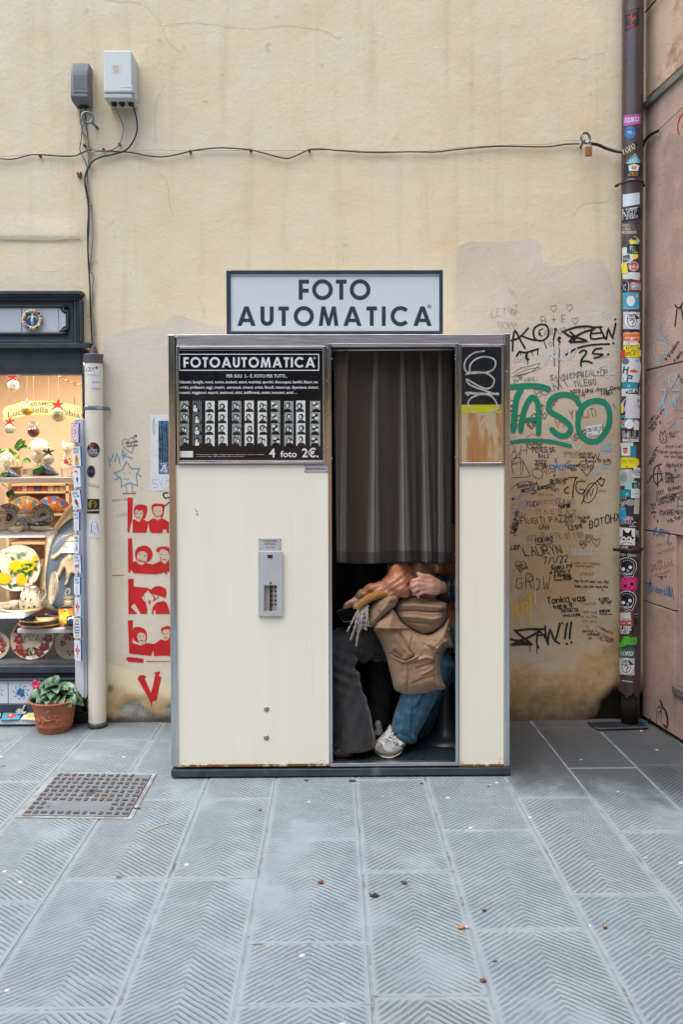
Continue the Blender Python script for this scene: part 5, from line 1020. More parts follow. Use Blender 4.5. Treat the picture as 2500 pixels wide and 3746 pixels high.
S([(2280,1572),(2343,1574),(2341,1621),(2278,1617)],'#101215',[('t',Wt,'MUL',2284,2336,1604,26,.05),('p',Wt,rect(2281,1606.5,2338,1616,1)),('t','#101215','CREW',2284,2336,1614.5,6.5,.04),('l',Wt,[(2282,1576),(2282,1605)],1.2),('l',Wt,[(2339,1577),(2339,1606)],1.2)],label='black square sticker with bold white block letters')
S([(2272,1620),(2318,1618),(2320,1634),(2288,1642),(2273,1640)],'#CFC4C4',[('l',RDc,[(2276,1625),(2288,1632)],1.6)])
S([(2274,1634),(2330,1630),(2328,1672),(2274,1670)],'#2482A4',[('p','#D9D4CC',rect(2277,1633,2308,1667)),('p','#C8745A',ell(2291,1650,8,10)),('p','#2B3A5A',rect(2283,1638,2300,1643)),('l','#9CCBD6',[(2313,1652),(2322,1652)],1)])
S([(2270,1676),(2290,1669),(2320,1669),(2340,1682),(2341,1698),(2330,1710),(2300,1712),(2270,1714)],'#E2D629',[('t','#4B4A1E','Nett hier.',2273,2324,1691,11,.004),('l','#8A8420',[(2274,1697),(2330,1695)],.8),('p','#6E6A20',ell(2296,1708,4,3))],label='yellow sticker with a curved edge that says Nett hier')
S([(2269,1718),(2312,1716),(2330,1745),(2300,1775),(2269,1778)],'#AEB7BB',[('p','#8894A0',ell(2285,1745,12,18)),('l','#DDE2E5',[(2271,1724),(2300,1720)],3)]);S([(2288,1765),(2312,1755),(2342,1765),(2338,1792),(2288,1790)],'#8FC6C0',[('p','#2A3236',rect(2314,1765,2340,1786,-6)),('h',Wt,'SN',2322,1782,12,1.4)])
S([(2320,1708),(2344,1712),(2343,1750),(2316,1745)],'#D8DBDD',[('l',K,ell(2331,1728,11)+[(2342,1728)],2),('l',K,ell(2331,1728,6)+[(2337,1728)],1.4),('t',K,'DANIVILLE',2321,2342,1730,5,.01)])
S([(2268,1791),(2311,1794),(2310,1817),(2268,1817)],'#2388A6',[('p','#9CCBD6',rect(2292,1804,2300,1812))],label='lower blue rectangular sticker');S([(2312,1788),(2343,1790),(2341,1824),(2310,1822)],'#D5DBDF',[('l','#8FA0B0',ell(2327,1806,12)+[(2339,1806)],1),('t','#53606E','KRAKEN',2318,2336,1808,4)])
S([(2267,1822),(2300,1818),(2340,1826),(2336,1895),(2300,1925),(2267,1905)],'#33303A',[('h',Wt,'EV',2270,1838,16,3.4),('h',Wt,'TOP',2268,1852,12,2,-8),('p','#8E9296',ell(2308,1838,17,12)),('p','#B9B6AE',rect(2322,1826,2340,1880,4)),('h','#B79AC8','B&B',2276,1915,16,3),('h',Wt,'SPA',2292,1902,12,2)])
S(ell(2279,1880,15,28),'#2E92CC',[('l','#DCE4B0',[(2280,1862),(2290,1858)],3),('l','#DCE060',[(2282,1896),(2290,1900)],4),('l','#16364A',[(2270,1870),(2284,1882)],1.4)]);S(rect(2289,1851,2325,1888,2),'#C4CACC',label='plain pale square sticker')
S([(2300,1899),(2336,1902),(2332,1937),(2298,1932)],'#3A1A22',[('t',Wt,'SIAMOMA',2304,2331,1913,5,.02),('t',Wt,'-&-',2312,2322,1920,5,.02),('t',Wt,'GRANATA',2304,2330,1928,5,.02)])
S([(2266,1929),(2326,1933),(2325,1995),(2265,1992)],'#DDE0E0',[('p',K,[(2268,1968),(2280,1962),(2282,1934),(2294,1948),(2300,1950),(2312,1936),(2314,1962),(2324,1966),(2312,1978),(2280,1980)]),('p',Wt,ell(2284,1972,9.5)),('p',Wt,ell(2304,1972,9.5)),('p',K,ell(2285,1973,4.5)),('p',K,ell(2303,1973,4.5)),('p',Wt,ell(2286,1972,1.4,n=6)),('p',Wt,ell(2304,1972,1.4,n=6)),('l',K,smoothpts([(2276,1990),(2286,1985),(2293,1986)],2),2.6),('l',K,smoothpts([(2298,1986),(2306,1985),(2316,1991)],2),2.6)],label='white square sticker with a hat, round eyes and moustache')
S(rect(2277,1996,2316,2008),'#2C2526',[('h',Wt,'WKRO',2277,2006,8,1.4)]);S(rect(2270,2020,2336,2040),'#2C2526',[('h',Wt,'VON-OSMAN',2271,2034,9,1.3,3)]);S(rect(2327,1935,2337,1985),'#241E20',[('h',Wt,'GGO7',2329,1940,8,1.6,90)])
def skull(cx,cy,fg,bg,ex,sc=1):
 O=smoothpts([(cx-30,cy-2),(cx-22,cy-28),(cx+4,cy-36),(cx+28,cy-22),(cx+30,cy+2),(cx+24,cy+16),(cx+18,cy+30),(cx+6,cy+28),(cx-4,cy+32),(cx-14,cy+20),(cx-27,cy+14)],3,True)
 I=[(cx+(x-cx)*.8,cy+(y-cy)*.8)for x,y in O]
 return O,[('l',fg,I+[I[0]],1.8),('p',ex,ell(cx-13,cy+4,6.4)),('p',ex,ell(cx+11,cy-3,6.4)),('l',fg,[(cx-2,cy+6),(cx+6,cy+9),(cx,cy+14)],2),('l',fg,[(cx-12,cy+18),(cx-5,cy+24),(cx-3,cy+18),(cx+3,cy+25),(cx+7,cy+17),(cx+12,cy+22),(cx+17,cy+14)],2)]
for cx,cy,c0,fg,ex,lb in((2297,2078,'#16181A',Wt,Wt,'black skull sticker, uppermost, half under a dark green blob'),(2303,2140,'#D8327E','#1B1418','#1B1418','pink skull sticker between two black ones'),(2296,2200,'#16181A',Wt,Wt,'black skull sticker below the pink one')):
 O,parts=skull(cx,cy,fg,c0,ex);rim=[(cx+(x-cx)*1.1,cy+(y-cy)*1.08)for x,y in O]
 if c0!='#D8327E':S(rim,Wt);O=[(cx+(x-cx)*1.03,cy+(y-cy)*1.02)for x,y in O]
 S(O,c0,parts,label=lb)
 if cy==2078:S(smoothpts([(2295,2060),(2310,2042),(2330,2040),(2334,2070),(2325,2086),(2302,2082)],3,True),'#12403E',[('l','#0C2A2A',smoothpts([(2302,2062),(2318,2052),(2322,2068),(2308,2076)],3),1.6)])
S([(2268,2237),(2311,2233),(2316,2286),(2271,2290)],'#B84A42',[('p','#BFC9CA',rect(2272,2241,2309,2270,-3)),('h','#2A3030','dimaisei',2280,2268,5,.8),('p','#D9C9C4',rect(2299,2276,2310,2282)),('l','#E3CDC8',[(2275,2280),(2291,2279)],1.6)])
S([(2264,2292),(2320,2294),(2319,2320),(2265,2322)],'#1B1D20',[('h',Wt,'ELKOE',2267,2302,12,3.4,2),('h',Wt,'SEAF',2272,2318,12,3.4,0)],label='black sticker with two rows of rounded white letters');S(rect(2322,2228,2334,2285),'#241E20',[('h',Wt,'V O N',2324,2232,9,1,90)])
S(smoothpts([(2284,2330),(2300,2328),(2312,2333),(2330,2330),(2329,2356),(2312,2358),(2296,2358),(2286,2366),(2266,2368),(2261,2350),(2275,2352)],2,True),'#4CB83C',[('h','#1C5A20','YH',2300,2352,16,2),('l','#1C5A20',[(2264,2362),(2284,2360)],1.4)],label='bright green bubble letter sticker')
S([(2262,2371),(2325,2375),(2324,2406),(2263,2402)],'#2E7C66',[('l','#16302C',[(2266,2377),(2320,2380)],4),('t',Wt,'KOKO',2268,2319,2397,15,.035,.2,2),('l','#16302C',[(2264,2399),(2322,2402)],1.6)],label='green sticker with slanted white capitals')
S([(2262,2405),(2324,2408),(2323,2470),(2261,2468)],'#B9BDC0',qface(2293,2437,.98),label='lower of the two round stickers with a question mark face in a cap')
S(rect(2258,2475,2270,2494),'#C8A088');S(rect(2258,2135,2266,2170),'#A9B4AE');S(rect(2256,2205,2264,2240),'#A9B4AE')
S(rect(2278,2490,2316,2494,8),'#B9BFC2')
DR=pw(32,WALL-.06);duct=Cyl(348,1900,WALL-.055,DR)
dt=thing('cable_duct','cream round cable duct with a grey cap, stickers on it, beside the shop front','cable duct',(duct.c.x,duct.c.y,0))
DCR=mat('duct_cream','#E2DDCE',.5,v=.06,vs=4,col2='#CFC6AE',t=.62,aniso=(3,3,.7));GRY=mat('cap_grey','#5A5D61',.55,v=.1)
ZD=at(345,1326,WALL-.1).z
mb=MB();mb.tube([(duct.c.x,duct.c.y,z)for z in(.004,1.0,ZD)],DR,32,cap=False);mb.obj('duct',DCR,dt,True)
mb=MB();z1=at(345,1326,WALL-.1).z;mb.lathe([(DR+.001,z1-.002),(DR+.002,z1+.03),(DR+.006,z1+.045),(DR+.004,z1+.048),(.001,z1+.048)],(duct.c.x,duct.c.y,0),28);cp=mb.obj('cap',GRY,dt,True)
mb=MB();prof=[(.026,z1+.048)]
for i in range(6):rr=.025-i*.0026;zz=z1+.05+i*.0068;prof+=[(rr,zz),(rr,zz+.0045),(rr-.004,zz+.0052)]
prof+=[(.006,z1+.095),(.001,z1+.095)];mb.lathe(prof,(duct.c.x,duct.c.y,0),20);mb.obj('bellows',GRY,cp,True)
z=at(345,1491,WALL-.1).z;mb=MB();P=[(duct.c.x+(DR+.002)*math.sin(a),duct.c.y-(DR+.002)*math.cos(a),z)for a in[math.radians(t)for t in range(-95,96,10)]]+[(duct.c.x+DR+.02,WALL-.02,z),(duct.c.x+DR+.022,WALL-.004,z)]
mb.tube(P,[(.0016,.0105)]*len(P),8);cl=mb.obj('clamp',mat('galvanised','#7C868C',.45,metal=.5,v=.15),dt,True)
mb=MB();hand(mb,'VOK',352,1496,9,duct.mapf(.004),1.4,-3);mb.obj('writing',smat(Wt),cl,fix=False)
mb=MB();mb.box(duct.c.x+DR+.010,duct.c.x+DR+.03,WALL-.03,WALL-.012,z-.006,z+.006);mb.obj('bolt',mat('bolt_zinc','#8A8F90',.4,metal=.6),cl,bevel=.002)
mb=MB();mb.tube([(duct.c.x,duct.c.y,.003),(duct.c.x,duct.c.y,.03)],DR+.005,28);mb.obj('foot_ring',mat('lead_ring','#565A5B',.55,metal=.3,v=.2),dt,True)
T=lambda*a,**k:sticker(duct,*a,parent=dt,**k)
T([(316,1335),(364,1332),(363,1371),(316,1369)],'#DFE3E6',[('t','#16182A','OSA',316,344,1360,18,.02,.2),('l',Wt,[(316,1351),(345,1353)],2.4),('p','#C2182C',[(352,1336),(354,1342),(360,1342),(355,1346),(357,1353),(352,1349),(347,1353),(349,1346),(345,1342),(350,1342)])],label='white sticker with dark letters and a red star')
T([(335,1383),(366,1385),(366,1421),(335,1420)],'#DCD8DC',[('t','#3A5AA8','BASTIA',338,366,1402,7,.004)])
T(ell(341,1646,23.5,28),'#17191E',[('t',Wt,'I',327,331,1634,10,.02),('p',RDc,ell(339,1629,5,6)),('t',Wt,'THE',329,341,1643,6,.01),('t',Wt,"LION'S",320,354,1652,9,.015),('t',Wt,'FOUNTAIN',319,358,1662,8,.015),('l',Wt,[(326,1668),(352,1666)],.9)],label='black round sticker with white lettering and a red heart shield')
T(ell(333,1725,15,23),'#16181E',[('t','#6C5AB8','LINKBALL',319,346,1729,9,.01),('l','#8A8E94',ell(333,1725,12,19)+[(345,1725)],.8)],label='dark round sticker with a violet word')
T([(324,1767),(362,1775),(361,1784),(324,1776)],RDc,[('p','#E8E0D0',[(326,1769),(360,1776),(359,1782),(326,1775)]),('t','#B8862C','ELECTROLE',329,356,1776,4,.01,0,11)])
T([(319,1825),(363,1825),(363,1879),(319,1878)],'#1E1A20',[('p','#9A8E30',ell(337,1845,15,16)),('p','#18161A',ell(340,1836,5,5)),('p','#18161A',[(335,1841),(344,1842),(352,1838),(346,1850),(342,1862),(332,1862)]),('h',Wt,'Barakbamba',321,1870,5.5,1.1,-4)],label='black and olive sticker with a running figure')
T([(324,1900),(365,1900),(365,1967),(322,1966)],'#D9E0E8',[('l','#4A5468',smoothpts([(338,1950),(334,1930),(338,1912),(350,1908),(356,1922),(358,1945)],3),2.4),('l','#4A5468',smoothpts([(342,1922),(344,1934),(350,1934),(353,1922)],3),1),('l','#4A5468',[(330,1956),(360,1956)],1.2),('l','#4A5468',[(336,1935),(331,1952)],2),('l','#4A5468',[(345,1942),(346,1954)],1.4)],label='pale sticker with an ink drawing of a long haired woman')
gb=thing('junction_box','small grey ribbed junction box high on the wall, left of the white one','junction box',at(295,305,WALL))
GB=mat('box_grey','#6E757B',.6,v=.12,vs=10);
def box_profile(x0,x1,Y,prof,name,m,parent,bevel=.003):
 mb=MB();n=len(prof);xa,xb=at(x0,1000,Y).x,at(x1,1000,Y).x;zs_=[at((x0+x1)/2,y,WALL-d).z for y,d in prof]
 L_=[(xa,WALL-d,z)for(y,d),z in zip(prof,zs_)]+[(xa,WALL,zs_[-1]),(xa,WALL,zs_[0])];mb.prism(L_,(xb-xa,0,0));return mb.obj(name,m,parent,bevel=bevel)
box_profile(266,325,WALL-.1,[(231,.065),(275,.098),(352,.105),(368,.09),(379,.06)],'housing',GB,gb)
for i in range(15):
 x=269+i*3.7;P=[at(x+2,236,WALL-.068),at(x,275,WALL-.099),at(x,328,WALL-.104)];mb=MB();mb.tube(P,.0011,5);mb.obj('rib',GB,gb)
mb=MB();mb.pbox(268,334,322,337,WALL-.107,.004);mb.obj('cover_lip',GB,gb)
mb=MB();print_text(mb,'TELECOM',282,318,352,7,lambda x,y:at(x,y,WALL-.1065),bold=.01)
for k_ in range(3):mb.ribbon([(270,345+k_*3),(274,344+k_*3),(280,346+k_*3)],1.2,lambda x,y:at(x,y,WALL-.1065))
mb.obj('lettering',mat('raised_grey','#8C949A',.6),gb,fix=False)
for(z0,z1_)in((256,274),(292,306)):
 x=at(325.6,300,WALL-.1).x+.0006;mb=MB();a=at(325,z0,WALL-.07).z;b=at(325,z1_,WALL-.07).z;mb.box(x-.001,x,WALL-.085,WALL-.055,b,a);mb.obj('warning_label',mat('amber_label','#B86A1E',.6,v=.3,vs=90),gb)
mb=MB();
for x in(290,300,309,318):mb.tube([at(x,372,WALL-.04),at(x,396,WALL-.035)],.006,8)
mb.obj('cable_gland',mat('gland_dark','#2F3134',.6),gb,True)
wb=thing('fibre_box','off-white fibre terminal box with three black glands, high on the wall','junction box',at(435,290,WALL))
WB=mat('box_white','#D3D9D8',.45,v=.03,vs=6)
xa,xb=at(377,280,WALL-.13).x,at(482,280,WALL-.13).x
mb=MB();z0,z1_=at(430,338,WALL-.13).z,at(430,183,WALL-.13).z;mb.box(xa,xb,WALL-.13,WALL-.001,z0,z1_);mb.obj('housing',WB,wb,bevel=.008)
mb=MB();z0b,z1b=at(430,361,WALL-.12).z,z0-.002;mb.box(xa+.002,xb-.001,WALL-.125,WALL-.001,z0b,z1b);mb.obj('lower_cover',mat('box_white_dull','#BFC4C2',.5,v=.08),wb,bevel=.006)
mb=MB();mb.box(xb-.002,xb+.006,WALL-.11,WALL-.09,z0-.03,z0+.012);mb.obj('latch',mat('latch_grey','#A5ABB0',.4),wb,bevel=.002)
fw=lambda x,y:at(x,y,WALL-.1308)
mb=MB();mb.poly([fw(*p)for p in rect(407,234,442,267,0)]);o=mb.obj('label',smat('#D6D6DA'),wb,fix=False)
mb=MB()
for k_,s in enumerate(('FIBRA','FTTH','1 MODO','4 0000')):print_text(mb,s,413,435,244+k_*6.5,4,lambda x,y:at(x,y,WALL-.1312),bold=.02)
mb.obj('lettering',mat('orange_print','#D9902E',.6),o,fix=False)
mb=MB();mb.poly([fw(*p)for p in rect(431,311,485-3,331)]);o=mb.obj('brand_label',smat('#DDE4E6'),wb,fix=False);mb=MB();print_text(mb,'FLASHFIBER',437,480,323,6,lambda x,y:at(x,y,WALL-.1312),bold=.006);mb.obj('lettering',mat('cyan_print','#3AA0C4',.6),o,fix=False)
GL_=mat('gland_black','#17191B',.5,v=.1)
for x in(417,447,479):
 p=at(x,372,WALL-.07);mb=MB();mb.lathe([(.012,p.z+.02),(.0165,p.z+.014),(.0165,p.z-.012),(.012,p.z-.022),(.005,p.z-.024)],(p.x,p.y,0),12);mb.obj('cable_gland',GL_,wb)
ZINC=mat('zinc_bolt','#7F8A90',.42,metal=.7,v=.25,vs=40)
def eyebolt(cx,cy,r,sx_,sy_,lab,rr=.0062):
 e=thing('eye_bolt',lab,'eye bolt',at(sx_,sy_,WALL));c=at(cx,cy,WALL-.1);R=pw(r,WALL-.1);base=at(sx_,sy_,WALL);d=(base-c)
 ax=Vector((.55,0,.2));u=Vector((1,.35,0)).normalized();v=Vector((0,0,1));mb=MB();mb.tube([c+u*R*math.cos(a)+v*R*math.sin(a)for a in[2*math.pi*i/24 for i in range(24)]],rr,10,closed=True);mb.obj('ring',ZINC,e,True)
 dd=d.normalized();mb=MB();mb.tube([c+dd*R,base+dd*.01],rr*1.15,10);mb.obj('shank',ZINC,e,True);return c,R
eyebolt(319,430,19,357,470,'zinc eye bolt screwed into the wall below the grey junction box')
c2,R2=eyebolt(2144,505,19,2126,538,'zinc eye bolt near the drainpipe with a brass padlock hanging from it')
pk=thing('padlock','brass padlock hanging from the eye bolt beside the drainpipe','padlock',at(2157,560,WALL-.1))
BR=mat('old_brass','#B4824E',.35,metal=.75,v=.25,vs=60)
MB().pbox(2145,534,2169,569,WALL-.11,.018).obj('body',BR,pk,bevel=.003)
mb=MB();mb.tube(smoothpts([at(2150,537,WALL-.1),at(2150,524,WALL-.1),at(2155,517,WALL-.1),at(2162,521,WALL-.1),at(2164,537,WALL-.1)],4),.003,8);mb.obj('shackle',mat('chrome_shackle','#C9CCCE',.2,metal=1),pk,True)
def cable(P,r,m,name,lab,d=.012,grp='cables on the wall'):
 Q=smoothpts([(x,y,(q[0]if q else d))for x,y,*q in P],5);mb=MB();mb.tube([at(x,y,WALL-.002-dd-r)for x,y,dd in Q],r,6);o=mb.obj(name,m,None,True);tag(o,lab,'cable',grp);return o
CB,CG,CW=mat('cable_black','#1B1E22',.5,v=.1),mat('cable_grey','#8A857F',.6,v=.1),mat('cable_white','#C9C6BE',.5,v=.05);CBR=mat('cable_brown','#4A3A36',.55,v=.1)
k8=lambda P:[(x*.797,y*.797,*q)for x,y,*q in P]
cable(k8([(-900,730),(-500,735),(-120,726),(0,729),(60,730),(130,713),(180,710),(260,716),(340,716),(372,702),(400,692),(420,690)])+[],.0033,CB,'cable','black cable running in from the left edge to the tangle below the grey box')
cable(k8([(440,694),(480,692),(570,697),(620,703),(680,715),(740,720),(800,712),(870,695),(930,685),(1000,679),(1060,680),(1150,688),(1220,705),(1310,727),(1350,718),(1420,688),(1480,684)])+[(1243,551),(1371,558),(1499,555),(1594,556),(1690,545),(1834,535),(1993,537),(2069,528),(2122,526)],.0038,CBR,'cable','dark brown cable sagging in long waves across the whole wall')
cable(k8([(-900,718),(-120,715),(0,717),(180,707),(340,712),(410,697),(560,700),(650,690),(740,687),(870,692),(1150,690),(1420,690),(1568,687)])+[(1371,553),(1560,552),(1700,538),(1850,530),(2000,527),(2060,514),(2122,513)],.0022,CW,'cable','thin white cable stretched almost straight along the dark wavy one')
cable([(x,y)for x,y,*q in k8([(398,480),(385,560),(376,600),(400,640),(408,700),(402,760),(398,800),(400,850),(412,930),(422,1000),(424,1100),(416,1180),(412,1240)])]+[(337,1000),(341,1022),(338,1045),(336,1125),(341,1187),(343,1223),(342,1275)],.0042,CG,'cable','grey sheathed cable dropping from the grey box into the duct',.01)
cable(k8([(612,490,.06),(620,520,.04),(627,550),(628,600),(610,650),(575,690),(520,708),(460,722),(420,745),(395,790),(388,830),(395,880),(405,940),(406,1050),(402,1130),(406,1220)])+[(325,1000),(328,1045),(330,1125),(334,1201),(337,1275)],.0046,CB,'cable','black cable from the white box that sweeps left and drops into the duct',.014)
cable(k8([(528,492,.06),(545,530,.03),(562,570),(564,610),(548,660),(520,685),(480,693),(440,692),(400,660),(378,610),(372,560),(380,500,.04)]),.003,CG,'cable','grey cable looping from the white box up to the grey box',.016)
cable(k8([(372,480,.04),(366,540),(374,600),(370,650),(366,690),(390,740),(402,800),(400,900)]),.0024,CBR,'cable','thin brown cable in the bundle right under the grey box')
cable(k8([(390,480,.04),(394,560),(402,640),(404,760),(396,860),(404,960),(400,1100),(410,1254)]),.0028,CB,'cable','thin black cable beside the grey sheathed one in the vertical bundle',.006)
cable(k8([(545,660),(556,685),(580,697),(700,702)]),.0018,CW,'cable','short white cable end joining the loop under the white box')
mb=MB();Q=smoothpts([(2160,525,.05),(2190,530,.04),(2220,543,.04),(2255,553,.05),(2290,556,.07),(2330,548,.04)],8);P=[at(x,y,WALL-dd)for x,y,dd in Q]
mb.tube(P,[.0085 if i%2 else .0075 for i in range(len(P))],10)
o=mb.obj('corrugated_conduit',CB,None,True);tag(o,'black corrugated conduit between the padlocked eye bolt and the drainpipe','conduit')
mb=MB();Q=[sat(x,y,.02)for x,y in smoothpts([(2352,540),(2362,515),(2380,495),(2410,478)],6)];mb.tube(Q,[.0085 if i%2 else .0075 for i in range(len(Q))],10);o=mb.obj('corrugated_conduit',CB,None,True);tag(o,'short black corrugated conduit on the side wall behind the drainpipe','conduit')
mb=MB();mb.tube([sat(2408,480,.012),sat(2500,392,.01),sat(2560,335,.01)],.0016,5);o=mb.obj('cable',CBR,None);tag(o,'thin wire running up the side wall from the short conduit','cable')
mb=MB();mb.tube([sat(2362,45,.015),sat(2400,3,.015),sat(2440,-40,.015)],.004,6);o=mb.obj('cable',CB,None,True);tag(o,'black cable at the top right corner on the side wall','cable')
CLM=mat('clip_dark','#2B2D30',.5)
for(x,y),h in zip([(180,712),(385,664),(473,684),(545,660),(872,693),(1150,687),(1420,687),(402,760),(398,904),(412,938),(405,1208),(700/.797*1,352*1.5944/.797+0)][:11],['under the left cable run','beside the cable bundle under the grey box','where the grey loop meets the long cables','on the grey loop under the white box','first on the long cable right of the boxes','second on the long cable right of the boxes','third on the long cable, above the booth sign','at the top of the vertical bundle','second down on the vertical bundle','third down on the vertical bundle','lowest on the vertical bundle above the shop sign']):
 mb=MB();mb.pbox(x*.797-4,y*.797-4,x*.797+4,y*.797+4,WALL-.022,.021);o=mb.obj('cable_clip',CLM if 'vertical' not in h else CG,bevel=.001);tag(o,'small cable clip '+h,'cable clip','cable clips on the wall')
mb=MB();c=at(290,641,WALL-.01);mb.box(c.x-.008,c.x+.008,c.y-.012,c.y+.01,c.z-.012,c.z+.004);mb.box(c.x-.012,c.x-.006,c.y-.01,c.y+.01,c.z+.0045,c.z+.014);mb.box(c.x+.004,c.x+.01,c.y-.01,c.y+.01,c.z+.0045,c.z+.018);o=mb.obj('iron_stub',RUST);tag(o,'rusty stub of a cut iron bracket left of the cable bundle','bracket')
ANT=mat('anthracite_paint','#333E48',.42,v=.22,vs=16,b=.3,bs=60,col2='#3F4B55',t=.55)
shop=thing('shop_facade','dark grey wooden shop front with a tiled fascia and a lit display window','shop front',(Xop-.6,WALL,0))
XW=-3.25
def sb(name,m,x1,y0,y1,Y,d,bevel=.002,x0=None,parent=shop,**k):
 a=at(x1,y1,Y);b=at(x1,y0,Y);xa=XW if x0 is None else at(x0,y0,Y).x;return MB().box(xa,a.x,Y,Y+d,a.z,b.z).obj(name,m,parent,bevel=bevel,**k)
sb('fascia_board',ANT,268,1100,1243,WALL-.012,.06)
for y0,y1,Y,dx in((1063,1076,-.06,0),(1076.5,1084,-.048,-4),(1084.5,1096,-.034,-10),(1096.5,1100,-.024,-14)):sb('cornice_moulding',ANT,297+dx,y0,y1,WALL+Y,.07,.003)
for x0,x1,Y in((268.5,280,-.026),(280.5,288,-.038),(288.5,297,-.05)):sb('side_moulding',ANT,x1,1096 if x1>290 else 1100,1252,WALL+Y,.06,.003,x0)
sb('lower_moulding',ANT,266,1243,1253,WALL-.022,.06,.003);sb('lintel_board',ANT,327,1253.5,1273,WALL-.045,.09,.003)
sb('beam',mat('beam_dark','#27303A',.5,v=.3,vs=12,b=.2),297,1273.5,1363,WALL-.012,.06);sb('beam_bead',ANT,297,1363.5,1370,WALL-.02,.06,.002);sb('corner_post',ANT,317,1273.5,2560,WALL-.014,.10,.002,297.5)
mb=MB();f=lambda x,y:at(x,y,WALL-.0205);P=smoothpts([(-140,1120),(222,1120),(227,1128),(232,1136),(243,1139),(247,1145),(247,1196),(243,1204),(232,1208),(227,1216),(222,1220),(-140,1220)],2);mb.tube([f(*p)for p in P],.0065,8);mb.obj('panel_bead',ANT,shop,True)
GT=mat('glazed_tile_pale','#C3CAD6',.22,v=.05,vs=6,spec=.6,coat=.3)
for x0,x1 in((-480,-341),(-340,-201),(-200,-61.4),(-60,77.6),(79,213.4)):sb('fascia_tile',GT,x1,1126,1215,WALL-.015,.004,.0008,x0)
mb=MB();mb.prism([at(x,y,WALL-.015)for x,y in((214.8,1127),(219,1129),(226,1142),(240,1149),(240,1191),(228,1198),(216,1212),(214.8,1212))],(0,.004,0));mb.obj('fascia_tile',GT,shop)
md=thing('medallion','round majolica medallion with a fruit wreath round a blue disc on the shop fascia','medallion',at(118,1170,WALL-.02))
RX=Matrix.Rotation(math.pi/2,3,'X');c=at(118,1170,WALL-.017);kx=pw(1,WALL-.02)
WG,BG=mat('white_glaze','#DCD6C8',.12,v=.03,coat=.4),mat('blue_glaze','#2E6699',.15,v=.2,vs=50,coat=.4)
mb=MB();mb.lathe([(.001,.008),(25*kx,.009),(27*kx,.014),(37*kx,.012),(39*kx,.004),(39*kx,0)],c,36,R=RX);mb.obj('disc',WG,md,True)
mb=MB();mb.lathe([(.001,.0102),(24*kx,.0102)],c,30,R=RX);mb.obj('blue_field',BG,md)
mb=MB();fm_=lambda x,y:at(x,y,WALL-.03)
mb.tube([fm_(118,1152),fm_(117,1170),fm_(118,1191)],[.004,.009,.006],8);mb.tube([fm_(97,1169),fm_(108,1158),fm_(118,1156),fm_(128,1158),fm_(137,1169)],.0028,6);mb.ball(fm_(118,1150),.006,8);mb.obj('relief_figure',WG,md,True)
fr=['#C9B63A','#D98A4A','#4A4058','#C98088','#D4C04A','#C8743C','#E0C84A','#7A4A5A']
for i in range(17):
 a=2*math.pi*i/17;p=fm_(118+32*math.sin(a),1170-32*math.cos(a));mb=MB();mb.ball(p,kx*(5.2+(i%3)*.6),8,sc=(1,.9,1));mb.obj('fruit',mat('fruit_'+fr[i%8][1:].lower(),fr[i%8],.2,coat=.3),md,True)
mb=MB()
for i in range(34):a=2*math.pi*i/34+.1;p=fm_(118+33*math.sin(a),1170-33*math.cos(a))+Vector((0,.004,0));mb.ball(p,kx*4.2,6,sc=(1,.5,.6))
mb.obj('wreath_leaves',mat('leaf_glaze','#3E5A34',.25),md,kind='stuff')
YG=WALL+.03
gm=mat('window_glass','#FFFFFF',.02,v=0,trans=1,ior=1.0,spec=.5,k=1);
gn=gm.node_tree;tb=gn.nodes.new('ShaderNodeBsdfTransparent');gl=gn.nodes.new('ShaderNodeBsdfGlossy');gl.inputs['Roughness'].default_value=.01;mxs=gn.nodes.new('ShaderNodeMixShader');fr_=gn.nodes.new('ShaderNodeFresnel');fr_.inputs[0].default_value=1.5
gn.links.new(fr_.outputs[0],mxs.inputs[0]);gn.links.new(tb.outputs[0],mxs.inputs[1]);gn.links.new(gl.outputs[0],mxs.inputs[2]);gn.links.new(mxs.outputs[0],gn.nodes['Material Output'].inputs[0])
mb=MB();a,b=at(297,2437,YG),at(297,1368,YG);mb.add([(XW,YG,a.z),(a.x,YG,a.z),(a.x,YG,b.z),(XW,YG,b.z)],[(0,1,2,3)]);mb.obj('window_pane',gm,shop,fix=False)
sb('window_rail',ANT,274,2437,2462,WALL-.01,.07,.003);sb('window_rail',mat('rail_black','#20262C',.5,v=.2),300,2462.5,2482,WALL+.004,.06);sb('rail_bead',ANT,300,2482.5,2490,WALL-.02,.08,.003)
TL=mat('glazed_tile_white','#CFD8E4',.2,v=.03,vs=8,coat=.35);BP=mat('cobalt_paint','#2F6CB0',.25,v=.25,vs=60)
for n_,(x0,x1)in enumerate(((-152,-66),(-64.5,28),(29.5,122),(123.5,215),(216.5,296))):
 t_=sb('wall_tile',TL,x1,2491.5,2573.5,WALL-.004,.01,.0008,x0)
 cx,cy=(x0+x1)/2,2532;mb=MB();fq=lambda x,y:at(x,y,WALL-.0046);r=random.Random(2)
 mb.poly([fq(cx+x,cy+y)for x,y in((-14,-4),(-4,-16),(6,-8),(12,-14),(10,2),(14,14),(0,20),(-6,8),(-18,10))])
 for i in range(9):a=i*.7;mb.ribbon(smoothpts([(cx+10*math.cos(a),cy+8*math.sin(a)),(cx+22*math.cos(a+.2),cy+20*math.sin(a+.2)),(cx+27*math.cos(a+.45),cy+26*math.sin(a+.45))],3),1.6,fq);mb.poly([fq(cx+27*math.cos(a+.45)+2.6*math.cos(b_),cy+26*math.sin(a+.45)+2.6*math.sin(b_))for b_ in range(6)])
 mb.obj('painted_flower',BP,t_,fix=False)
sb('plinth_moulding',ANT,300,2575,2606,WALL-.012,.08,.004);sb('plinth_base',mat('plinth_black','#22282E',.6,v=.3),318,2606.5,2652,WALL-.006,.08,.003)
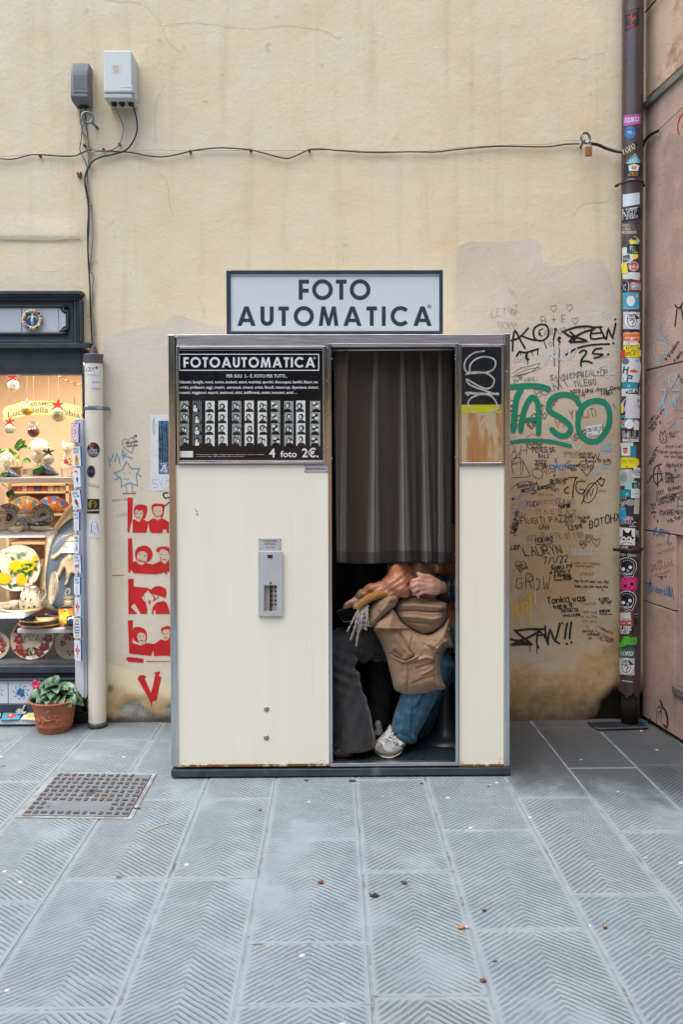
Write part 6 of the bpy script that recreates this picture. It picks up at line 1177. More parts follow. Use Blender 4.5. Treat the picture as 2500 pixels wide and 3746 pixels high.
lg=thing('display_ledge','low white ledge along the foot of the shop front with painted tiles on it','ledge',at(60,2650,WALL))
LW=mat('ledge_white','#D4D8DC',.45,v=.08,vs=8,b=.2);a=at(152,2652,.72);zt_=at(152,2634,.72).z
mb=MB();mb.box(XW,a.x,.722,WALL-.0125,max(.012,a.z),zt_);mb.obj('board',LW,lg,bevel=.003);mb=MB();mb.box(XW,a.x-.01,.735,WALL-.013,.001,max(.012,a.z)-.001);mb.obj('bearer',ANT,lg)
mb=MB();mb.pbox(298.5,1064,333,1252.5,WALL,.08);mb.obj('plaster_strip',bpy.data.materials['ochre_plaster'],wall)
lt={-30:('#C8C4B0','#B03030'),44:('#3E9AB8','#D4402C'),118:('#DCDDC8','#D8C83A')}
for(cx,(bgc,fc)),lb in zip(lt.items(),('painted tile on the ledge, cut by the left edge of the photo','turquoise painted tile with a red tomato lying on the ledge','white painted tile with a yellow lemon lying on the ledge')):
 c=at(cx,2614,.752);c.z=zt_+.006;o=thing('painted_tile',lb,'tile',c,'painted tiles on the ledge');rz=Matrix.Rotation(.12*(1 if cx<60 else-1),3,'Z')@Matrix.Rotation(math.radians(24),3,'X');w=.048
 def tl(x,y,z=0):return c+rz@Vector((x,y,z))+Vector((0,0,.012))
 c.y=.738
 mb=MB();mb.add([tl(x,y,z)for z in(-.008,0)for x,y in((-w,-.03),(w,-.03),(w,.03),(-w,.03))],[(0,1,2,3),(4,7,6,5),(0,4,5,1),(1,5,6,2),(2,6,7,3),(3,7,4,0)]);mb.obj('tile',mat('tile_'+bgc[1:].lower(),bgc,.25,v=.15,vs=50),o)
 mb=MB();mb.poly([tl(.026*math.cos(a),.017*math.sin(a),.0006)for a in[i*math.pi/8 for i in range(16)]]);mb.obj('painted_fruit',mat('paint_'+fc[1:].lower(),fc,.25,v=.1),o,fix=False)
 mb=MB();mb.poly([tl(.008*math.cos(a)-.006,.006*math.sin(a)+.005,.0009)for a in range(6)]);mb.obj('painted_highlight',WG,o,fix=False)
sh=thing('shutter_board','white painted folding shutter board beside the duct, with the string of tiles hung on it','shutter',at(292,2500,WALL-.08))
WPA=mat('white_gloss_paint','#D0D3DE',.4,v=.05,vs=6,b=.15,bs=30)
mb=MB();mb.prism([at(x,y,WALL-.085)for x,y in((269,1532),(303,1531),(306,2552),(300,2553),(286,2535),(274,2510))],(0,.02,0));mb.obj('front_board',WPA,sh,bevel=.003)
mb=MB();mb.prism([at(x,y,WALL-.078)for x,y in((303.8,1531),(316,1533),(318.5,2540),(313,2556),(306.5,2552))],(0,.05,0));mb.obj('edge_board',mat('white_paint_shaded','#B9BDCB',.45,v=.08),sh,bevel=.003)  # side face: its shade is put into a darker copy of the white
sb('dark_post',mat('post_dark','#2A241E',.7),330,1500,2640,WALL+.0,.05,.001,318.5)  # dark filler strip between the corner post and the wall
HT=[(254,1547,292,1620,'white tile with a red oval ornament, topmost on the string','oval'),(259,1633,300,1705,'hanging tile with a blonde woman in yellow below blue writing','girl'),(260,1712,300,1782,'hanging tile with a black cat below red writing','cat'),(257,1793,300,1864,'hanging tile with a brown and black dog, fourth from the top','dog'),(264,1873,292,1941,'narrow hanging tile with a faint seated dog, fifth from the top','pale'),(266,1957,293,2025,'narrow hanging tile with a dark thin dog, sixth from the top','thin'),(263,2030,299,2096,'hanging tile with a brown standing dog, seventh from the top','brown'),(265,2110,296,2176,'hanging tile with a pale drawn dog just above the upper red lily','pale'),(266,2185,300,2254,'hanging tile with the upper of the two red lilies','lily'),(262,2260,300,2336,'hanging tile with a blue and yellow crest between the red lilies','crest'),(266,2341,300,2417,'hanging tile with the lower red lily, last on the string','lily')]
TW,TBL,TRD,TBK=mat('tile_white_glaze','#DFE3EA',.2,v=.03,coat=.3),mat('tile_blue_edge','#2C62AE',.3,v=.12),mat('tile_red','#C22A2A',.3),mat('tile_ink','#2A2A34',.4);TYL=mat('tile_yellow','#DDBE3C',.35);TBR=mat('tile_brown','#9C6A48',.4);TLB=mat('tile_pale_blue','#8FB4D4',.4)
lastp=None
for i,(x0,y0,x1,y1,lb,kd)in enumerate(HT):
 Yh=WALL-.125;c=at((x0+x1)/2,(y0+y1)/2,Yh);hw=pw((x1-x0)/2,Yh)*.93;hh=pw((y1-y0)/2,Yh)*.97;ang=math.radians(-24-4*(i%3));tilt=[.02,-.05,-.06,-.12,0,.03,-.06,.01,-.02,-.02,-.02][i]
 Rt=Matrix.Rotation(ang,3,'Z')@Matrix.Rotation(tilt,3,'Y');T3=lambda x,z,y=0:c+Rt@Vector((x*hw,y,z*hh))
 o=thing('hanging_tile',lb,'tile',c,'painted tiles strung down the shutter board')
 mb=MB();mb.add([T3(x,z,y)for y in(0,.011)for x,z in((-1,-1),(1,-1),(1,1),(-1,1))],[(0,3,2,1),(4,5,6,7),(0,1,5,4),(1,2,6,5),(2,3,7,6),(3,0,4,7)]);mb.M=[0,1,1,1,1,1];mb.obj('tile',[TW,TBL if i%3!=2 else TLB],o)
 fz=lambda x,y,d=-.0006:T3(x,-y,d);L=[(TRD,'oval')]if kd=='oval' else[]
 def dr(m,st=(),po=(),tx=()):
  mb=MB()
  for P,w in st:mb.ribbon(P,w,fz)
  for P in po:mb.poly([fz(*p)for p in P])
  for s,x,y,cap in tx:hand(mb,s,x,y,cap,fz,.05,0,narrow=1.15)
  mb.obj('painting',m,o,fix=False)
 if kd=='oval':dr(TRD,[(ell(0,0,.72,.8,20)+[(.72,0)],.09),([(-.95,-.95),(.95,-.95),(.95,.95),(-.95,.95),(-.95,-.95)],.06),([(-.3,-.2),(.2,-.4),(.1,.3),(-.2,.4)],.09),([(0,-.6),(0,.6)],.06),([(-.5,.1),(.5,-.1)],.06)])
 elif kd=='girl':dr(TBL,tx=[('ATTENTI',-.8,-.62,.24),('GATTO',-.6,-.3,.22)]);dr(TYL,po=[ell(0,.2,.4,.42,12),[(-.4,.2),(.4,.2),(.5,.8),(-.5,.8)]]);dr(TW,po=[[(-.2,.1),(.2,.1),(.25,.8),(-.25,.8)]]);dr(TBR,[([(0,.1),(0,.3)],.25)]);dr(TBK,[([(-.5,.85),(0,.9),(.5,.8)],.05)])
 elif kd=='cat':dr(TRD,tx=[('Sesso',-.6,-.6,.2),('si',.1,-.3,.2)]);dr(TBK,po=[[(-.1,.0),(.3,-.1),(.4,.2),(.3,.45),(0,.4),(-.15,.2)]],st=[([(.1,.4),(.05,.85)],.06),([(.3,.4),(.5,.85)],.06)])
 elif kd in('dog','thin','brown','pale'):
  dr(TBL if kd!='thin' else TBK,tx=[('ATTENTI',-.8,-.6,.22),('AL CANE',-.5,-.28,.2)])
  if kd=='dog':dr(TBR,po=[[(-.5,.0),(-.2,-.1),(.1,.2),(.5,.7),(.1,.75),(-.3,.4)]]);dr(TBK,po=[[(-.3,-.1),(.1,.0),(.4,.4),(.2,.5),(-.1,.3)]],st=[([(-.5,.85),(.5,.8)],.05)])
  elif kd=='brown':dr(TBR,po=[[(-.6,.1),(.3,.1),(.3,.4),(-.6,.4)]],st=[([(-.5,.4),(-.5,.8)],.1),([(.2,.4),(.25,.8)],.1)]);dr(TBK,st=[([(.3,.1),(.5,.0),(.45,.4)],.12),([(-.3,.85),(.6,.88)],.05)])
  elif kd=='thin':dr(TBK,po=[[(-.1,-.1),(.1,-.1),(.3,.4),(.4,.6),(-.2,.6),(-.1,.3)]],st=[([(-.2,.6),(-.3,.85)],.08),([(.4,.6),(.4,.85)],.08)])
  else:dr(INKF,st=[([(-.2,.0),(.1,.1),(.2,.5),(.1,.8),(-.3,.8),(-.2,.4),(-.2,.0)],.06)])
 elif kd=='lily':dr(TRD,po=[[(0,-.75),(.16,-.3),(.05,.1),(.1,.75),(0,.85),(-.1,.75),(-.05,.1),(-.16,-.3)],[(-.1,.2),(-.6,.15),(-.65,-.15),(-.35,-.25),(-.2,.0)],[(.1,.2),(.6,.15),(.65,-.15),(.35,-.25),(.2,.0)],[(-.35,.3),(.35,.3),(.35,.4),(-.35,.4)]]);dr(TLB,[([(-.9,-.9),(-.5,-.7),(-.8,-.4)],.06),([(.9,-.9),(.5,-.75),(.8,-.4)],.06),([(-.9,.9),(-.5,.7),(-.8,.5)],.06),([(.9,.9),(.5,.7),(.8,.5)],.06)])
 else:dr(TBL,[(ell(0,0,.6,.75,18)+[(.6,0)],.08)]+[([(-.45,y),(.45,y)],.13)for y in(-.4,-.1,.2,.45)]);dr(TYL,[([(-.85,-.85),(.85,-.85),(.85,.85),(-.85,.85),(-.85,-.85)],.1),([(-.3,-.6),(-.3,.6)],.05),([(.2,-.6),(.2,.6)],.05)])
 top=T3(0,1.0,.005)
 if lastp is not None:mb=MB();mb.tube([lastp,(lastp+top)/2+Vector((.004,0,0)),top],.0022,5);mb.obj('wire_link',mat('link_wire','#4E4A48',.4,metal=.6),o)
 else:mb=MB();mb.tube([top,at(289,1535,Yh),at(305,1503,WALL-.06)],.0014,5);mb.obj('hook_wire',mat('link_wire','#4E4A48',.4,metal=.6),o)
 lastp=T3(0,-1.0,.005)
YB=1.85;room=thing('shop_interior','warm plastered room of the ceramics shop behind the window','room',(Xop-.6,1.3,0))
PEACH=mat('peach_plaster','#E4CDB4',.85,v=.08,vs=2);XR=at(300,1800,WALL+.06).x;zr=2.25
mb=MB();mb.box(XW-.3,XR+.5,YB,YB+.05,0,zr);mb.obj('back_wall',PEACH,room)
mb=MB();mb.box(XR+.32,XR+.37,WALL+.355,YB,0,zr);mb.box(XR+.002,XR+.03,WALL+.061,WALL+.35,0,zr);mb.obj('right_wall',PEACH,room);mb=MB();mb.box(XW-.3,XW-.25,WALL+.06,YB,0,zr);mb.obj('left_wall',PEACH,room)
mb=MB();mb.box(XW-.3,XR+.5,WALL+.061,YB+.05,zr,zr+.05);mb.obj('ceiling',PEACH,room);mb=MB();mb.box(XW-.3,XR+.5,WALL+.06,YB+.05,-.02,.02);mb.obj('floor',mat('shop_floor','#8A6A50',.5),room)
mb=MB();P=smoothpts([at(200,1365,1.2),at(235,1390,1.2),at(300,1408,1.2)],4)
mb=MB();pts=[(205,1372),(209,1380),(222,1378),(233,1392),(246,1392),(256,1402),(268,1398),(280,1410),(296,1405)];mb.tube([at(x,y,1.1)for x,y in smoothpts(pts,3)],.004,6);o=mb.obj('scalloped_wire',mat('garland','#7A6450',.5));tag(o,'scalloped wire edging near the top right corner of the shop window','garland')
z2s_=at(163,1956,WALL+.12).z
lp_=thing('ceiling_lamp','warm round ceiling lamp inside the ceramics shop','lamp',(-1.75,1.35,zr));mb=MB();mb.lathe([(.001,-.05),(.1,-.045),(.13,-.02),(.13,0)],(-1.75,1.35,zr),24);mb.obj('shade',mat('lamp_glow','#FFC98A',.5,emit=4),lp_,True)
ll=bpy.data.lights.new('shop_lamp','AREA');ll.shape='DISK';ll.size=.3;ll.energy=9;ll.color=(1,.76,.52);lo=bpy.data.objects.new('shop_lamp',ll);COL.objects.link(lo);lo.location=(-1.75,1.2,zr-.06);lo.parent=lp_;lo.matrix_parent_inverse=Matrix.Translation(-Vector(lp_.location))
lo.rotation_euler=(math.radians(-12),0,0)
sp_=thing('fill_strip','added warm fill strip hidden behind the beam at the top of the shop window','lamp',(-1.7,.86,1.98));mb=MB();mb.box(-2.5,-1.32,.825,.855,1.97,1.99);mb.obj('tube',mat('lamp_glow','#FFC98A',.5,emit=4),sp_);l2=bpy.data.lights.new('window_fill','AREA');l2.shape='RECTANGLE';l2.size=1.2;l2.size_y=.04;l2.energy=8;l2.color=(1,.86,.7);o2=bpy.data.objects.new('window_fill',l2);COL.objects.link(o2);o2.location=(-1.9,.84,1.96);o2.rotation_euler=(math.radians(3),0,0);setpar(o2,sp_)  # added fill light for the display, no such lamp is seen
for nm_,zz_,e_ in(('low_fill',z2s_-.04,2.4),('low_fill',z2s_-.42,1.1)):l3=bpy.data.lights.new(nm_,'AREA');l3.shape='RECTANGLE';l3.size=1.1;l3.size_y=.02;l3.energy=e_;l3.color=(1,.92,.82);o3=bpy.data.objects.new(nm_,l3);COL.objects.link(o3);o3.location=(-1.9,.825,zz_);o3.rotation_euler=(math.radians(35),0,0);setpar(o3,sp_)  # added fill in place of daylight on the lower shelves, without fittings
def shelf(x1,y0,y1,Y0,Y1,lb,x0=None):
 a=at(x1,y1,Y0);b=at(x1,y0,Y0);xa=XW if x0 is None else at(x0,y0,Y0).x;mb=MB();mb.box(xa,a.x,Y0,Y1,a.z,b.z);o=mb.obj('shelf',WPA,None,bevel=.002);tag(o,lb,'shelf','display shelves in the shop window');return b.z
YS0=WALL+.1
z1s=shelf(267,1747,1764,YS0,YS0+.26,'upper white shelf carrying the busts and the cat')
z2s=shelf(163,1946,1966,YS0+.02,YS0+.34,'middle shelf carrying the blue and white plates and jars')
z3s=shelf(86,2246,2262,YS0,YS0+.3,'lower shelf under the lemon plate, left of the stepped one')
z4s=shelf(267,2300,2316,YS0-.02,YS0+.14,'lowest shelf under the yellow and dark blue plates',62)
mb=MB();a=at(150,2440,1.2);b=at(150,2255,1.2);mb.box(XW,XR,1.2,1.22,a.z-.1,b.z);o=mb.obj('backing_panel',mat('grey_panel','#AEB2BC',.7,v=.05));tag(o,'grey panel behind the pizza plate at the bottom of the window','panel')
mb=MB();a=at(150,2436,YS0);mb.box(XW,XR,YS0-.03,1.2,a.z-.03,a.z);o=mb.obj('window_floor',mat('grey_floor','#8A8F98',.6));tag(o,'dark grey floor board of the shop window under the pizza plate','board');zfl=a.z
un=thing('shelf_unit','cream shelf unit at the back of the shop with small boxes','shelf unit',at(140,1900,1.5));UC=mat('unit_cream','#E2C7A2',.6)
for y in(1770,1798,1880,1985,2065):
 a=at(40,y,1.5);b=at(255,y,1.5);mb=MB();mb.box(a.x,b.x,1.5,1.75,a.z-.012,a.z);mb.obj('shelf_board',UC,un)
for x in(30,252):a=at(x,1900,1.5);mb=MB();mb.box(a.x-.02,a.x,1.5,1.75,.02,at(x,1765,1.5).z);mb.obj('side',UC,un)
a,b=at(30,1766,1.74),at(252,2000,1.74);mb=MB();mb.box(a.x,b.x,1.76,1.78,.02,a.z);mb.obj('back',mat('unit_back','#B07A48',.7),un)
ORD='first second third fourth fifth sixth seventh eighth ninth tenth eleventh twelfth'.split();r=random.Random(4);bc=['#B84A3A','#3E5C9A','#D8A03C','#8A3A5A','#D8702C','#5A7A4A','#C8B89A']
for y0 in(1796,2063):
 x=42;nb=0
 while x<238:w=r.uniform(12,24);h=r.uniform(14,20);cc=r.choice(bc);mb=MB();mb.pbox(x,y0-h,x+w,y0,1.52,.06);o=mb.obj('souvenir_box',mat('box_'+cc[1:].lower(),cc,.6));tag(o,'small '+{'#B84A3A':'red','#3E5C9A':'blue','#D8A03C':'yellow','#8A3A5A':'plum','#D8702C':'orange','#5A7A4A':'green','#C8B89A':'beige'}[cc]+' box, '+ORD[nb]+' from the left in the '+('upper' if y0<1900 else 'lower')+' row at the back','box','souvenir boxes on the far shelf');x+=w+3;nb+=1
for cx,cy,c1,c2,lb in((92,1876,'#D89A4C','#6E8C8A','left open folding fan, orange and grey green, far back in the shop'),(192,1876,'#C8452E','#5C78A8','right open folding fan with a red flower, far back in the shop')):
 o=thing('folding_fan',lb,'fan',at(cx,cy,1.5));n=13
 for i in range(n):
  a0,a1=math.radians(12+156*i/n),math.radians(12+156*(i+1)/n);mb=MB();ff=lambda rr,a,d:at(cx+rr*1.12*math.cos(a),cy-rr*math.sin(a),1.49-d)
  mb.add([ff(8,a0,0),ff(34,a0,0),ff(34,a1,.004),ff(8,a1,.004)],[(0,1,2,3)],0);mb.add([ff(34,a0,0),ff(62,a0,0),ff(62,a1,.004),ff(34,a1,.004)],[(0,1,2,3)],1+(i%3==1));mb.obj('blade',[mat('fan_wood','#D88C46',.6),mat('fan_'+c2[1:].lower(),c2,.6,v=.4,vs=40,col2='#E0C9A0'),mat('fan_'+c1[1:].lower(),c1,.6,v=.3,vs=40)],o,fix=False)
def dish(name,lb,cat,c,prof,mats,R=None,n=36,group=None):
 o=thing(name,lb,cat,c,group);mb=MB();mb.lathe(prof,c,n,R=R);mb.obj('body',mats,o,True);return o
CRM=mat('cream_glaze','#E2D9C4',.12,v=.04,coat=.4);NAV=mat('navy_glaze','#1E2C4C',.15,coat=.3,v=.2,vs=80);YG_=mat('yellow_glaze','#E0BC18',.15,coat=.3,v=.12);GG=mat('green_glaze','#2E6A34',.2,coat=.3,v=.3,vs=60);RG=mat('red_glaze','#A82430',.2,coat=.3,v=.35,vs=50);ORG=mat('orange_rim','#D08A24',.2,coat=.3);LBG=mat('soft_blue_glaze','#6F88B4',.2,coat=.3,v=.2,vs=70);PKG=mat('rust_speckle','#B87858',.3,v=.3,vs=70);BRG=mat('rim_brown','#A87040',.3,v=.3,vs=20)
def upright(px,py,r,Y,tilt=12,yaw=0):
 return at(px,py,Y),Matrix.Rotation(math.radians(yaw),3,'Z')@Matrix.Rotation(math.radians(90-tilt),3,'X'),pw(r,Y)
def painter(c,R,k):return lambda z:(lambda x,y,z=z:c+R@Vector((x*k,-y*k,z)))
def decal(o,m,z,c,R,k,polys=(),strokes=(),name='painting'):
 mb=MB();f=painter(c,R,k)(z)
 for P in polys:mb.poly([f(*p)for p in P])
 for P,w in strokes:mb.ribbon(P,w,f)
 mb.obj(name,m,o,fix=False)
def leafp(x,y,l,a,w=.42):return[(x+l*u*math.cos(a)-l*w*v*math.sin(a),y+l*u*math.sin(a)+l*w*v*math.cos(a))for u,v in((0,0),(.25,.42),(.6,.45),(1,0),(.6,-.45),(.25,-.42))]
def plate_prof(r,rim,m0=0,m1=0):return[(.001,.002,m0),(r*.62,.002,m0),(r*.72,.009,m0),(r*.96,.013,m1),(r,.016,m1),(r*.99,.012,m1),(r*.6,-.006,m0),(.001,-.006,m0)]
for px,py,r_,lb,ya in((30,1893,50,'blue and white patterned plate standing behind the jars, cut by the left edge',8),(158,1889,45,'blue and white patterned plate standing behind the dark bowl',-8)):
 c,R,r=upright(px,py,r_,YS0+.27,10,ya);o=dish('plate',lb,'plate',c,plate_prof(r,0),[CRM,CRM],R,group='blue and white plates')
 Dp=lambda m,z,ps=(),st=():decal(o,m,z,c,R,r,ps,st)
 Dp(NAV,.0175,st=[(ell(0,0,.97,.97,40)+[(.97,0)],.06)]);Dp(LBG,.0125,st=[(ell(0,0,.7,.7,32)+[(.7,0)],.05),(ell(0,0,.46,.46,24)+[(.46,0)],.04)])
 Dp(NAV,.0165,[leafp(.82*math.cos(t),.82*math.sin(t),.16,t+1.9*(i%2*2-1),.6)for i,t in enumerate([j*math.pi/14 for j in range(28)])]);Dp(NAV,.0055,[leafp(.12*math.cos(t),.12*math.sin(t),.26,t+.5,.5)for t in[j*math.pi/5 for j in range(10)]],[(ell(0,0,.1,.1,10)+[(.1,0)],.07)])
c,R,r=upright(64,2078,86,YS0+.22,10,4);o=dish('lemon_plate','large white plate painted with lemons and green leaves, standing on the left','plate',c,plate_prof(r,0),[CRM,CRM],R,48)
L_=[(-.02,-.02,.3,.25),(.52,-.02,.28,.26),(-.6,.58,.3,.24),(.3,.62,.25,.28),(-.1,-.8,.28,.12),(.85,-.3,.1,.25)]
decal(o,YG_,.0185,c,R,r,[ell(x*.85,y*.85-.05,a,b,18)for x,y,a,b in L_]);decal(o,mat('lemon_shade','#B8961A',.2),.0188,c,R,r,[],[(ell(x*.85,y*.85-.05,a,b,18)[1:9],.035)for x,y,a,b in L_])
rr_=random.Random(8);decal(o,GG,.0195,c,R,r,[leafp(x*.85+a*math.cos(t)*1.05,y*.85-.05+b*math.sin(t)*1.05,rr_.uniform(.2,.3),t+rr_.uniform(-.9,.9),.5)for x,y,a,b in L_ for t in[rr_.uniform(0,6.28)for _ in range(5)]if math.hypot(x*.85+a*math.cos(t),y*.85+b*math.sin(t))<.78]);decal(o,GG,.018,c,R,r,[],[(ell(0,0,.985,.985,48)+[(.985,0)],.025)])
for px,py,r_,lb,main in((121,2398,82,'large round plate with red flowers lettered Pizza, standing at the bottom of the window',True),(-12,2440,50,'plate with red fruit cut by the left edge, left of the pizza plate',False),(262,2444,58,'plate with red grapes half hidden behind the shutter board, right of the pizza plate',False)):
 c,R,r=upright(px,py,r_,YS0+.18,14,0);c.z=max(c.z,zfl+r*.93);o=dish('round_plate',lb,'plate',c,plate_prof(r,0,0,1),[CRM,BRG if main else CRM],R,44,'plates with red fruit')
 fl_=[(x,y)for x,y in((-.05,-.62),(.3,-.6),(-.35,-.5),(.6,-.35),(-.62,-.3),(.7,.05),(-.6,.1),(.55,.4),(-.55,.5),(.35,.65),(-.3,.68),(.05,.5))]if main else[(.3,-.4),(.55,-.1),(.5,.3),(-.3,-.4),(-.5,0),(.1,-.6)]
 decal(o,RG,.0165,c,R,r,[[(x+.19*(1+.25*math.sin(5*t))*math.cos(t),y+.17*(1+.25*math.sin(5*t))*math.sin(t))for t in[j*math.pi/10 for j in range(20)]]for x,y in(fl_[:11]if main else fl_)]);decal(o,mat('soft_rose','#C46A72',.3,v=.2),.0168,c,R,r,[ell(x+.04,y-.04,.08,.06,8)for x,y in fl_])
 decal(o,GG,.0172,c,R,r,[leafp(x,y,.22,t,.55)for x,y,t in((-.1,-.35,1.2),(.2,-.35,2),(-.05,.45,2.5),(.1,.45,.6),(0,.6,1.6),(.6,0,2.4),(-.65,-.1,.4))])
 if main:mb=MB();fpz=painter(c,R,r)(.018);print_text(mb,'Pizza',-.36,.46,.14,.34,fpz,bold=-.005,shear=.25);mb.obj('lettering',mat('olive_script','#2E3A2E',.3),o,fix=False)
c,R,r=upright(201,2152,62,YS0+.04,8,-58);o=dish('floral_plate','white plate with blue and yellow rings turned sideways on the lower shelf','plate',c,plate_prof(r,0),[CRM,CRM],R,40)
decal(o,LBG,.018,c,R,r,[],[(ell(0,0,.97,.97,40)+[(.97,0)],.05)]);decal(o,YG_,.0182,c,R,r,[ell(.6,-.5,.08,.09,8),ell(-.65,.4,.08,.09,8),ell(-.4,-.7,.07,.08,8)],[(ell(0,0,.42,.42,24)+[(.42,0)],.04)]);decal(o,LBG,.008,c,R,r,[leafp(.1*math.cos(t),.1*math.sin(t),.22,t,.5)for t in range(7)],[(ell(0,0,.36,.36,20)+[(.36,0)],.04)]);decal(o,PKG,.0178,c,R,r,[ell(.72*math.cos(t),.72*math.sin(t),.06,.05,6)for t in[j*.45 for j in range(14)]]);decal(o,NAV,.0185,c,R,r,[],[(smoothpts([(.3,-.85),(.5,-.75),(.55,-.6),(.75,-.55)],3),.03),(smoothpts([(-.9,.1),(-.7,.2),(-.6,.45),(-.4,.6)],3),.03)])
for px,py,r_,ya,lb in((113,2178,37,-12,'shallow bowl with a dark rim leaning on the lower shelf'),(152,2186,26,-30,'smaller bowl with a dark rim leaning beside the larger one')):
 c,R,r=upright(px,py,r_,YS0+.12,38,ya);o=dish('bowl',lb,'bowl',c,[(.001,-.012),(r*.6,-.008),(r*.9,.008),(r,.022),(r*.98,.012),(r*.6,-.016),(.001,-.018)],[CRM],R);decal(o,NAV,.0222,c,R,r,[],[(ell(0,0,.97,.97,32)+[(.97,0)],.06)]);decal(o,ORG,.016,c,R,r,[],[(ell(0,0,.86,.86,32)+[(.86,0)],.06)]);decal(o,LBG,.001,c,R,r,[leafp(.3*math.cos(t),.3*math.sin(t),.3,t+.6,.3)for t in range(7)],[(smoothpts([(-.6,-.2),(-.1,-.35),(.2,.1),(.6,.2)],3),.04)])
def flat(px,Y,z,prof_px,name,lb,cat,mats,n=36,group=None,**k):c=at(px,1900,Y);c.z=z;s_=pw(1,Y);return dish(name,lb,cat,c,[(q[0]*s_,q[1]*s_,*q[2:])for q in prof_px],mats,None,n,group),c,s_
o,c,s_=flat(80,YS0+.09,z3s,[(.001,4,0),(55,5,0),(72,14,0),(84,19,1),(85,21,1),(83,17,0),(50,0,0),(.001,0,0)],'serving_plate','large shallow white plate with a yellow rim lying on the lower shelf','plate',[CRM,YG_],44)
mb=MB();
for t in[j*.7 for j in range(9)]:mb.ribbon(smoothpts([(60*math.cos(t),60*math.sin(t)),(48*math.cos(t+.2),48*math.sin(t+.2)),(58*math.cos(t+.4),58*math.sin(t+.4))],3),2.4,lambda x,y:c+Vector((x*s_,y*s_,(6.5+max(0,math.hypot(x,y)-55)*.55)*s_)))
mb.obj('painting',NAV,o,fix=False)
z=z4s
for dx,r_,zz,lb in((0,78,0,'lower of the two wavy orange rimmed dark plates in the small stack'),(-8,70,15,'upper of the two wavy orange rimmed dark plates, with a lemon')):
 Y=YS0+.05;o,c,s_=flat(146+dx,Y,z+pw(zz,Y),[(.001,2,0),(r_*.55,2,0),(r_*.7,10,0),(r_*.95,14,1),(r_,15,1),(r_*.97,12,1),(r_*.5,0,2),(.001,0,2)],'wavy_plate',lb,'plate',[NAV,ORG,CRM],40,'dark plates with orange rims')
 mb=MB();mb.poly([c+Vector((r_*(.3*math.cos(a))*s_,r_*.3*math.sin(a)*s_,2.6*s_))for a in[j*math.pi/8 for j in range(16)]]);mb.obj('painted_lemon',YG_,o,fix=False)
 mb=MB()
 for t in range(6):mb.poly([c+Vector((x*s_,y*s_,(3+max(0,math.hypot(x,y)-r_*.55)*.5)*s_))for x,y in leafp(r_*.35*math.cos(t*1.05),r_*.35*math.sin(t*1.05),r_*.34,t*1.05+.5,.5)])
 mb.obj('painted_leaf',mat('pale_leaf_glaze','#7FA878',.2),o,fix=False)
flat(172,YS0+.12,z4s+.0005,[(.001,2,1),(36,3,1),(44,30,1),(46,32,0),(45,28,2),(36,0,2),(.001,0,2)],'dark_bowl','dark blue dish with an orange rim behind the stack of plates','bowl',[ORG,NAV,CRM],28)
o,c,s_=flat(238,YS0+.06,z4s+.0005,[(.001,3,0),(24,3,0),(26,66,1),(27.5,67,1),(27,1,0),(.001,0,0)],'mug','dark blue mug painted with a lemon on the lowest shelf','mug',[NAV,ORG],28)
for m_,P in((YG_,ell(7,34,13,20,14)),(mat('pale_leaf_glaze','#7FA878',.2),leafp(-18,22,22,.9,.5)),(GG,leafp(-2,62,16,-.5,.5)),(ORG,ell(-14,56,6,8,8))):
 mb=MB();fillpoly(mb,[(x,y)for x,y in P],lambda x,y:c+Vector((28*math.sin(x/28)*s_,-28*math.cos(x/28)*s_,y*s_)),4);mb.obj('painting',m_,o,fix=False)
o,c,s_=flat(260,YS0+.0,z4s+.0005,[(.001,2,0),(20,3,0),(34,9,1),(35,10,1),(33,7,0),(18,0,0),(.001,0,0)],'cup_and_saucer','dark blue cup on its saucer at the right end of the lowest shelf','cup',[NAV,ORG],28);mb=MB();mb.lathe([(q[0]*s_,q[1]*s_)for q in((.001,5),(12,5),(20,18),(21,42),(19.5,42),(18,20),(.001,9))],c,24);mb.obj('cup',NAV,o,True)
o,c,s_=flat(247,YS0+.16,z4s+.0005,[(.001,2),(30,2),(33,20),(30,45),(20,62),(17,66),(17,92),(19,95),(15,95),(.001,90)],'oil_jug','small white handled jug with blue and yellow bands behind the mug','jug',[CRM],28)
for h_,m_ in((70,YG_),(62,NAV),(92,NAV),(84,GG)):mb=MB();mb.lathe([((17.4 if h_>64 else 19.8)*s_,h_*s_),((17.4 if h_>64 else 19.4)*s_,(h_+3)*s_)],c,24);mb.obj('band',m_,o)
mb=MB();mb.tube([c+Vector((x*s_,-.0,z_*s_))for x,z_ in smoothpts([(-8,94),(-12,112),(2,124),(4,108),(-4,104)],4)],.003,6);mb.obj('handle',CRM,o,True)
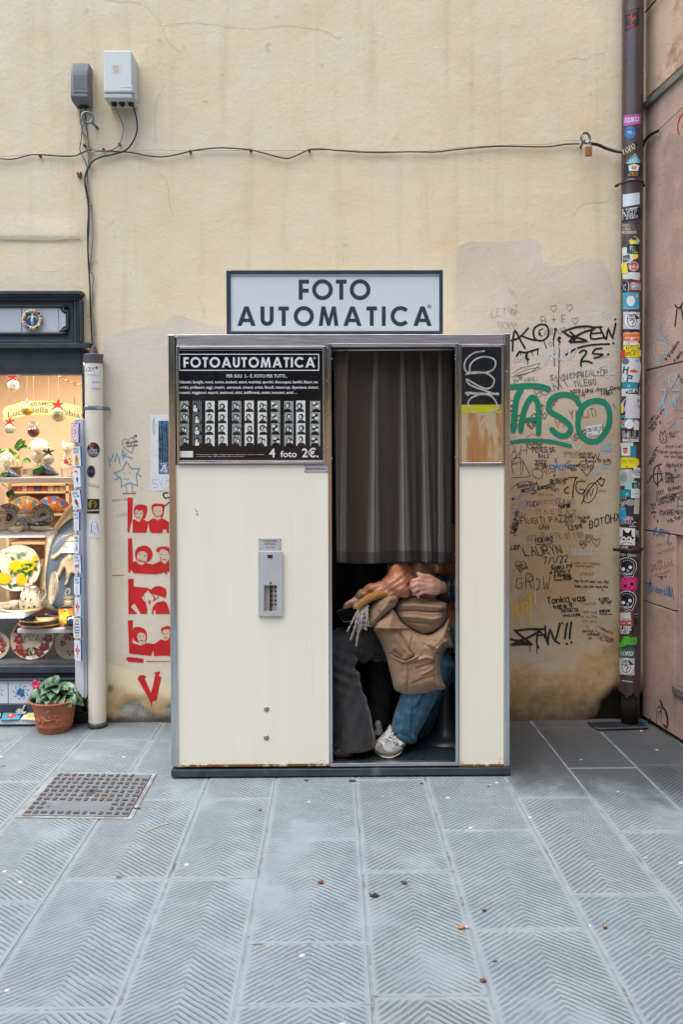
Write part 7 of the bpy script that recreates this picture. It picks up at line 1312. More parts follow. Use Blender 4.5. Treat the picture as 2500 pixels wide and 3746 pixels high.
for px,sc_,lb in((98,1.0,'left of the two white oil bottles with steel spouts'),(117,.94,'right of the two white oil bottles with steel spouts')):
 o,c,s_=flat(px,YS0+.13-(.03 if px>100 else 0),z3s,[(q[0]*sc_,q[1]*sc_)for q in((.001,0),(26,0),(31,14),(31,34),(22,58),(10,74),(8,84),(11,87),(11,96),(.001,97))],'oil_bottle',lb,'bottle',[CRM],28,'oil bottles');mb=MB();mb.tube([c+Vector((0,0,z_*s_*sc_))for z_ in(96,106,128)],[.006,.0035,.0028],8);mb.obj('spout',mat('spout_steel','#9A948C',.3,metal=.9),o,True)
 mb=MB()
 for P in(leafp(-10,20,16,-.6,.6),leafp(8,16,16,.4,.6),leafp(0,40,12,1.2,.5)):fillpoly(mb,P,lambda x,y:c+Vector((31.6*sc_*math.sin(x/31)*s_,-31.6*sc_*math.cos(x/31)*s_,y*s_)),5)
 mb.obj('painting',GG,o,fix=False);mb=MB();fillpoly(mb,ell(4,10,9,7,10),lambda x,y:c+Vector((31.9*sc_*math.sin(x/31)*s_,-31.9*sc_*math.cos(x/31)*s_,y*s_)),5);mb.obj('painting',YG_,o,fix=False)
for px,h_,r_,lb in((48,32,18,'small straight white cup with a yellow flower beside the bottles'),(20,22,44,'wide white bowl with green leaves at the left of the lower shelf')):
 o,c,s_=flat(px,YS0+.14,z3s,[(.001,2),(r_*.7,2),(r_,h_),(r_+1,h_),(r_*.72,0),(.001,0)],'white_bowl',lb,'bowl',[CRM],28);mb=MB()
 for t in(-.6,0,.6):fillpoly(mb,leafp(t*r_,h_*.4,r_*.3,.5*t,.6),lambda x,y:c+Vector(((r_*(.72+.28*y/h_)+.6)*math.sin(x/r_)*s_,-(r_*(.72+.28*y/h_)+.6)*math.cos(x/r_)*s_,y*s_)),4)
 mb.obj('painting',GG,o,fix=False)
for px,sc_,lb in((88,1,'lidded blue and white jar in front of the two patterned plates'),(-2,1,'lidded blue and white jar cut by the left edge')):
 o,c,s_=flat(px,YS0+.13,z2s,[(.001,0),(27,0),(28,6),(22,14),(20,40),(25,55),(23,62),(16,65),(.001,65)],'lidded_jar',lb,'jar',[CRM],28,'lidded jars');mb=MB();mb.lathe([(q[0]*s_,q[1]*s_)for q in((22,66),(22,69),(16,77),(6,80),(4,84),(5,88),(.001,92))],c,24);ld=mb.obj('lid',CRM,o,True)
 for h_,r0 in((3,28.4),(64,23.6),(71,20.8)):mb=MB();mb.lathe([(r0*s_,h_*s_),((r0-.3)*s_,(h_+2)*s_)],c,24);mb.obj('band',NAV,o)
 mb=MB();fc_=lambda x,y:c+Vector((23.5*math.sin(x/23)*s_,-23.5*math.cos(x/23)*s_,y*s_))
 for P in([(-12,44),(0,52),(12,46),(14,34),(0,28),(-14,34)],leafp(-4,28,14,-2.2,.5),leafp(4,28,14,-1.0,.5),leafp(0,50,10,1.5,.6),leafp(14,48,8,.3,.5)):fillpoly(mb,P,fc_,5)
 mb.obj('painting',LBG,o,fix=False)
flat(62,YS0+.04,z2s,[(.001,2),(15,2),(27,16),(28,17),(16,0),(.001,0)],'small_bowl','small white bowl with a blue rim at the front of the middle shelf','bowl',[CRM],24)
o,c,s_=flat(143,YS0+.08,z2s,[(.001,3,1),(22,3,1),(42,30,1),(44,32,1),(42,24,1),(40,20,0),(24,2,0),(.001,0,0)],'patterned_bowl','white bowl with a broad dark blue band at the end of the middle shelf','bowl',[CRM,NAV],32)
c2_=Vector(c);c2_.z+=34*s_;c2_.x+=8*s_;Rt=Matrix.Rotation(math.radians(-16),3,'Y')@Matrix.Rotation(math.radians(10),3,'X');dish('small_dish','shallow blue and white dish tilted on top of the patterned bowl','dish',c2_,[(.001,3*s_),(26*s_,4*s_),(40*s_,12*s_),(41*s_,10*s_),(25*s_,0),(.001,0)],[LBG],Rt)
pl=thing('oval_plaque','large oval blue grey ceramic plaque with cream draped rim behind the hanging tiles','plaque',at(240,2100,1.12))
OUT=[(272,1835),(240,1862),(215,1900),(190,1935),(172,1950),(163,1985),(160,2040),(150,2080),(146,2130),(150,2190),(165,2225),(200,2240),(300,2240),(310,1850)]
mb=relief(OUT,1.14,.03,16,folds=[([(268,1850),(215,1925),(180,1975),(165,2080),(158,2180)],6,.012),([(250,1870),(200,1930),(172,1990)],3,-.006)],step=7,wr=.008,wrs=.06);mb.obj('draped_rim',mat('ivory_glaze','#D4C2A0',.25,coat=.3,v=.06),pl,True)
mb=relief([(265,1898),(235,1915),(205,1950),(185,1995),(172,2060),(168,2130),(178,2200),(230,2240),(300,2240),(310,1900)],1.10,.012,30,step=8);mb.obj('blue_field',mat('blue_grey_glaze','#5F7086',.35,v=.08,coat=.2),pl,True)
mb=relief([(262,1955),(245,1965),(232,1990),(205,2020),(186,2030),(183,2042),(195,2050),(210,2040),(240,2015),(250,2010),(245,2030),(222,2050),(215,2075),(200,2110),(215,2115),(235,2080),(240,2120),(232,2140),(245,2140),(262,2100),(290,2100),(290,1960)],1.075,.02,12,step=5,folds=[([(222,2040),(262,2045)],3,.008)]);mb.obj('relief_figure',mat('ivory_figure','#D8C8A8',.3,v=.04,coat=.2),pl,True)
o,c,s_=flat(262,YS0+.1,at(262,2003,YS0+.1).z-0,[(.001,2),(15,2),(26,20),(27,21),(16,0),(.001,0)],'pale_blue_bowl','pale blue bowl on a pile of tiles beside the string of hanging tiles','bowl',[mat('pale_blue_glaze','#B8CAD0',.3)],24)
for i in range(3):mb=MB();mb.pbox(222,2005+i*6,268,2010.4+i*6,YS0+.05,.1);o=mb.obj('pale_tile',mat('pale_tile','#B9CBD2',.35),bevel=.001);tag(o,('top','middle','bottom')[i]+' tile of the small pale blue pile under the bowl','tile','pile of pale blue tiles')
mb=MB();mb.pbox(222,2023.5,268,2028,YS0+.05,.2);o=mb.obj('glass_shelf',gm);tag(o,'small glass shelf under the pile of pale blue tiles','shelf')
HW=mat('bust_white_glaze','#E2D6C2',.12,v=.03,coat=.6)
def bust(name,cx,cy,s,Y,lb,head_turn=0):
 o=thing(name,lb,'bust',at(cx,1746,Y));Xf=lambda P:[(cx+x*s,cy+y*s)for x,y in P];q3=lambda x,y,d:at(cx+x*s,cy+y*s,Y-d*s)
 mb=MB();u=pw(s,Y);mb.ball(q3(0,-4,0),34*u,20,sc=(1,1.08,1.12));mb.ball(q3(-8,14,.012),27*u,18,sc=(.95,.95,1.2));mb.tube([q3(0,20,0),q3(4,48,0),q3(6,70,0)],[15*u,14*u,24*u],16);mb.ball(q3(-17,16,.053),4.6*u,10,sc=(1,1,1.5));mb.ball(q3(-12,38,.036),7*u,10);mb.ball(q3(-16,28,.047),5*u,10,sc=(1.5,.8,.6))
 for t in((-24,6),(2,6)):mb.ball(q3(t[0]+1,t[1]+12,.03),8*u,8)
 hair=remesh(mb,'head',HW,vox=max(.0022,2.2*u),smooth=3,parent=o)
 mb=MB();rr=random.Random(int(cx))
 for i in range(46):
  a=rr.uniform(-2.6,2.6);e=rr.uniform(-.2,1.3);R0=35*u;px_,pz=R0*math.sin(a)*math.cos(e),R0*math.sin(e)*1.1;py_=-R0*math.cos(a)*math.cos(e)
  if abs(a)<.9 and e<.75:continue
  b0=q3(0,-4,0)+Vector((px_,py_,pz));mb.tube([b0+Vector((0,0,8*u)),b0+Vector((px_*.1,py_*.1,0)),b0+Vector((px_*.12,py_*.1,-10*u)),b0+Vector((0,0,-17*u))],[2*u,6*u,6*u,2.4*u],7)
 mb.obj('hair',HW,o,True)
 for x,dd_ in((-25,.0395),(-5,.0485)):mb=MB();mb.ball(q3(x,9,dd_),3.6*u,8,sc=(1.3,.5,.8));mb.obj('eye',mat('eye_dark','#3A2C24',.2),o,True)
 Z=at(cx,1747,Y).z
 mb=relief(Xf([(-8,56),(20,48),(50,62),(66,80),(74,98),(-50,98),(-44,84),(-26,68)]),Y-.01*s,.06*s,26*s,step=max(3,4*s),folds=[(Xf([(20,54),(30,96)]),4*s,.012*s),(Xf([(48,64),(52,96)]),4*s,-.008*s),(Xf([(-20,70),(-28,96)]),4*s,.01*s)],back=1);mb.obj('robe',mat('robe_blue_glaze','#2F4A74',.1,coat=.7,v=.2,vs=30),o,True)
 mb=relief(Xf([(-22,66),(0,58),(18,52),(14,76),(-4,97),(-34,97),(-34,80)]),Y-.075*s,.014*s,10*s,step=3);mb.obj('shirt',mat('shirt_green_glaze','#2F6A3A',.15,coat=.5,v=.25,vs=40),o,True)
bust('large_bust',143,1650,.92,YS0+.1,'large white glazed bust of a curly haired youth in a blue robe');bust('small_bust',22,1686,.62,YS0+.1,'small white glazed bust of a youth, left of the large one')
ct=thing('cat_figurine','white ceramic cat with dark floral pattern and a red lily, sitting on the upper shelf','figurine',at(245,1746,YS0+.12));Y=YS0+.12;mb=MB();u=pw(1,Y);q3=lambda x,y,d=0:at(x,y,Y-d)
mb.tube([q3(248,1746),q3(247,1710),q3(246,1680),q3(247,1655)],[24*u,26*u,19*u,13*u],16);mb.ball(q3(246,1638,.01),19*u,16,sc=(1,.9,.95));mb.ball(q3(240,1644,.028),7*u,10)
for x in(233,262):mb.tube([q3(x,1630),q3(x-2+(x>250)*4,1608)],[8*u,.5*u],8)
for x in(238,252):mb.tube([q3(x,1745,.03),q3(x,1690,.022)],[6.5*u,5*u],8)
remesh(mb,'body',HW,vox=.003,smooth=2,parent=ct)
mb=MB();rr=random.Random(3)
for i in range(60):mb.poly([q3(x,y,.034)for x,y in leafp(rr.uniform(227,264),rr.uniform(1668,1740),6,rr.uniform(0,6.3),.5)])
mb.obj('painted_flowers',mat('pattern_navy','#2A2C40',.3),ct,fix=False,kind='stuff');mb=MB();mb.poly([q3(x,y,.0365)for x,y in((241,1672),(245,1684),(251,1682),(246,1690),(241,1698),(236,1690),(231,1682),(237,1684))]);mb.obj('painted_lily',TRD,ct,fix=False)
for x in(239,251):mb=MB();mb.ball(q3(x,1636,.0245),2*u,6);mb.obj('eye',mat('eye_dark','#3A2C24',.2),ct)
pc=MB();pc.pbox(75,1712,118,1738,YS0+.01,.003);o=pc.obj('price_card',smat('#DDD6C8'),bevel=.001);tag(o,'white price card with red handwriting in front of the large bust','price card');mb=MB();
for k_,s in enumerate(('BUSTO','MANO','RARO')):hand(mb,s,84,1722+k_*6,4,lambda x,y:at(x,y,YS0+.0095),.9,-4)
mb.obj('writing',TRD,o,fix=False)
def leaf_mesh(mb,p,d,up,l,w,curl=.2,m=0,n=5,heart=False):
 d=Vector(d).normalized();s_=d.cross(Vector(up)).normalized();nn=s_.cross(d).normalized();V=[]
 for i in range(n+1):
  t=i/n;ww=w*(math.sin(math.pi*min(1,t*.96+.04))**.7 if not heart else(math.sin(math.pi*(t*.93+.07))**.55)*(1.25-.6*t));c_=Vector(p)+d*(l*(t-(.12 if heart else 0)))+nn*(curl*l*(-(t-.4)**2))
  for e in(-1,-.5,0,.5,1):V.append(c_+s_*(ww*e)+nn*(abs(e)**1.5*ww*.35+rnd.uniform(-.02,.02)*w*2*abs(e)))
 mb.add(V,[(i*5+j,i*5+j+1,i*5+j+6,i*5+j+5)for i in range(n)for j in range(4)],m)
pt=thing('trailing_plant','green pothos plant with pointed leaves behind the busts','plant',at(55,1746,YS0+.2));LF=mat('pothos_leaf','#3E7A30',.35,v=.35,vs=30);LF2=mat('pothos_leaf_light','#7A9C34',.35,v=.3)
for px,py,ex,ey in((62,1650,78,1604),(50,1640,82,1620),(75,1640,92,1610),(60,1668,70,1690),(85,1680,113,1690),(22,1640,0,1650),(30,1642,12,1665),(45,1655,30,1640),(80,1630,100,1640),(10,1655,-12,1640),(64,1650,62,1625),(40,1660,60,1660),(28,1795,32,1822),(38,1790,50,1815)):
 p,e=at(px,py,YS0+.17),at(ex,ey,YS0+.14);mb=MB();leaf_mesh(mb,p,e-p,(0,-1,.3),(e-p).length,(e-p).length*.24);mb.obj('leaf',LF if px%3 else LF2,pt,True)
mb=MB()
for P in([(60,1746),(62,1700),(75,1650)],[(52,1746),(48,1690),(40,1650)],[(64,1740),(80,1700),(84,1680)],[(5,1768),(20,1780),(36,1795)]):mb.tube([at(x,y,YS0+.19)for x,y in smoothpts(P,3)],.002,5)
mb.obj('stem',LF2,pt,True);mb=MB();c=at(56,1746,YS0+.2);mb.lathe([(.03,0),(.042,.06),(.045,.062),(.04,.05),(.001,.045)],(c.x,c.y,z1s),20);mb.obj('pot',mat('plant_pot','#7A5A40',.6),pt,True)
def bauble(cx,cy,r,m,rib,lb,pat,Y=YS0-.03):
 o=thing('bauble',lb,'bauble',at(cx,cy,Y),'painted baubles hanging in the window');c=at(cx,cy,Y);R_=pw(r,Y);mb=MB();mb.ball(c,R_,24);mb.obj('ball',m,o,True)
 mb=MB();mb.tube([c+Vector((0,0,R_*.95)),c+Vector((0,0,R_*1.2))],.0035,8);mb.obj('cap',mat('gold_cap','#B89040',.3,metal=.8),o);mb=MB();mb.tube([c+Vector((0,0,R_*1.2)),Vector((c.x+.002,c.y,at(cx,1372,Y).z))],.0004,4);mb.obj('thread',mat('nylon_thread','#C8C0B0',.4),o)
 rb=random.Random(int(cx));mb=MB();t_=c+Vector((0,-.004,R_*1.25))
 for a in(2.6,.5,-2.3,-.8,1.4):
  e=t_+Vector((math.cos(a),-.3,math.sin(a)*.8))*R_*rb.uniform(.9,1.3);leaf_mesh(mb,t_,e-t_,(0,-1,.2),(e-t_).length,R_*.22,.5)
 mb.obj('ribbon',rib,o,True)
 for mm,P in pat:
  mb=MB()
  for Q in P:fillpoly(mb,Q,lambda x,y:c+Vector((x*R_,-math.sqrt(max(0,1.012-x*x-y*y))*R_,-y*R_)),.2)
  mb.obj('painting',mm,o,fix=False)
RRB,WRB,GRB=mat('ribbon_red','#D8341C',.35,sheen=.3),mat('ribbon_white','#E6DCCB',.35),mat('ribbon_green','#12382C',.4);BW=mat('bauble_grey_white','#C9CFC6',.12,coat=.5)
band=lambda y,h:[(-.95*math.cos(math.asin(min(.99,abs(y)))),y),(.95*math.cos(math.asin(min(.99,abs(y)))),y),(.9*math.cos(math.asin(min(.99,abs(y+h)))),y+h),(-.9*math.cos(math.asin(min(.99,abs(y+h)))),y+h)]
bauble(48,1410,20,BW,RRB,'white and grey bauble with dark leaves, highest in the window, red ribbon',[(NAV,[leafp(.2,-.3,.4,.6),leafp(.3,.0,.4,.3),leafp(.5,.2,.3,1)]),(YG_,[band(.55,.1)]),(NAV,[band(.72,.1)])])
bauble(98,1501,20,mat('bauble_olive','#A8A428',.12,coat=.5,v=.3,vs=60,col2='#C88A3A',t=.5),WRB,'yellow green bauble with a white bow, in front of the shop sign',[(mat('olive_band','#5A7A30',.2),[band(-.35,.3)])])
bauble(213,1518,26,mat('bauble_celadon','#B8BC98',.1,coat=.6,v=.15,vs=70),RRB,'large pale green bauble with a red bow, in front of the sign on the right',[(mat('celadon_dark','#6E7A5A',.2,v=.3,vs=90),[band(-.5,.25)])])
bauble(36,1570,19,BW,RRB,'small white bauble with a yellow flower and red bow, left below the sign',[(NAV,[ell(-.3,-.1,.35,.4,10),band(.6,.1)]),(YG_,[ell(-.3,-.1,.15,.18,8),band(.4,.08)])])
bauble(122,1580,21,mat('bauble_wine','#5A0F18',.08,coat=.8,v=.3,vs=120),WRB,'dark wine red bauble above the head of the large bust',[])
bauble(178,1682,20,BW,GRB,'white floral bauble with a dark green ribbon before the shoulder of the bust',[(NAV,[leafp(-.6,-.1,.5,.5),leafp(-.3,.3,.4,-.8),leafp(.2,-.2,.3,.4),band(.7,.06)]),(YG_,[ell(-.3,.05,.12,.14,8)])])
sg=thing('hanging_sign','curved pale green board lettered CERAMICHE Luca della Robbia hanging on chains inside the window','sign',at(150,1510,1.1))
arc=lambda x:1500+(x-155)**2*.0011-22
top=[(x,arc(x)-12)for x in range(20,301,14)];bot=[(x,arc(x)+48-10)for x in range(300,19,-14)]
mb=MB();mb.prism([at(x,y,1.1)for x,y in top+[(304,arc(300)+10)]+bot+[(10,1550),(8,1500)]],(0,.012,0));mb.obj('board',mat('sign_green','#A5A27C',.6,v=.08,vs=20),sg)
mb=MB();mb.ribbon(bot[::-1],3,lambda x,y:at(x,y,1.0995),rnd_=False);mb.obj('painted_edge',mat('sign_yellow','#C8B840',.6),sg,fix=False)
mb=MB();fa=lambda x,y:at(x,y+(x-155)**2*.0011,1.0992);print_text(mb,'CERAMICHE',96,218,1483,13,fa,bold=.004);print_text(mb,'Luca della Robbia',28,292,1509,19,fa,bold=.004);mb.obj('lettering',mat('sign_ink','#4A4A32',.6),sg,fix=False)
for x in(35,272):
 for k_ in range(4):c=at(x,arc(x)-16-k_*7,1.1);mb=MB();mb.tube([c+Vector((.003*math.cos(a)*(k_%2),.003*math.cos(a)*(1-k_%2),.006*math.sin(a)))for a in[j*math.pi/4 for j in range(8)]],.0012,5,closed=True);mb.obj('chain_link',mat('chain_dark','#5A4A3A',.5,metal=.4),sg)
PY=.665;c=at(199,2660,PY);kx=pw(1,PY);pc_=Vector((c.x,PY,0))
pot=thing('terracotta_pot','terracotta flower pot with relief garlands standing on the paving before the shop','flower pot',pc_)
TC=mat('terracotta','#B06648',.75,v=.14,vs=14,b=.4,bs=160,col2='#C48A70',t=.6)
hz=at(199,2552,PY).z;u=hz/118
mb=MB();mb.lathe([(.001,.001),(56*kx,.001),(58*kx,.006),(63*kx,22*u),(65*kx,24*u),(66*kx,28*u),(64.5*kx,31*u),(66.5*kx,36*u),(66*kx,38*u),(74*kx,88*u),(76*kx,90*u),(76*kx,94*u),(82*kx,104*u),(90*kx,112*u),(91*kx,116*u),(88*kx,118*u),(80*kx,112*u),(74*kx,100*u),(.001,98*u)],pc_,44);mb.obj('body',TC,pot,True)
mb=MB();rr=random.Random(5)
for a0,dz in((-2.25,0),(-1.85,0),(-1.15,2),(-.35,0),(-.1,4)):
 for i in range(16):a=a0+rr.gauss(0,.09);h_=52+dz+rr.gauss(0,10);rad=(66+(h_-38)*.16)*kx;mb.ball(pc_+Vector((rad*math.cos(a),rad*math.sin(a),h_*u)),rr.uniform(3,6)*kx,6)
for a0,a1 in((-2.15,-1.9),(-1.9,-1.35),(-.5,-.2)):mb.tube([pc_+Vector(((69+3*math.sin(math.pi*t))*kx*math.cos(a0+(a1-a0)*t),(69+3*math.sin(math.pi*t))*kx*math.sin(a0+(a1-a0)*t),(58+12*(1-t))*u-18*u*math.sin(math.pi*t)*.5))for t in[j/8 for j in range(9)]],4*kx,6)
remesh(mb,'garland_relief',TC,vox=.0022,smooth=1,parent=pot)
mb=MB();print_text(mb,'Gabellini',166,188,2642,5,lambda x,y:pc_+Vector((66.6*kx*math.sin((x-199)/68),-66.6*kx*math.cos((x-199)/68),at(x,y,PY-.08).z)),bold=0);mb.obj('stamp',mat('stamp_dark','#5A3222',.8),pot,fix=False)
mb=MB();rr=random.Random(6)
for i in range(40):a=rr.uniform(0,6.28);q_=pc_+Vector((rr.uniform(20,70)*kx*math.cos(a),rr.uniform(20,70)*kx*math.sin(a),100*u+rr.uniform(0,.01)));mb.tube([q_,q_+Vector((rr.uniform(-.03,.03),rr.uniform(-.03,.03),rr.uniform(0,.012)))],.0016,4)
mb.obj('coir_mulch',mat('coir','#8A6A48',.95,v=.3),pot,kind='stuff')
cy_=thing('cyclamen','cyclamen with marbled green leaves and one pink flower growing in the terracotta pot','plant',pc_+Vector((0,0,98*u)))
lm=mat('cyclamen_leaf','#3E6E48',.32,v=.3,vs=26,spec=.5,col2='#9DB5A4',t=.54,k=.7,b=.3,bs=70)
rr=random.Random(12)
for i in range(64):
 a=rr.uniform(0,2*math.pi);q_=rr.random()**.6;el=math.radians(75-72*q_);rad=70*kx*q_
 base=pc_+Vector((6*kx+rad*math.cos(a)*1.0,rad*math.sin(a)*.8,108*u+(64*(1-q_**1.6)+rr.uniform(-6,6))*kx*1.0))
 d=Vector((math.cos(a)*math.cos(el*.6),math.sin(a)*math.cos(el*.6),math.sin(el*.6)-.25));mb=MB();l=rr.uniform(36,50)*kx;leaf_mesh(mb,base,d,Vector((d.x*-.3,-.5+d.y*-.3,1)),l,l*.5,1.0,0,6,True);mb.obj('leaf',lm,cy_,True)
for dx,dy,a in((-92,150-118,2.9),(-72,22,3.2),(-86,12,3.4)):p=pc_+Vector((dx*kx*.6,-.03,(100+dy*.4)*u));mb=MB();leaf_mesh(mb,p,Vector((math.cos(a),-.2,.05)),(0,-.6,1),36*kx,15*kx,.3,0,6,True);mb.obj('leaf',lm,cy_,True)
fl=at(130,2503,PY-.04)
for i in range(7):a=i*.9;mb=MB();leaf_mesh(mb,fl,Vector((math.cos(a)*.9,-.2,math.sin(a)*.8)),(0,-1,0),18*kx,8*kx,.8);mb.obj('petal',mat('cyclamen_pink','#E0507C',.4,v=.15),cy_,True)
mb=MB();mb.tube([fl,pc_+Vector((-30*kx,0,100*u))],.0018,5);mb.obj('flower_stem',mat('stem_red','#6A3A38',.5),cy_)
q=lambda*P:[(1150+.4043*x,1900+.4043*y)for x,y in P]
Q3=lambda x,y,Y:at(1150+.4043*x,1900+.4043*y,Y)
SKIN=mat('skin','#D9A48E',.5,v=.07,vs=18,spec=.4,col2='#C98474',t=.6,b=.2,bs=260)
def cord_mat():
 m=mat('corduroy_tan','#AF8D70',.85,v=.12,vs=14,sheen=.4,k=.82);nt=m.node_tree;L=nt.links.new;p=nt.nodes['Principled BSDF']
 uv=node(nt,'NewGeometry').outputs['Position'];n=node(nt,'TexNoise',Scale=7.0,Detail=2);L(uv,n.inputs['Vector']);w=node(nt,'TexWave',Scale=68.0,Distortion=0);w.bands_direction='Z'
 vm=node(nt,'VectorMath',operation='MULTIPLY_ADD');L(n.outputs['Color'],vm.inputs[0]);vm.inputs[1].default_value=(.018,.018,.018);L(uv,vm.inputs[2])
 mp=node(nt,'Mapping');mp.inputs['Rotation'].default_value=(0,math.radians(9),0);L(vm.outputs[0],mp.inputs[0]);L(mp.outputs[0],w.inputs['Vector'])
 bp=node(nt,'Bump',Strength=.8,Distance=.0018);L(w.outputs['Fac'],bp.inputs['Height']);L(bp.outputs[0],p.inputs['Normal'])
 src=p.inputs['Base Color'].links[0].from_socket;mx=node(nt,'Mix',data_type='RGBA',blend_type='MULTIPLY');mr=node(nt,'MapRange');L(w.outputs['Fac'],mr.inputs[0]);mr.inputs[1].default_value=.1;mr.inputs[2].default_value=.6;mr.inputs[3].default_value=.62;mr.inputs[4].default_value=1
 mx.inputs['Factor'].default_value=1;L(src,mx.inputs[6]);L(mr.outputs[0],mx.inputs[7]);L(mx.outputs[2],p.inputs['Base Color']);return m
CORD=cord_mat();ORN=mat('orange_satin','#C27F5C',.36,v=.1,vs=20,spec=.6,k=.8,sheen=.2);CHA=mat('charcoal_wool','#4E4C52',.85,v=.1,vs=60,b=.4,bs=700,sheen=.3,k=.32)
DEN=mat('blue_denim','#2F6480',.8,v=.25,vs=30,b=.5,bs=600,col2='#4C87A2',t=.52,k=.56,sheen=.2);PUF=mat('black_nylon','#1C2028',.32,v=.15,spec=.6,sheen=.2);DRK=mat('dark_trousers','#1C1D22',.9,v=.2)
ZIP=mat('zip_black','#1A1A1E',.5)
def person(lb,pelvis,neck,head_r,hipk,arm=None,extra=(),vox=.006):
 o=thing('person',lb,'person',pelvis);mb=MB();P,N=Vector(pelvis),Vector(neck);up=(N-P)
 mb.tube([P+Vector((0,0,-.08)),P,P+up*.3,P+up*.62,P+up*.86,N+up.normalized()*-.01],[(.10,.08),(.16,.11),(.125,.09),(.15,.10),(.15,.085),(.05,.05)],20);capsule(mb,N-up*.05,N+up.normalized()*.1,.052,.05)
 hc=N+up.normalized()*.2+Vector((0,0,.0));mb.ball(hc,head_r,20,sc=(.8,.98,1.22));mb.ball(hc+Vector((-head_r*.75,-head_r*.35,-.02)),.016,8);mb.ball(hc+Vector((-head_r*.5,-head_r*.5,-.06)),.03,10)
 for a,k_,f_,r0,r1,r2 in hipk:capsule(mb,a,k_,r0,r1);capsule(mb,k_,f_,r1,r2)
 for ch in extra:
  for(a,ra),(b_,rb)in zip(ch,ch[1:]):capsule(mb,a,b_,ra,rb,10)
 remesh(mb,'body',SKIN,vox=vox,smooth=2,parent=o);mb=MB();mb.ball(hc+Vector((.01,.03,.03)),head_r*1.06,20,sc=(.84,.98,1.2));mb.tube([hc+Vector((.02,.05,.0)),hc+Vector((.03,.07,-.2))],[head_r*.8,head_r*.45],14);mb.obj('hair',mat('dark_hair','#2A2019',.5,v=.3,vs=60),o,True)
 return o
def R_(o,name,m,pts,Y,th,Rr,folds=(),**k):return relief(q(*pts),Y,th,Rr*.4043,[(q(*P),w*.5,g)for P,w,g in folds],**{**dict(step=3),**k}).obj(name,m,o,True)
hand_=[[(Q3(1330,640,.3),.05),(Q3(1230,640,.2),.04),(Q3(1140,605,.13),.027),(Q3(1095,600,.105),.026)],[(Q3(1120,615,.12),.03),(Q3(1050,600,.09),.028),(Q3(1010,600,.082),.022)],[(Q3(1110,580,.11),.024),(Q3(1050,560,.088),.022),(Q3(1005,562,.078),.016)],[(Q3(1110,640,.11),.024),(Q3(1055,640,.09),.022),(Q3(1010,640,.084),.018)],[(Q3(1010,556,.075),.0115),(Q3(945,542,.062),.0105),(Q3(892,556,.068),.0092),(Q3(872,590,.085),.0082)],[(Q3(1005,588,.073),.0118),(Q3(935,584,.058),.0106),(Q3(888,604,.066),.0094),(Q3(880,634,.085),.0084)],[(Q3(1005,620,.075),.0114),(Q3(940,626,.061),.0102),(Q3(903,648,.07),.009),(Q3(905,676,.088),.008)],[(Q3(1015,652,.08),.0105),(Q3(965,666,.068),.0092),(Q3(938,684,.076),.0082),(Q3(945,704,.09),.0074)],[(Q3(1095,560,.105),.018),(Q3(1040,518,.082),.0135),(Q3(985,512,.07),.0112),(Q3(940,490,.072),.0092)]]
floor=ZB+.012
pC=person('person in a black puffer jacket behind, hand on the waist of the front one',Q3(1300,1050,.45),Q3(1290,-120,.42),.092,[(Q3(1260,1130,.42),Q3(640,1180,.42),Q3(580,1840,.36),.075,.055,.035),(Q3(1300,1130,.5),Q3(760,1200,.55),Q3(760,1850,.55),.075,.055,.04)],extra=[[(Q3(1310,60,.42),.06),(Q3(1400,420,.36),.045),(Q3(1330,640,.3),.045)]]+hand_,vox=.0042)
nails=[(868,597,.0795),(876,641,.08),(902,682,.082)]
R_(pC,'sleeve',PUF,[(1088,500),(1130,488),(1200,505),(1300,505),(1380,560),(1400,700),(1300,790),(1240,765),(1150,752),(1085,712),(1118,650),(1124,560)],.2,.085,120,[([(1190,500),(1175,620),(1200,760)],14,-.014),([(1120,520),(1140,600),(1110,700)],9,.01),([(1270,500),(1260,640),(1290,780)],14,-.014),([(1130,560),(1250,600)],12,.006)],back=1,wr=.004,wrs=.12,step=3)
mb=MB();mb.tube([Q3(1300,1130,.45),Q3(1320,700,.46),Q3(1310,300,.45),Q3(1300,0,.43)],[(.2,.14),(.19,.13),(.2,.14),(.13,.1)],20);mb.tube([Q3(1330,40,.42),Q3(1420,420,.36),Q3(1340,640,.3)],[.09,.08,.07],14);remesh(mb,'puffer_jacket',PUF,vox=.01,smooth=2,disp=lambda c,n:.012*np.abs(np.sin(c[:,2]*52)),parent=pC)
mb=MB();mb.tube([Q3(1260,1130,.42),Q3(900,1150,.43),Q3(620,1180,.42),Q3(606,1300,.41),Q3(600,1560,.385),Q3(578,1850,.35)],[.1,.09,.08,.075,.062,.052],16);mb.tube([Q3(1300,1130,.5),Q3(760,1200,.55),Q3(770,1500,.55),Q3(760,1850,.55)],[.1,.075,.065,.055],16);remesh(mb,'trousers',DRK,vox=.008,smooth=2,disp=lambda c,n:.004*np.sin(c[:,2]*70+c[:,0]*40),parent=pC)
R_(pC,'sock',mat('white_sock','#B9B9BC',.9,v=.1,b=.6,bs=300),[(553,1826),(600,1820),(615,1870),(612,1915),(560,1925)],.31,.03,40,back=1.2)
R_(pC,'shoe',mat('shoe_grey','#8C8A86',.7,v=.2),[(545,1918),(612,1895),(630,1930),(622,1962),(560,1978),(540,1955)],.29,.035,30,[([(545,1955),(625,1940)],5,.006)],back=1.5)
pA=person('person in charcoal flared trousers and dark stiletto boots, sitting at the left of the booth',Q3(640,1050,.38),Q3(560,-60,.4),.09,[(Q3(620,1120,.34),Q3(235,1130,.2),Q3(330,1990,.16),.075,.055,.036),(Q3(560,1140,.45),Q3(120,1180,.42),Q3(130,1980,.42),.075,.055,.036)],extra=[[(Q3(480,60,.36),.045),(Q3(420,380,.34),.038),(Q3(470,640,.28),.032)]])
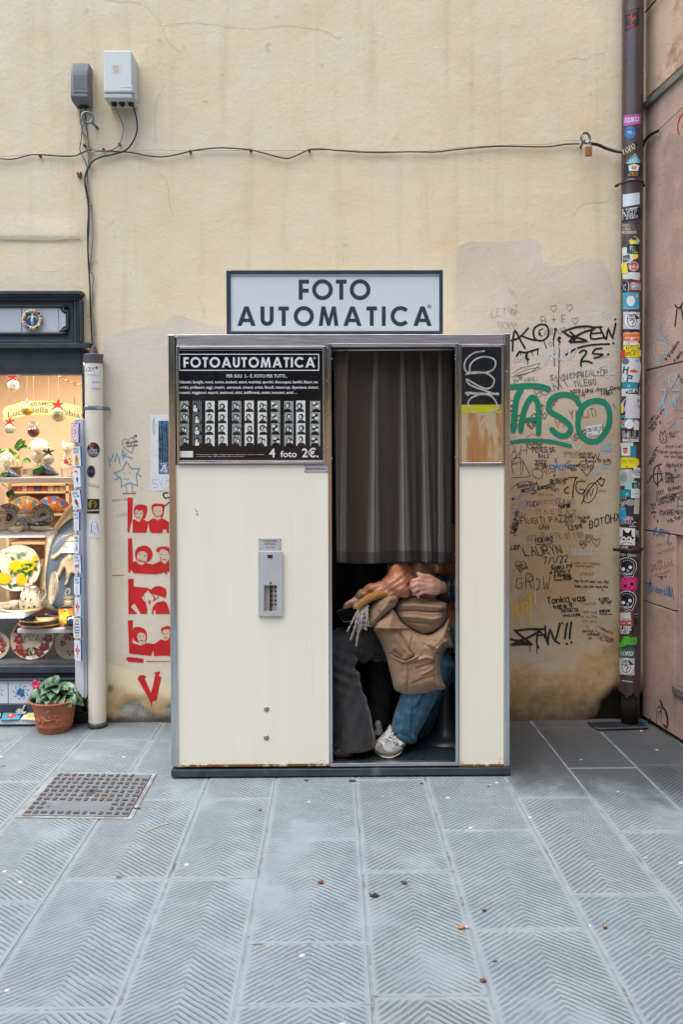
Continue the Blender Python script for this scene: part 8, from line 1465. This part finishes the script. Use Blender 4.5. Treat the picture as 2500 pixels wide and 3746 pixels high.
mb=MB();mb.tube([Q3(640,1120,.38),Q3(590,700,.39),Q3(570,100,.4)],[(.17,.12),(.15,.11),(.17,.1)],20);mb.tube([Q3(480,60,.36),Q3(420,380,.34),Q3(468,640,.28)],[.062,.054,.045],14);remesh(mb,'black_top',DRK,vox=.01,smooth=2,parent=pA)
mb=MB();mb.tube([Q3(700,1130,.34),Q3(560,1125,.3),Q3(400,1120,.24),Q3(250,1130,.19),Q3(165,1200,.17),Q3(160,1300,.15)],[.09,.084,.082,.08,.078,.07],20)
mb.tube([Q3(235,1160,.17),Q3(240,1280,.15),Q3(262,1420,.14),Q3(292,1600,.135),Q3(325,1760,.13),Q3(348,1900,.125),Q3(362,1990,.12),Q3(368,2040,.12)],[.066,.068,.07,.078,.086,.09,.092,.094],24)
mb.tube([Q3(560,1150,.5),Q3(200,1180,.48),Q3(110,1260,.46),Q3(130,1600,.44),Q3(150,2000,.44)],[.085,.08,.07,.06,.06],16)
def wr(c,n):
 z,x=c[:,2],c[:,0];k_=np.exp(-((z-Q3(250,1330,.15).z)/.11)**2);k2=np.exp(-((z-Q3(350,1850,.12).z)/.16)**2)
 return .005*np.sin(z*120+x*60)*k_+.006*np.sin(x*55+z*14+1)*(.35+k2)+.004*np.sin(z*46-x*90)*(.4+k_)+np.array([.004*noise.noise(Vector((a*16,b_*16,d*9)))for a,b_,d in c])
remesh(mb,'trousers',CHA,vox=.0055,smooth=2,disp=wr,parent=pA)
mb=MB();mb.tube([Q3(365,1965,.12),Q3(368,2046,.12)],[.0945,.0955],32,cap=False);tc_=mb.obj('turn_up',CHA,pA,True)
BOOT=mat('boot_leather','#2C2023',.28,v=.2,spec=.6,coat=.2)
R_(pA,'boot',BOOT,[(165,2080),(250,2055),(340,2060),(430,2040),(550,2018),(470,2068),(400,2095),(350,2150),(300,2176),(200,2170),(150,2150),(120,2120)],.09,.035,40,[([(150,2165),(300,2172),(390,2100)],5,.005)],back=1.6)
mb=MB();mb.tube([Q3(462,2050,.1),Q3(470,2110,.1),Vector((Q3(477,2180,.1).x,.1,floor+.001))],[.009,.005,.0042],10);mb.obj('heel',BOOT,pA,True)
pB=person('person in blue jeans and white sneaker with a tan corduroy jacket, orange lining',Q3(1040,980,.27),Q3(1000,-80,.3),.092,[(Q3(1040,1080,.24),Q3(1130,1320,.17),Q3(800,1960,.15),.065,.05,.034),(Q3(1130,1080,.3),Q3(1195,1300,.3),Q3(960,1900,.36),.055,.04,.03)],extra=[[(Q3(900,80,.24),.045),(Q3(810,380,.2),.04),(Q3(760,560,.13),.034),(Q3(520,640,.12),.026),(Q3(400,720,.13),.02),(Q3(360,745,.13),.019)]]+[[(Q3(375,740,.125),.013),(Q3(330,750+d,.12+.008*i),.0098),(Q3(288,778+d*1.4,.12+.012*i),.0086),(Q3(272,800+d,.13+.012*i),.0076)]for i,d in enumerate((-8,8,20,30))]+[[(Q3(400,760,.12),.011),(Q3(378,790,.115),.0095),(Q3(362,802,.12),.008)]],vox=.0045)
mb=MB();mb.tube([Q3(1040,1000,.28),Q3(1010,600,.28),Q3(1000,100,.3)],[(.165,.12),(.15,.11),(.17,.12)],20);mb.tube([Q3(900,80,.25),Q3(800,380,.2)],[.055,.05],12);remesh(mb,'lining_back',ORN,vox=.01,smooth=2,parent=pB)
mb=MB();mb.tube([Q3(1040,1080,.24),Q3(1125,1310,.18),Q3(960,1640,.165),Q3(800,1985,.15)],[.09,.078,.066,.054],16);mb.tube([Q3(1040,1180,.27),Q3(1040,1080,.28),Q3(1040,940,.28)],[(.15,.11),(.18,.13),(.16,.12)],18);mb.tube([Q3(1130,1080,.3),Q3(1200,1300,.29),Q3(1092,1560,.327),Q3(950,1960,.36)],[.085,.066,.056,.046],16);remesh(mb,'jeans',DEN,vox=.007,smooth=2,disp=lambda c,n:.0014*np.sin(c[:,2]*80+c[:,0]*50),parent=pB)
jl=dict(step=3,back=1.4)
R_(pB,'jeans_leg',DEN,[(1150,1180),(1210,1195),(1242,1300),(1205,1390),(1150,1460),(1100,1440),(1080,1300)],.25,.06,90,[([(1170,1260),(1235,1310)],10,.008),([(1170,1230),(1190,1380)],10,-.006)],**jl)
R_(pB,'jeans_leg',DEN,[(800,1560),(770,1650),(735,1740),(708,1840),(697,1920),(715,1965),(780,2002),(870,2022),(925,2016),(938,1930),(945,1840),(968,1760),(1010,1680),(1060,1600),(1090,1540),(950,1500)],.16,.07,110,[([(960,1600),(935,1760),(905,1990)],20,.012),([(840,1600),(790,1760),(760,1960)],16,-.008),([(990,1600),(930,1700)],10,-.012),([(880,1700),(860,1900)],12,.006),([(735,1940),(830,1985),(925,1990)],5,.003)],**jl)
CO=dict(step=2.6,back=.9)
R_(pB,'shirt_waist',mat('corduroy_inner','#8A6A50',.85,v=.1,sheen=.3),[(900,360),(1090,360),(1100,500),(1060,640),(960,720),(860,720),(800,680),(840,560)],.17,.04,70,[([(940,400),(1060,440)],10,.006)],**CO)
R_(pB,'lining_edge',ORN,[(1070,385),(1165,390),(1170,470),(1110,495),(1080,480)],.16,.03,40,[([(1090,400),(1130,440),(1110,480)],9,.01)],**CO)
R_(pB,'lining_edge',ORN,[(755,655),(800,620),(880,590),(868,650),(850,705),(765,700)],.1,.025,30,[([(780,660),(850,620)],8,.009),([(800,690),(860,670)],7,-.008)],**CO)
mb=MB();mb.lathe([(.001,.004),(.0065,.004),(.008,.002),(.008,0)],Q3(853,571,.098),16,R=RX);mb.obj('button',BR,pB,True)
R_(pB,'jacket_waist',CORD,[(735,800),(760,740),(800,708),(900,703),(990,712),(1080,722),(1180,745),(1207,780),(1203,870),(1170,950),(1100,1010),(1000,1040),(900,1010),(800,950),(740,880)],.17,.085,110,[([(760,790),(900,775),(1060,790),(1190,800)],12,.012),([(770,830),(900,822),(1050,838),(1195,832)],8,-.014),([(800,740),(950,745),(1150,765)],8,-.008),([(790,880),(930,885),(1080,905),(1190,880)],12,.012),([(830,925),(960,935),(1090,950)],8,-.012)],**CO)
R_(pB,'jacket_body',CORD,[(700,800),(745,850),(790,925),(880,990),(960,1030),(1050,1040),(1120,1000),(1180,940),(1225,890),(1238,960),(1242,1060),(1262,1165),(1200,1165),(1168,1250),(1155,1310),(1163,1400),(1178,1470),(1190,1532),(1110,1556),(1030,1588),(940,1607),(850,1602),(780,1570),(728,1535),(700,1430),(672,1320),(650,1230),(600,1110),(565,1040),(535,985),(560,925),(620,880),(670,840)],.15,.1,150,[([(790,915),(900,980),(1000,1020),(1070,1020),(1160,960),(1225,900)],22,.026),([(800,975),(920,1040),(1040,1080),(1100,1110)],10,-.012),([(900,1040),(875,1120),(870,1200)],4,-.009),([(780,1040),(860,1180),(900,1230)],11,-.013),([(740,1060),(800,1160),(860,1215)],14,.012),([(660,1190),(720,1250),(800,1290),(890,1268),(935,1240)],6,.014),([(690,1210),(770,1260),(830,1278),(900,1240)],6,-.02),([(735,1195),(790,1240)],14,-.02),([(665,1200),(740,1285),(850,1310),(940,1300)],4,-.006),([(850,1320),(845,1600)],3.5,-.01),([(940,1240),(930,1310)],4,-.008),([(1090,1250),(1085,1340),(1095,1440),(1112,1545)],5,-.012),([(1105,1190),(1150,1130),(1230,1080)],10,.012),([(1120,1220),(1180,1190)],6,-.012),([(940,1270),(1010,1250),(1090,1260)],9,.011),([(930,1350),(1010,1320),(1085,1300)],9,-.009),([(980,1400),(1050,1370),(1085,1340)],8,.009),([(900,1480),(1000,1440),(1080,1420)],10,-.007),([(620,930),(605,1080)],4,-.006),([(1060,1130),(1120,1170)],10,.014),([(1000,1130),(1080,1180)],8,-.01)]+[([(1096,y),(1170,y-4)],4,.005)for y in range(1290,1530,18)]+[([(1105+i*15,1200-i*16),(1150+i*15,1225-i*14)],4,.005)for i in range(8)],tilt=lambda x,y:.03*(x-1560)/130*(y<2300),wr=.004,wrs=.05,**CO)
mb=MB();P=smoothpts([(728,1537),(780,1572),(850,1604),(940,1610),(1030,1591),(1110,1559),(1188,1535)],4);mb.tube([Q3(x,y,.143)for x,y in P],.0028,6);mb.obj('zip',ZIP,pB,True);mb=MB();mb.tube([Q3(1200,1168,.13),Q3(1262,1168,.13)],.003,6);mb.obj('zip',ZIP,pB,True)
R_(pB,'jacket_sleeve',CORD,[(492,880),(505,820),(560,738),(640,682),(720,674),(764,700),(750,760),(700,815),(620,880),(545,965),(484,968),(478,920)],.1,.055,60,[([(590,830),(615,880)],4,-.008),([(560,750),(500,850),(490,950)],8,.004),([(700,700),(660,780),(560,900)],14,.008),([(745,740),(680,760)],8,-.008)],**CO)
mb=MB();mb.tube([Q3(820,300,.25),Q3(795,420,.215),Q3(775,520,.15),Q3(742,600,.1),Q3(660,630,.1),Q3(560,640,.105),Q3(470,650,.115),Q3(440,665,.12)],[.062,.066,.064,.062,.05,.038,.026,.02],20)
def wq(c,n):return .0042*np.sin(c[:,2]*95+c[:,0]*55)+.0018*np.sin(c[:,2]*230-c[:,0]*150)+np.array([.009*noise.noise(Vector((a*20,b_*20,d*42)))for a,b_,d in c])
remesh(mb,'satin_sleeve',ORN,vox=.0045,smooth=2,disp=wq,parent=pB)
mb=MB();mb.tube([Q3(455,660,.12),Q3(420,690,.125),Q3(398,712,.13)],[.024,.022,.019],14);mb.obj('cuff',CORD,pB,True)
MUS=mat('mustard_wool','#A8762A',.95,v=.35,vs=120,b=1,bs=500,sheen=.5);YRN=mat('grey_yarn','#A89C98',.95,v=.25,vs=140,b=1,bs=500,sheen=.5)
mb=MB();mb.tube([Q3(x,y,Y)for x,y,Y in smoothpts([(640,668,.07),(560,690,.055),(490,720,.05),(430,765,.052),(402,808,.056)],4)],[(.02,.018)]*17,12);sc=remesh(mb,'scarf',MUS,vox=.003,smooth=1,disp=lambda c,n:.0022*np.sin(c[:,0]*700)*np.sin(c[:,2]*600),parent=pB)
rr=random.Random(9)
for(x0,y0),(x1,y1)in zip([(400,815),(405,818),(412,815),(425,812),(440,805),(455,795),(470,788),(482,782),(492,778)],[(300,1015),(330,1090),(382,1145),(395,1060),(425,995),(452,990),(470,1000),(492,965),(345,1050)]):
 xm,ym=(x0+x1)/2+rr.uniform(-8,12),(y0+y1)/2;P=smoothpts([(x0,y0,.045),(xm,ym,.03+rr.uniform(-.006,.006)),(x1,y1,.04)],10);mb=MB();mb.tube([Q3(*p)for p in P],[.0045+.0016*math.sin(i*1.7)+rr.uniform(-.0004,.0004)for i in range(len(P))],7);mb.obj('fringe',YRN,sc,True)
ph=thing('phone','dark smartphone held low by the one in the orange lined jacket','phone',Q3(290,850,.13))
mb=MB();P=smoothpts([(212,822),(300,800),(385,788),(402,800),(400,880),(372,912),(278,930),(262,925),(208,842)],3,True);mb.prism([Q3(x,y,.118+.00012*(920-y))for x,y in P],(0,.008,-.002));mb.obj('case',mat('phone_rim','#A5A8AA',.3,metal=.7),ph,True)
mb=MB();mb.poly([Q3(300+(x-300)*.93,860+(y-860)*.9,.1165+.00012*(920-y))for x,y in P]);mb.obj('screen',mat('phone_glass','#0D0E10',.08),ph,fix=False)
sk=dict(step=2.4,back=1.8);WL=mat('sneaker_white','#D4D6D6',.5,v=.04,b=.2,bs=200);GL2=mat('sneaker_suede','#8E8B88',.9,v=.12,sheen=.3);RUB=mat('sneaker_sole','#C9BFA6',.6,v=.08)
OUTS=[(690,1868),(712,1900),(725,1950),(780,1992),(832,2024),(812,2070),(792,2110),(745,2150),(690,2168),(620,2158),(565,2120),(543,2080),(548,2050),(590,2000),(640,1950),(672,1900)]
sn=R_(pB,'sneaker',WL,OUTS,.13,.055,70,[([(640,1960),(700,2000),(720,2060)],14,.006)],**sk)
R_(sn,'sole',RUB,[(543,2078),(560,2100),(600,2128),(680,2142),(745,2124),(790,2092),(794,2112),(745,2152),(690,2172),(620,2162),(565,2124),(541,2092)],.115,.045,14,**sk);R_(sn,'outsole',DARKST,[(546,2098),(600,2146),(690,2166),(760,2146),(792,2116),(790,2132),(745,2164),(690,2180),(615,2170),(560,2132)],.12,.04,12,**sk)
R_(sn,'toe_cap',GL2,[(548,2076),(560,2040),(592,2020),(620,2028),(632,2062),(668,2086),(720,2082),(758,2052),(800,2075),(790,2092),(745,2120),(680,2136),(600,2124),(560,2098)],.088,.016,16,**sk)
mb=MB()
for P in([(672,1905),(720,1960)],[(650,1940),(745,1985)],[(640,1965),(700,2005),(745,2010)],[(690,1890),(640,1950)],[(720,1930),(650,1985)],[(740,1965),(690,2010)],[(640,1975),(620,1992),(660,2010)],[(740,1985),(748,2015),(735,2035)]):mb.tube([Q3(x,y,.07)for x,y in smoothpts(P,3)],.0028,6)
mb.obj('laces',WL,sn,True)
mb=MB();print_text(mb,'550',1150+.4043*750,1150+.4043*778,1900+.4043*2052,9,lambda x,y:at(x,y,.0735),bold=.02,ang=-35);mb.obj('lettering',ZIP,sn,fix=False)
mb=MB();
for P in([(608,1992),(650,1998),(690,2030),(715,2045)],[(790,1998),(832,2024)],[(800,2005),(812,2040),(798,2075)]):mb.tube([Q3(x,y,.082)for x,y in smoothpts(P,3)],.0018,5)
mb.obj('piping',ZIP,sn,True)
CI=mat('cast_iron','#7E8990',.55,metal=.1,v=.15,vs=20,b=.4,bs=200,col2='#857C78',t=.58);CID=mat('cast_iron_worn','#5E5759',.5,metal=.15,v=.25,vs=60)
mq=lambda x,y,z=.0:atz(30+.3635*x,2780+.3636*y,z);c0,c1,c2_,c3=mq(140,572),mq(1195,575),mq(1440,165),mq(500,142)
mh=thing('manhole_cover','square cast iron access cover with raised studs set in the paving on the left','manhole cover',(c0+c2_)/2)
cen=(c0+c1+c2_+c3)/4;ex=((c1-c0)+(c2_-c3))/4;ey=((c3-c0)+(c2_-c1))/4;M3=lambda u_,v_,z=0:cen+ex*u_+ey*v_+Vector((0,0,z))
def slabq(mb,u0,u1,v0,v1,z0,z1):mb.add([M3(u_,v_,z)for z in(z0,z1)for u_,v_ in((u0,v0),(u1,v0),(u1,v1),(u0,v1))],[(0,3,2,1),(4,5,6,7),(0,1,5,4),(1,2,6,5),(2,3,7,6),(3,0,4,7)])
mb=MB();slabq(mb,-1.13,1.1,-1.09,1.1,.0015,.0035);mb.obj('mortar_bed',mat('pale_mortar','#9DA5A7',.9,v=.25,vs=20,b=.8,bs=60,col2='#8F8A84',t=.5),mh)
mb=MB();slabq(mb,-1,1,-1,1,.002,.006);mb.obj('plate',CI,mh,bevel=.002)
mb=MB();slabq(mb,-1.012,1.012,-1.012,-1.002,.002,.0045);slabq(mb,1.003,1.014,-1.01,1.01,.002,.0045);mb.obj('joint',mat('gap_black','#15161A',.9),mh)
for i in range(13):
 for j in range(10):
  u_,v_=-.93+i*.155,-.9+j*.2
  if(i+j)%2==0:u0,u1,v0,v1=u_-.05,u_+.05,v_-.035,v_+.035
  else:u0,u1,v0,v1=u_-.032,u_+.032,v_-.06,v_+.06
  if(abs(v_+.6)<.13 and-.72<u_<.62)or(abs(u_-.0)<.12 and abs(v_-.08)<.16)or(u_>.62 and v_>.75):continue
  mb=MB();slabq(mb,u0,u1,v0,v1,.0062,.0098);mb.obj('stud',CID,mh)
mb=MB();slabq(mb,-.08,.08,-.04,.2,.0062,.008);mb.obj('lift_boss',CID,mh);mb=MB();slabq(mb,-.035,.035,.03,.13,.0082,.0086);mb.obj('lift_hole',mat('gap_black','#15161A',.9),mh)
fp=lambda x,y:M3(x,-y,.0066);mb=MB();
for a,b_ in(((-.7,.72),(.6,.72)),((-.7,.5),(.6,.5)),((-.7,.72),(-.7,.5)),((.6,.72),(.6,.5)),((.66,-.93),(.93,-.93)),((.66,-.76),(.93,-.76)),((.66,-.93),(.66,-.76)),((.93,-.93),(.93,-.76))):mb.ribbon([a,b_],.014,fp,rnd_=False)
print_text(mb,'MCP-SPA EN 124 B 125 GJS 500-7',-.66,.56,.67,.12,fp,bold=.01,shear=.2);mb.obj('cast_lettering',mat('iron_light','#959CA0',.5,metal=.3),mh,fix=False);mb=MB();print_text(mb,'50',.7,.89,-.79,.1,fp,bold=.02);mb.obj('cast_lettering',mat('iron_light','#959CA0',.5,metal=.3),mh,fix=False)
gr=thing('drain_grate','small iron framed drain cover in the corner at the foot of the drainpipe','drain cover',atz(2260,2655));gp=[atz(*p)for p in((2155,2648),(2345,2644),(2372,2668),(2190,2674))];mb=MB();mb.prism([p+Vector((0,0,.002))for p in gp],(0,0,.006));mb.obj('recess',mat('gap_black','#15161A',.9),gr)
for i in range(4):mb=MB();mb.tube([gp[i]+Vector((0,0,.01)),gp[(i+1)%4]+Vector((0,0,.01))],.006,4);mb.obj('frame',DARKST,gr)
mb=MB();mb.tube([(gp[0]+gp[1])/2+Vector((0,0,.01)),(gp[2]+gp[3])/2+Vector((0,0,.01))],.005,4);mb.obj('bar',DARKST,gr)
def scrap(px,py,pts,m,nm,lb,cat,h=.004):p=atz(px,py,.001);mb=MB();mb.prism([p+Vector((x*.001,y*.001,.0005+(h if i%2 else 0)))for i,(x,y)in enumerate(pts)],(0,0,.0015));o=mb.obj(nm,mat(*m),None);tag(o,lb,cat)
scrap(2350,2642,[(-35,-14),(10,-20),(38,-4),(20,10),(-20,12)],('teal_plastic','#1E8A84',.3),'plastic_scrap','teal scrap of plastic beside the drain cover at the foot of the side wall','litter')
p=atz(1678,3394,.004);p2=atz(1703,3392,.004);p3=atz(1715,3391,.004);cb=thing('cigarette_butt','orange and white cigarette butt on a paving joint in the right foreground','cigarette butt',p2)
mb=MB();mb.tube([p,p2],.0038,10);mb.obj('filter',mat('cork_paper','#D8843C',.8,v=.2,vs=200),cb,True);mb=MB();mb.tube([p2+(p3-p2)*.02,p3],[.0038,.0032],10);mb.obj('paper',mat('cig_paper','#D8D6CE',.8),cb,True)
DL=('dead_leaf','#5E5348',.8);DL2=('dark_crumb','#33373A',.8);RL=('red_brown_leaf','#7A4636',.8)
for px,py,m,lb,s_ in((1478,3231,DL,'curled dry leaf in the middle of the paving, right of centre',1),(1365,3278,DL2,'flattened dark grey crumb on a joint left of the curled leaf',1.3),(1775,3333,DL2,'small black crumb above the cigarette butt',.6),(2218,3395,RL,'small red brown leaf fragment at the right of the foreground',.7),(1175,3230,RL,'reddish leaf fragment left of centre in the foreground',.9),(1815,3520,DL2,'tiny black crumb right of the cigarette butt, lower down',.5),(1768,3590,RL,'brown stain like leaf scrap near the bottom edge',.7),(500,2960,DL,'pale dry leaf at the lower right corner of the manhole cover',1.1),(950,2965,DL,'small twig like leaf in front of the left half of the booth',.8),(1290,2858,DL,'dead leaf caught under the booth edge near the middle',1.2),(1545,2868,RL,'brown crumb under the booth edge below the doorway',.7),(1120,2856,DL,'yellowish leaf lying under the booth left of the doorway',.9),(1790,2875,('white_scrap','#B9BDBD',.8),'white scrap in front of the right corner of the booth',.9),(2130,2782,('white_scrap','#B9BDBD',.8),'white spot like scrap on the dark paving right of the booth',.7)):
 rr=random.Random(int(px));scrap(px,py,[(s_*(7+rr.uniform(-4,4))*math.cos(a)*1.6,s_*(7+rr.uniform(-4,4))*math.sin(a))for a in[i*.9 for i in range(7)]],m,'leaf' if m in(DL,RL)else 'scrap',lb,'leaf' if m in(DL,RL)else 'litter',.005*s_)
mb=MB();mb.tube([atz(x,y,.003)for x,y in smoothpts([(530,3044),(560,3030),(590,3018),(622,3010)],3)],.0022,5);o=mb.obj('twig',mat('pale_wood','#D6C9BC',.7),None);tag(o,'thin pale wooden splinter below the manhole cover','twig')
mb=MB();mb.prism([at(x,y,.70)for x,y in((186,2610),(196,2606),(205,2615),(212,2609),(240,2622),(230,2632),(196,2628),(184,2622))][:0]or[at(x,y,.745)for x,y in((56,2602),(66,2593),(76,2600),(86,2580),(90,2582),(82,2602),(94,2606),(90,2612),(60,2612))],(0,.012,0));o=mb.obj('plastic_bag',smat('#C9CFD2'),None);tag(o,'crumpled clear plastic wrap lying on the display ledge between tiles','bag')
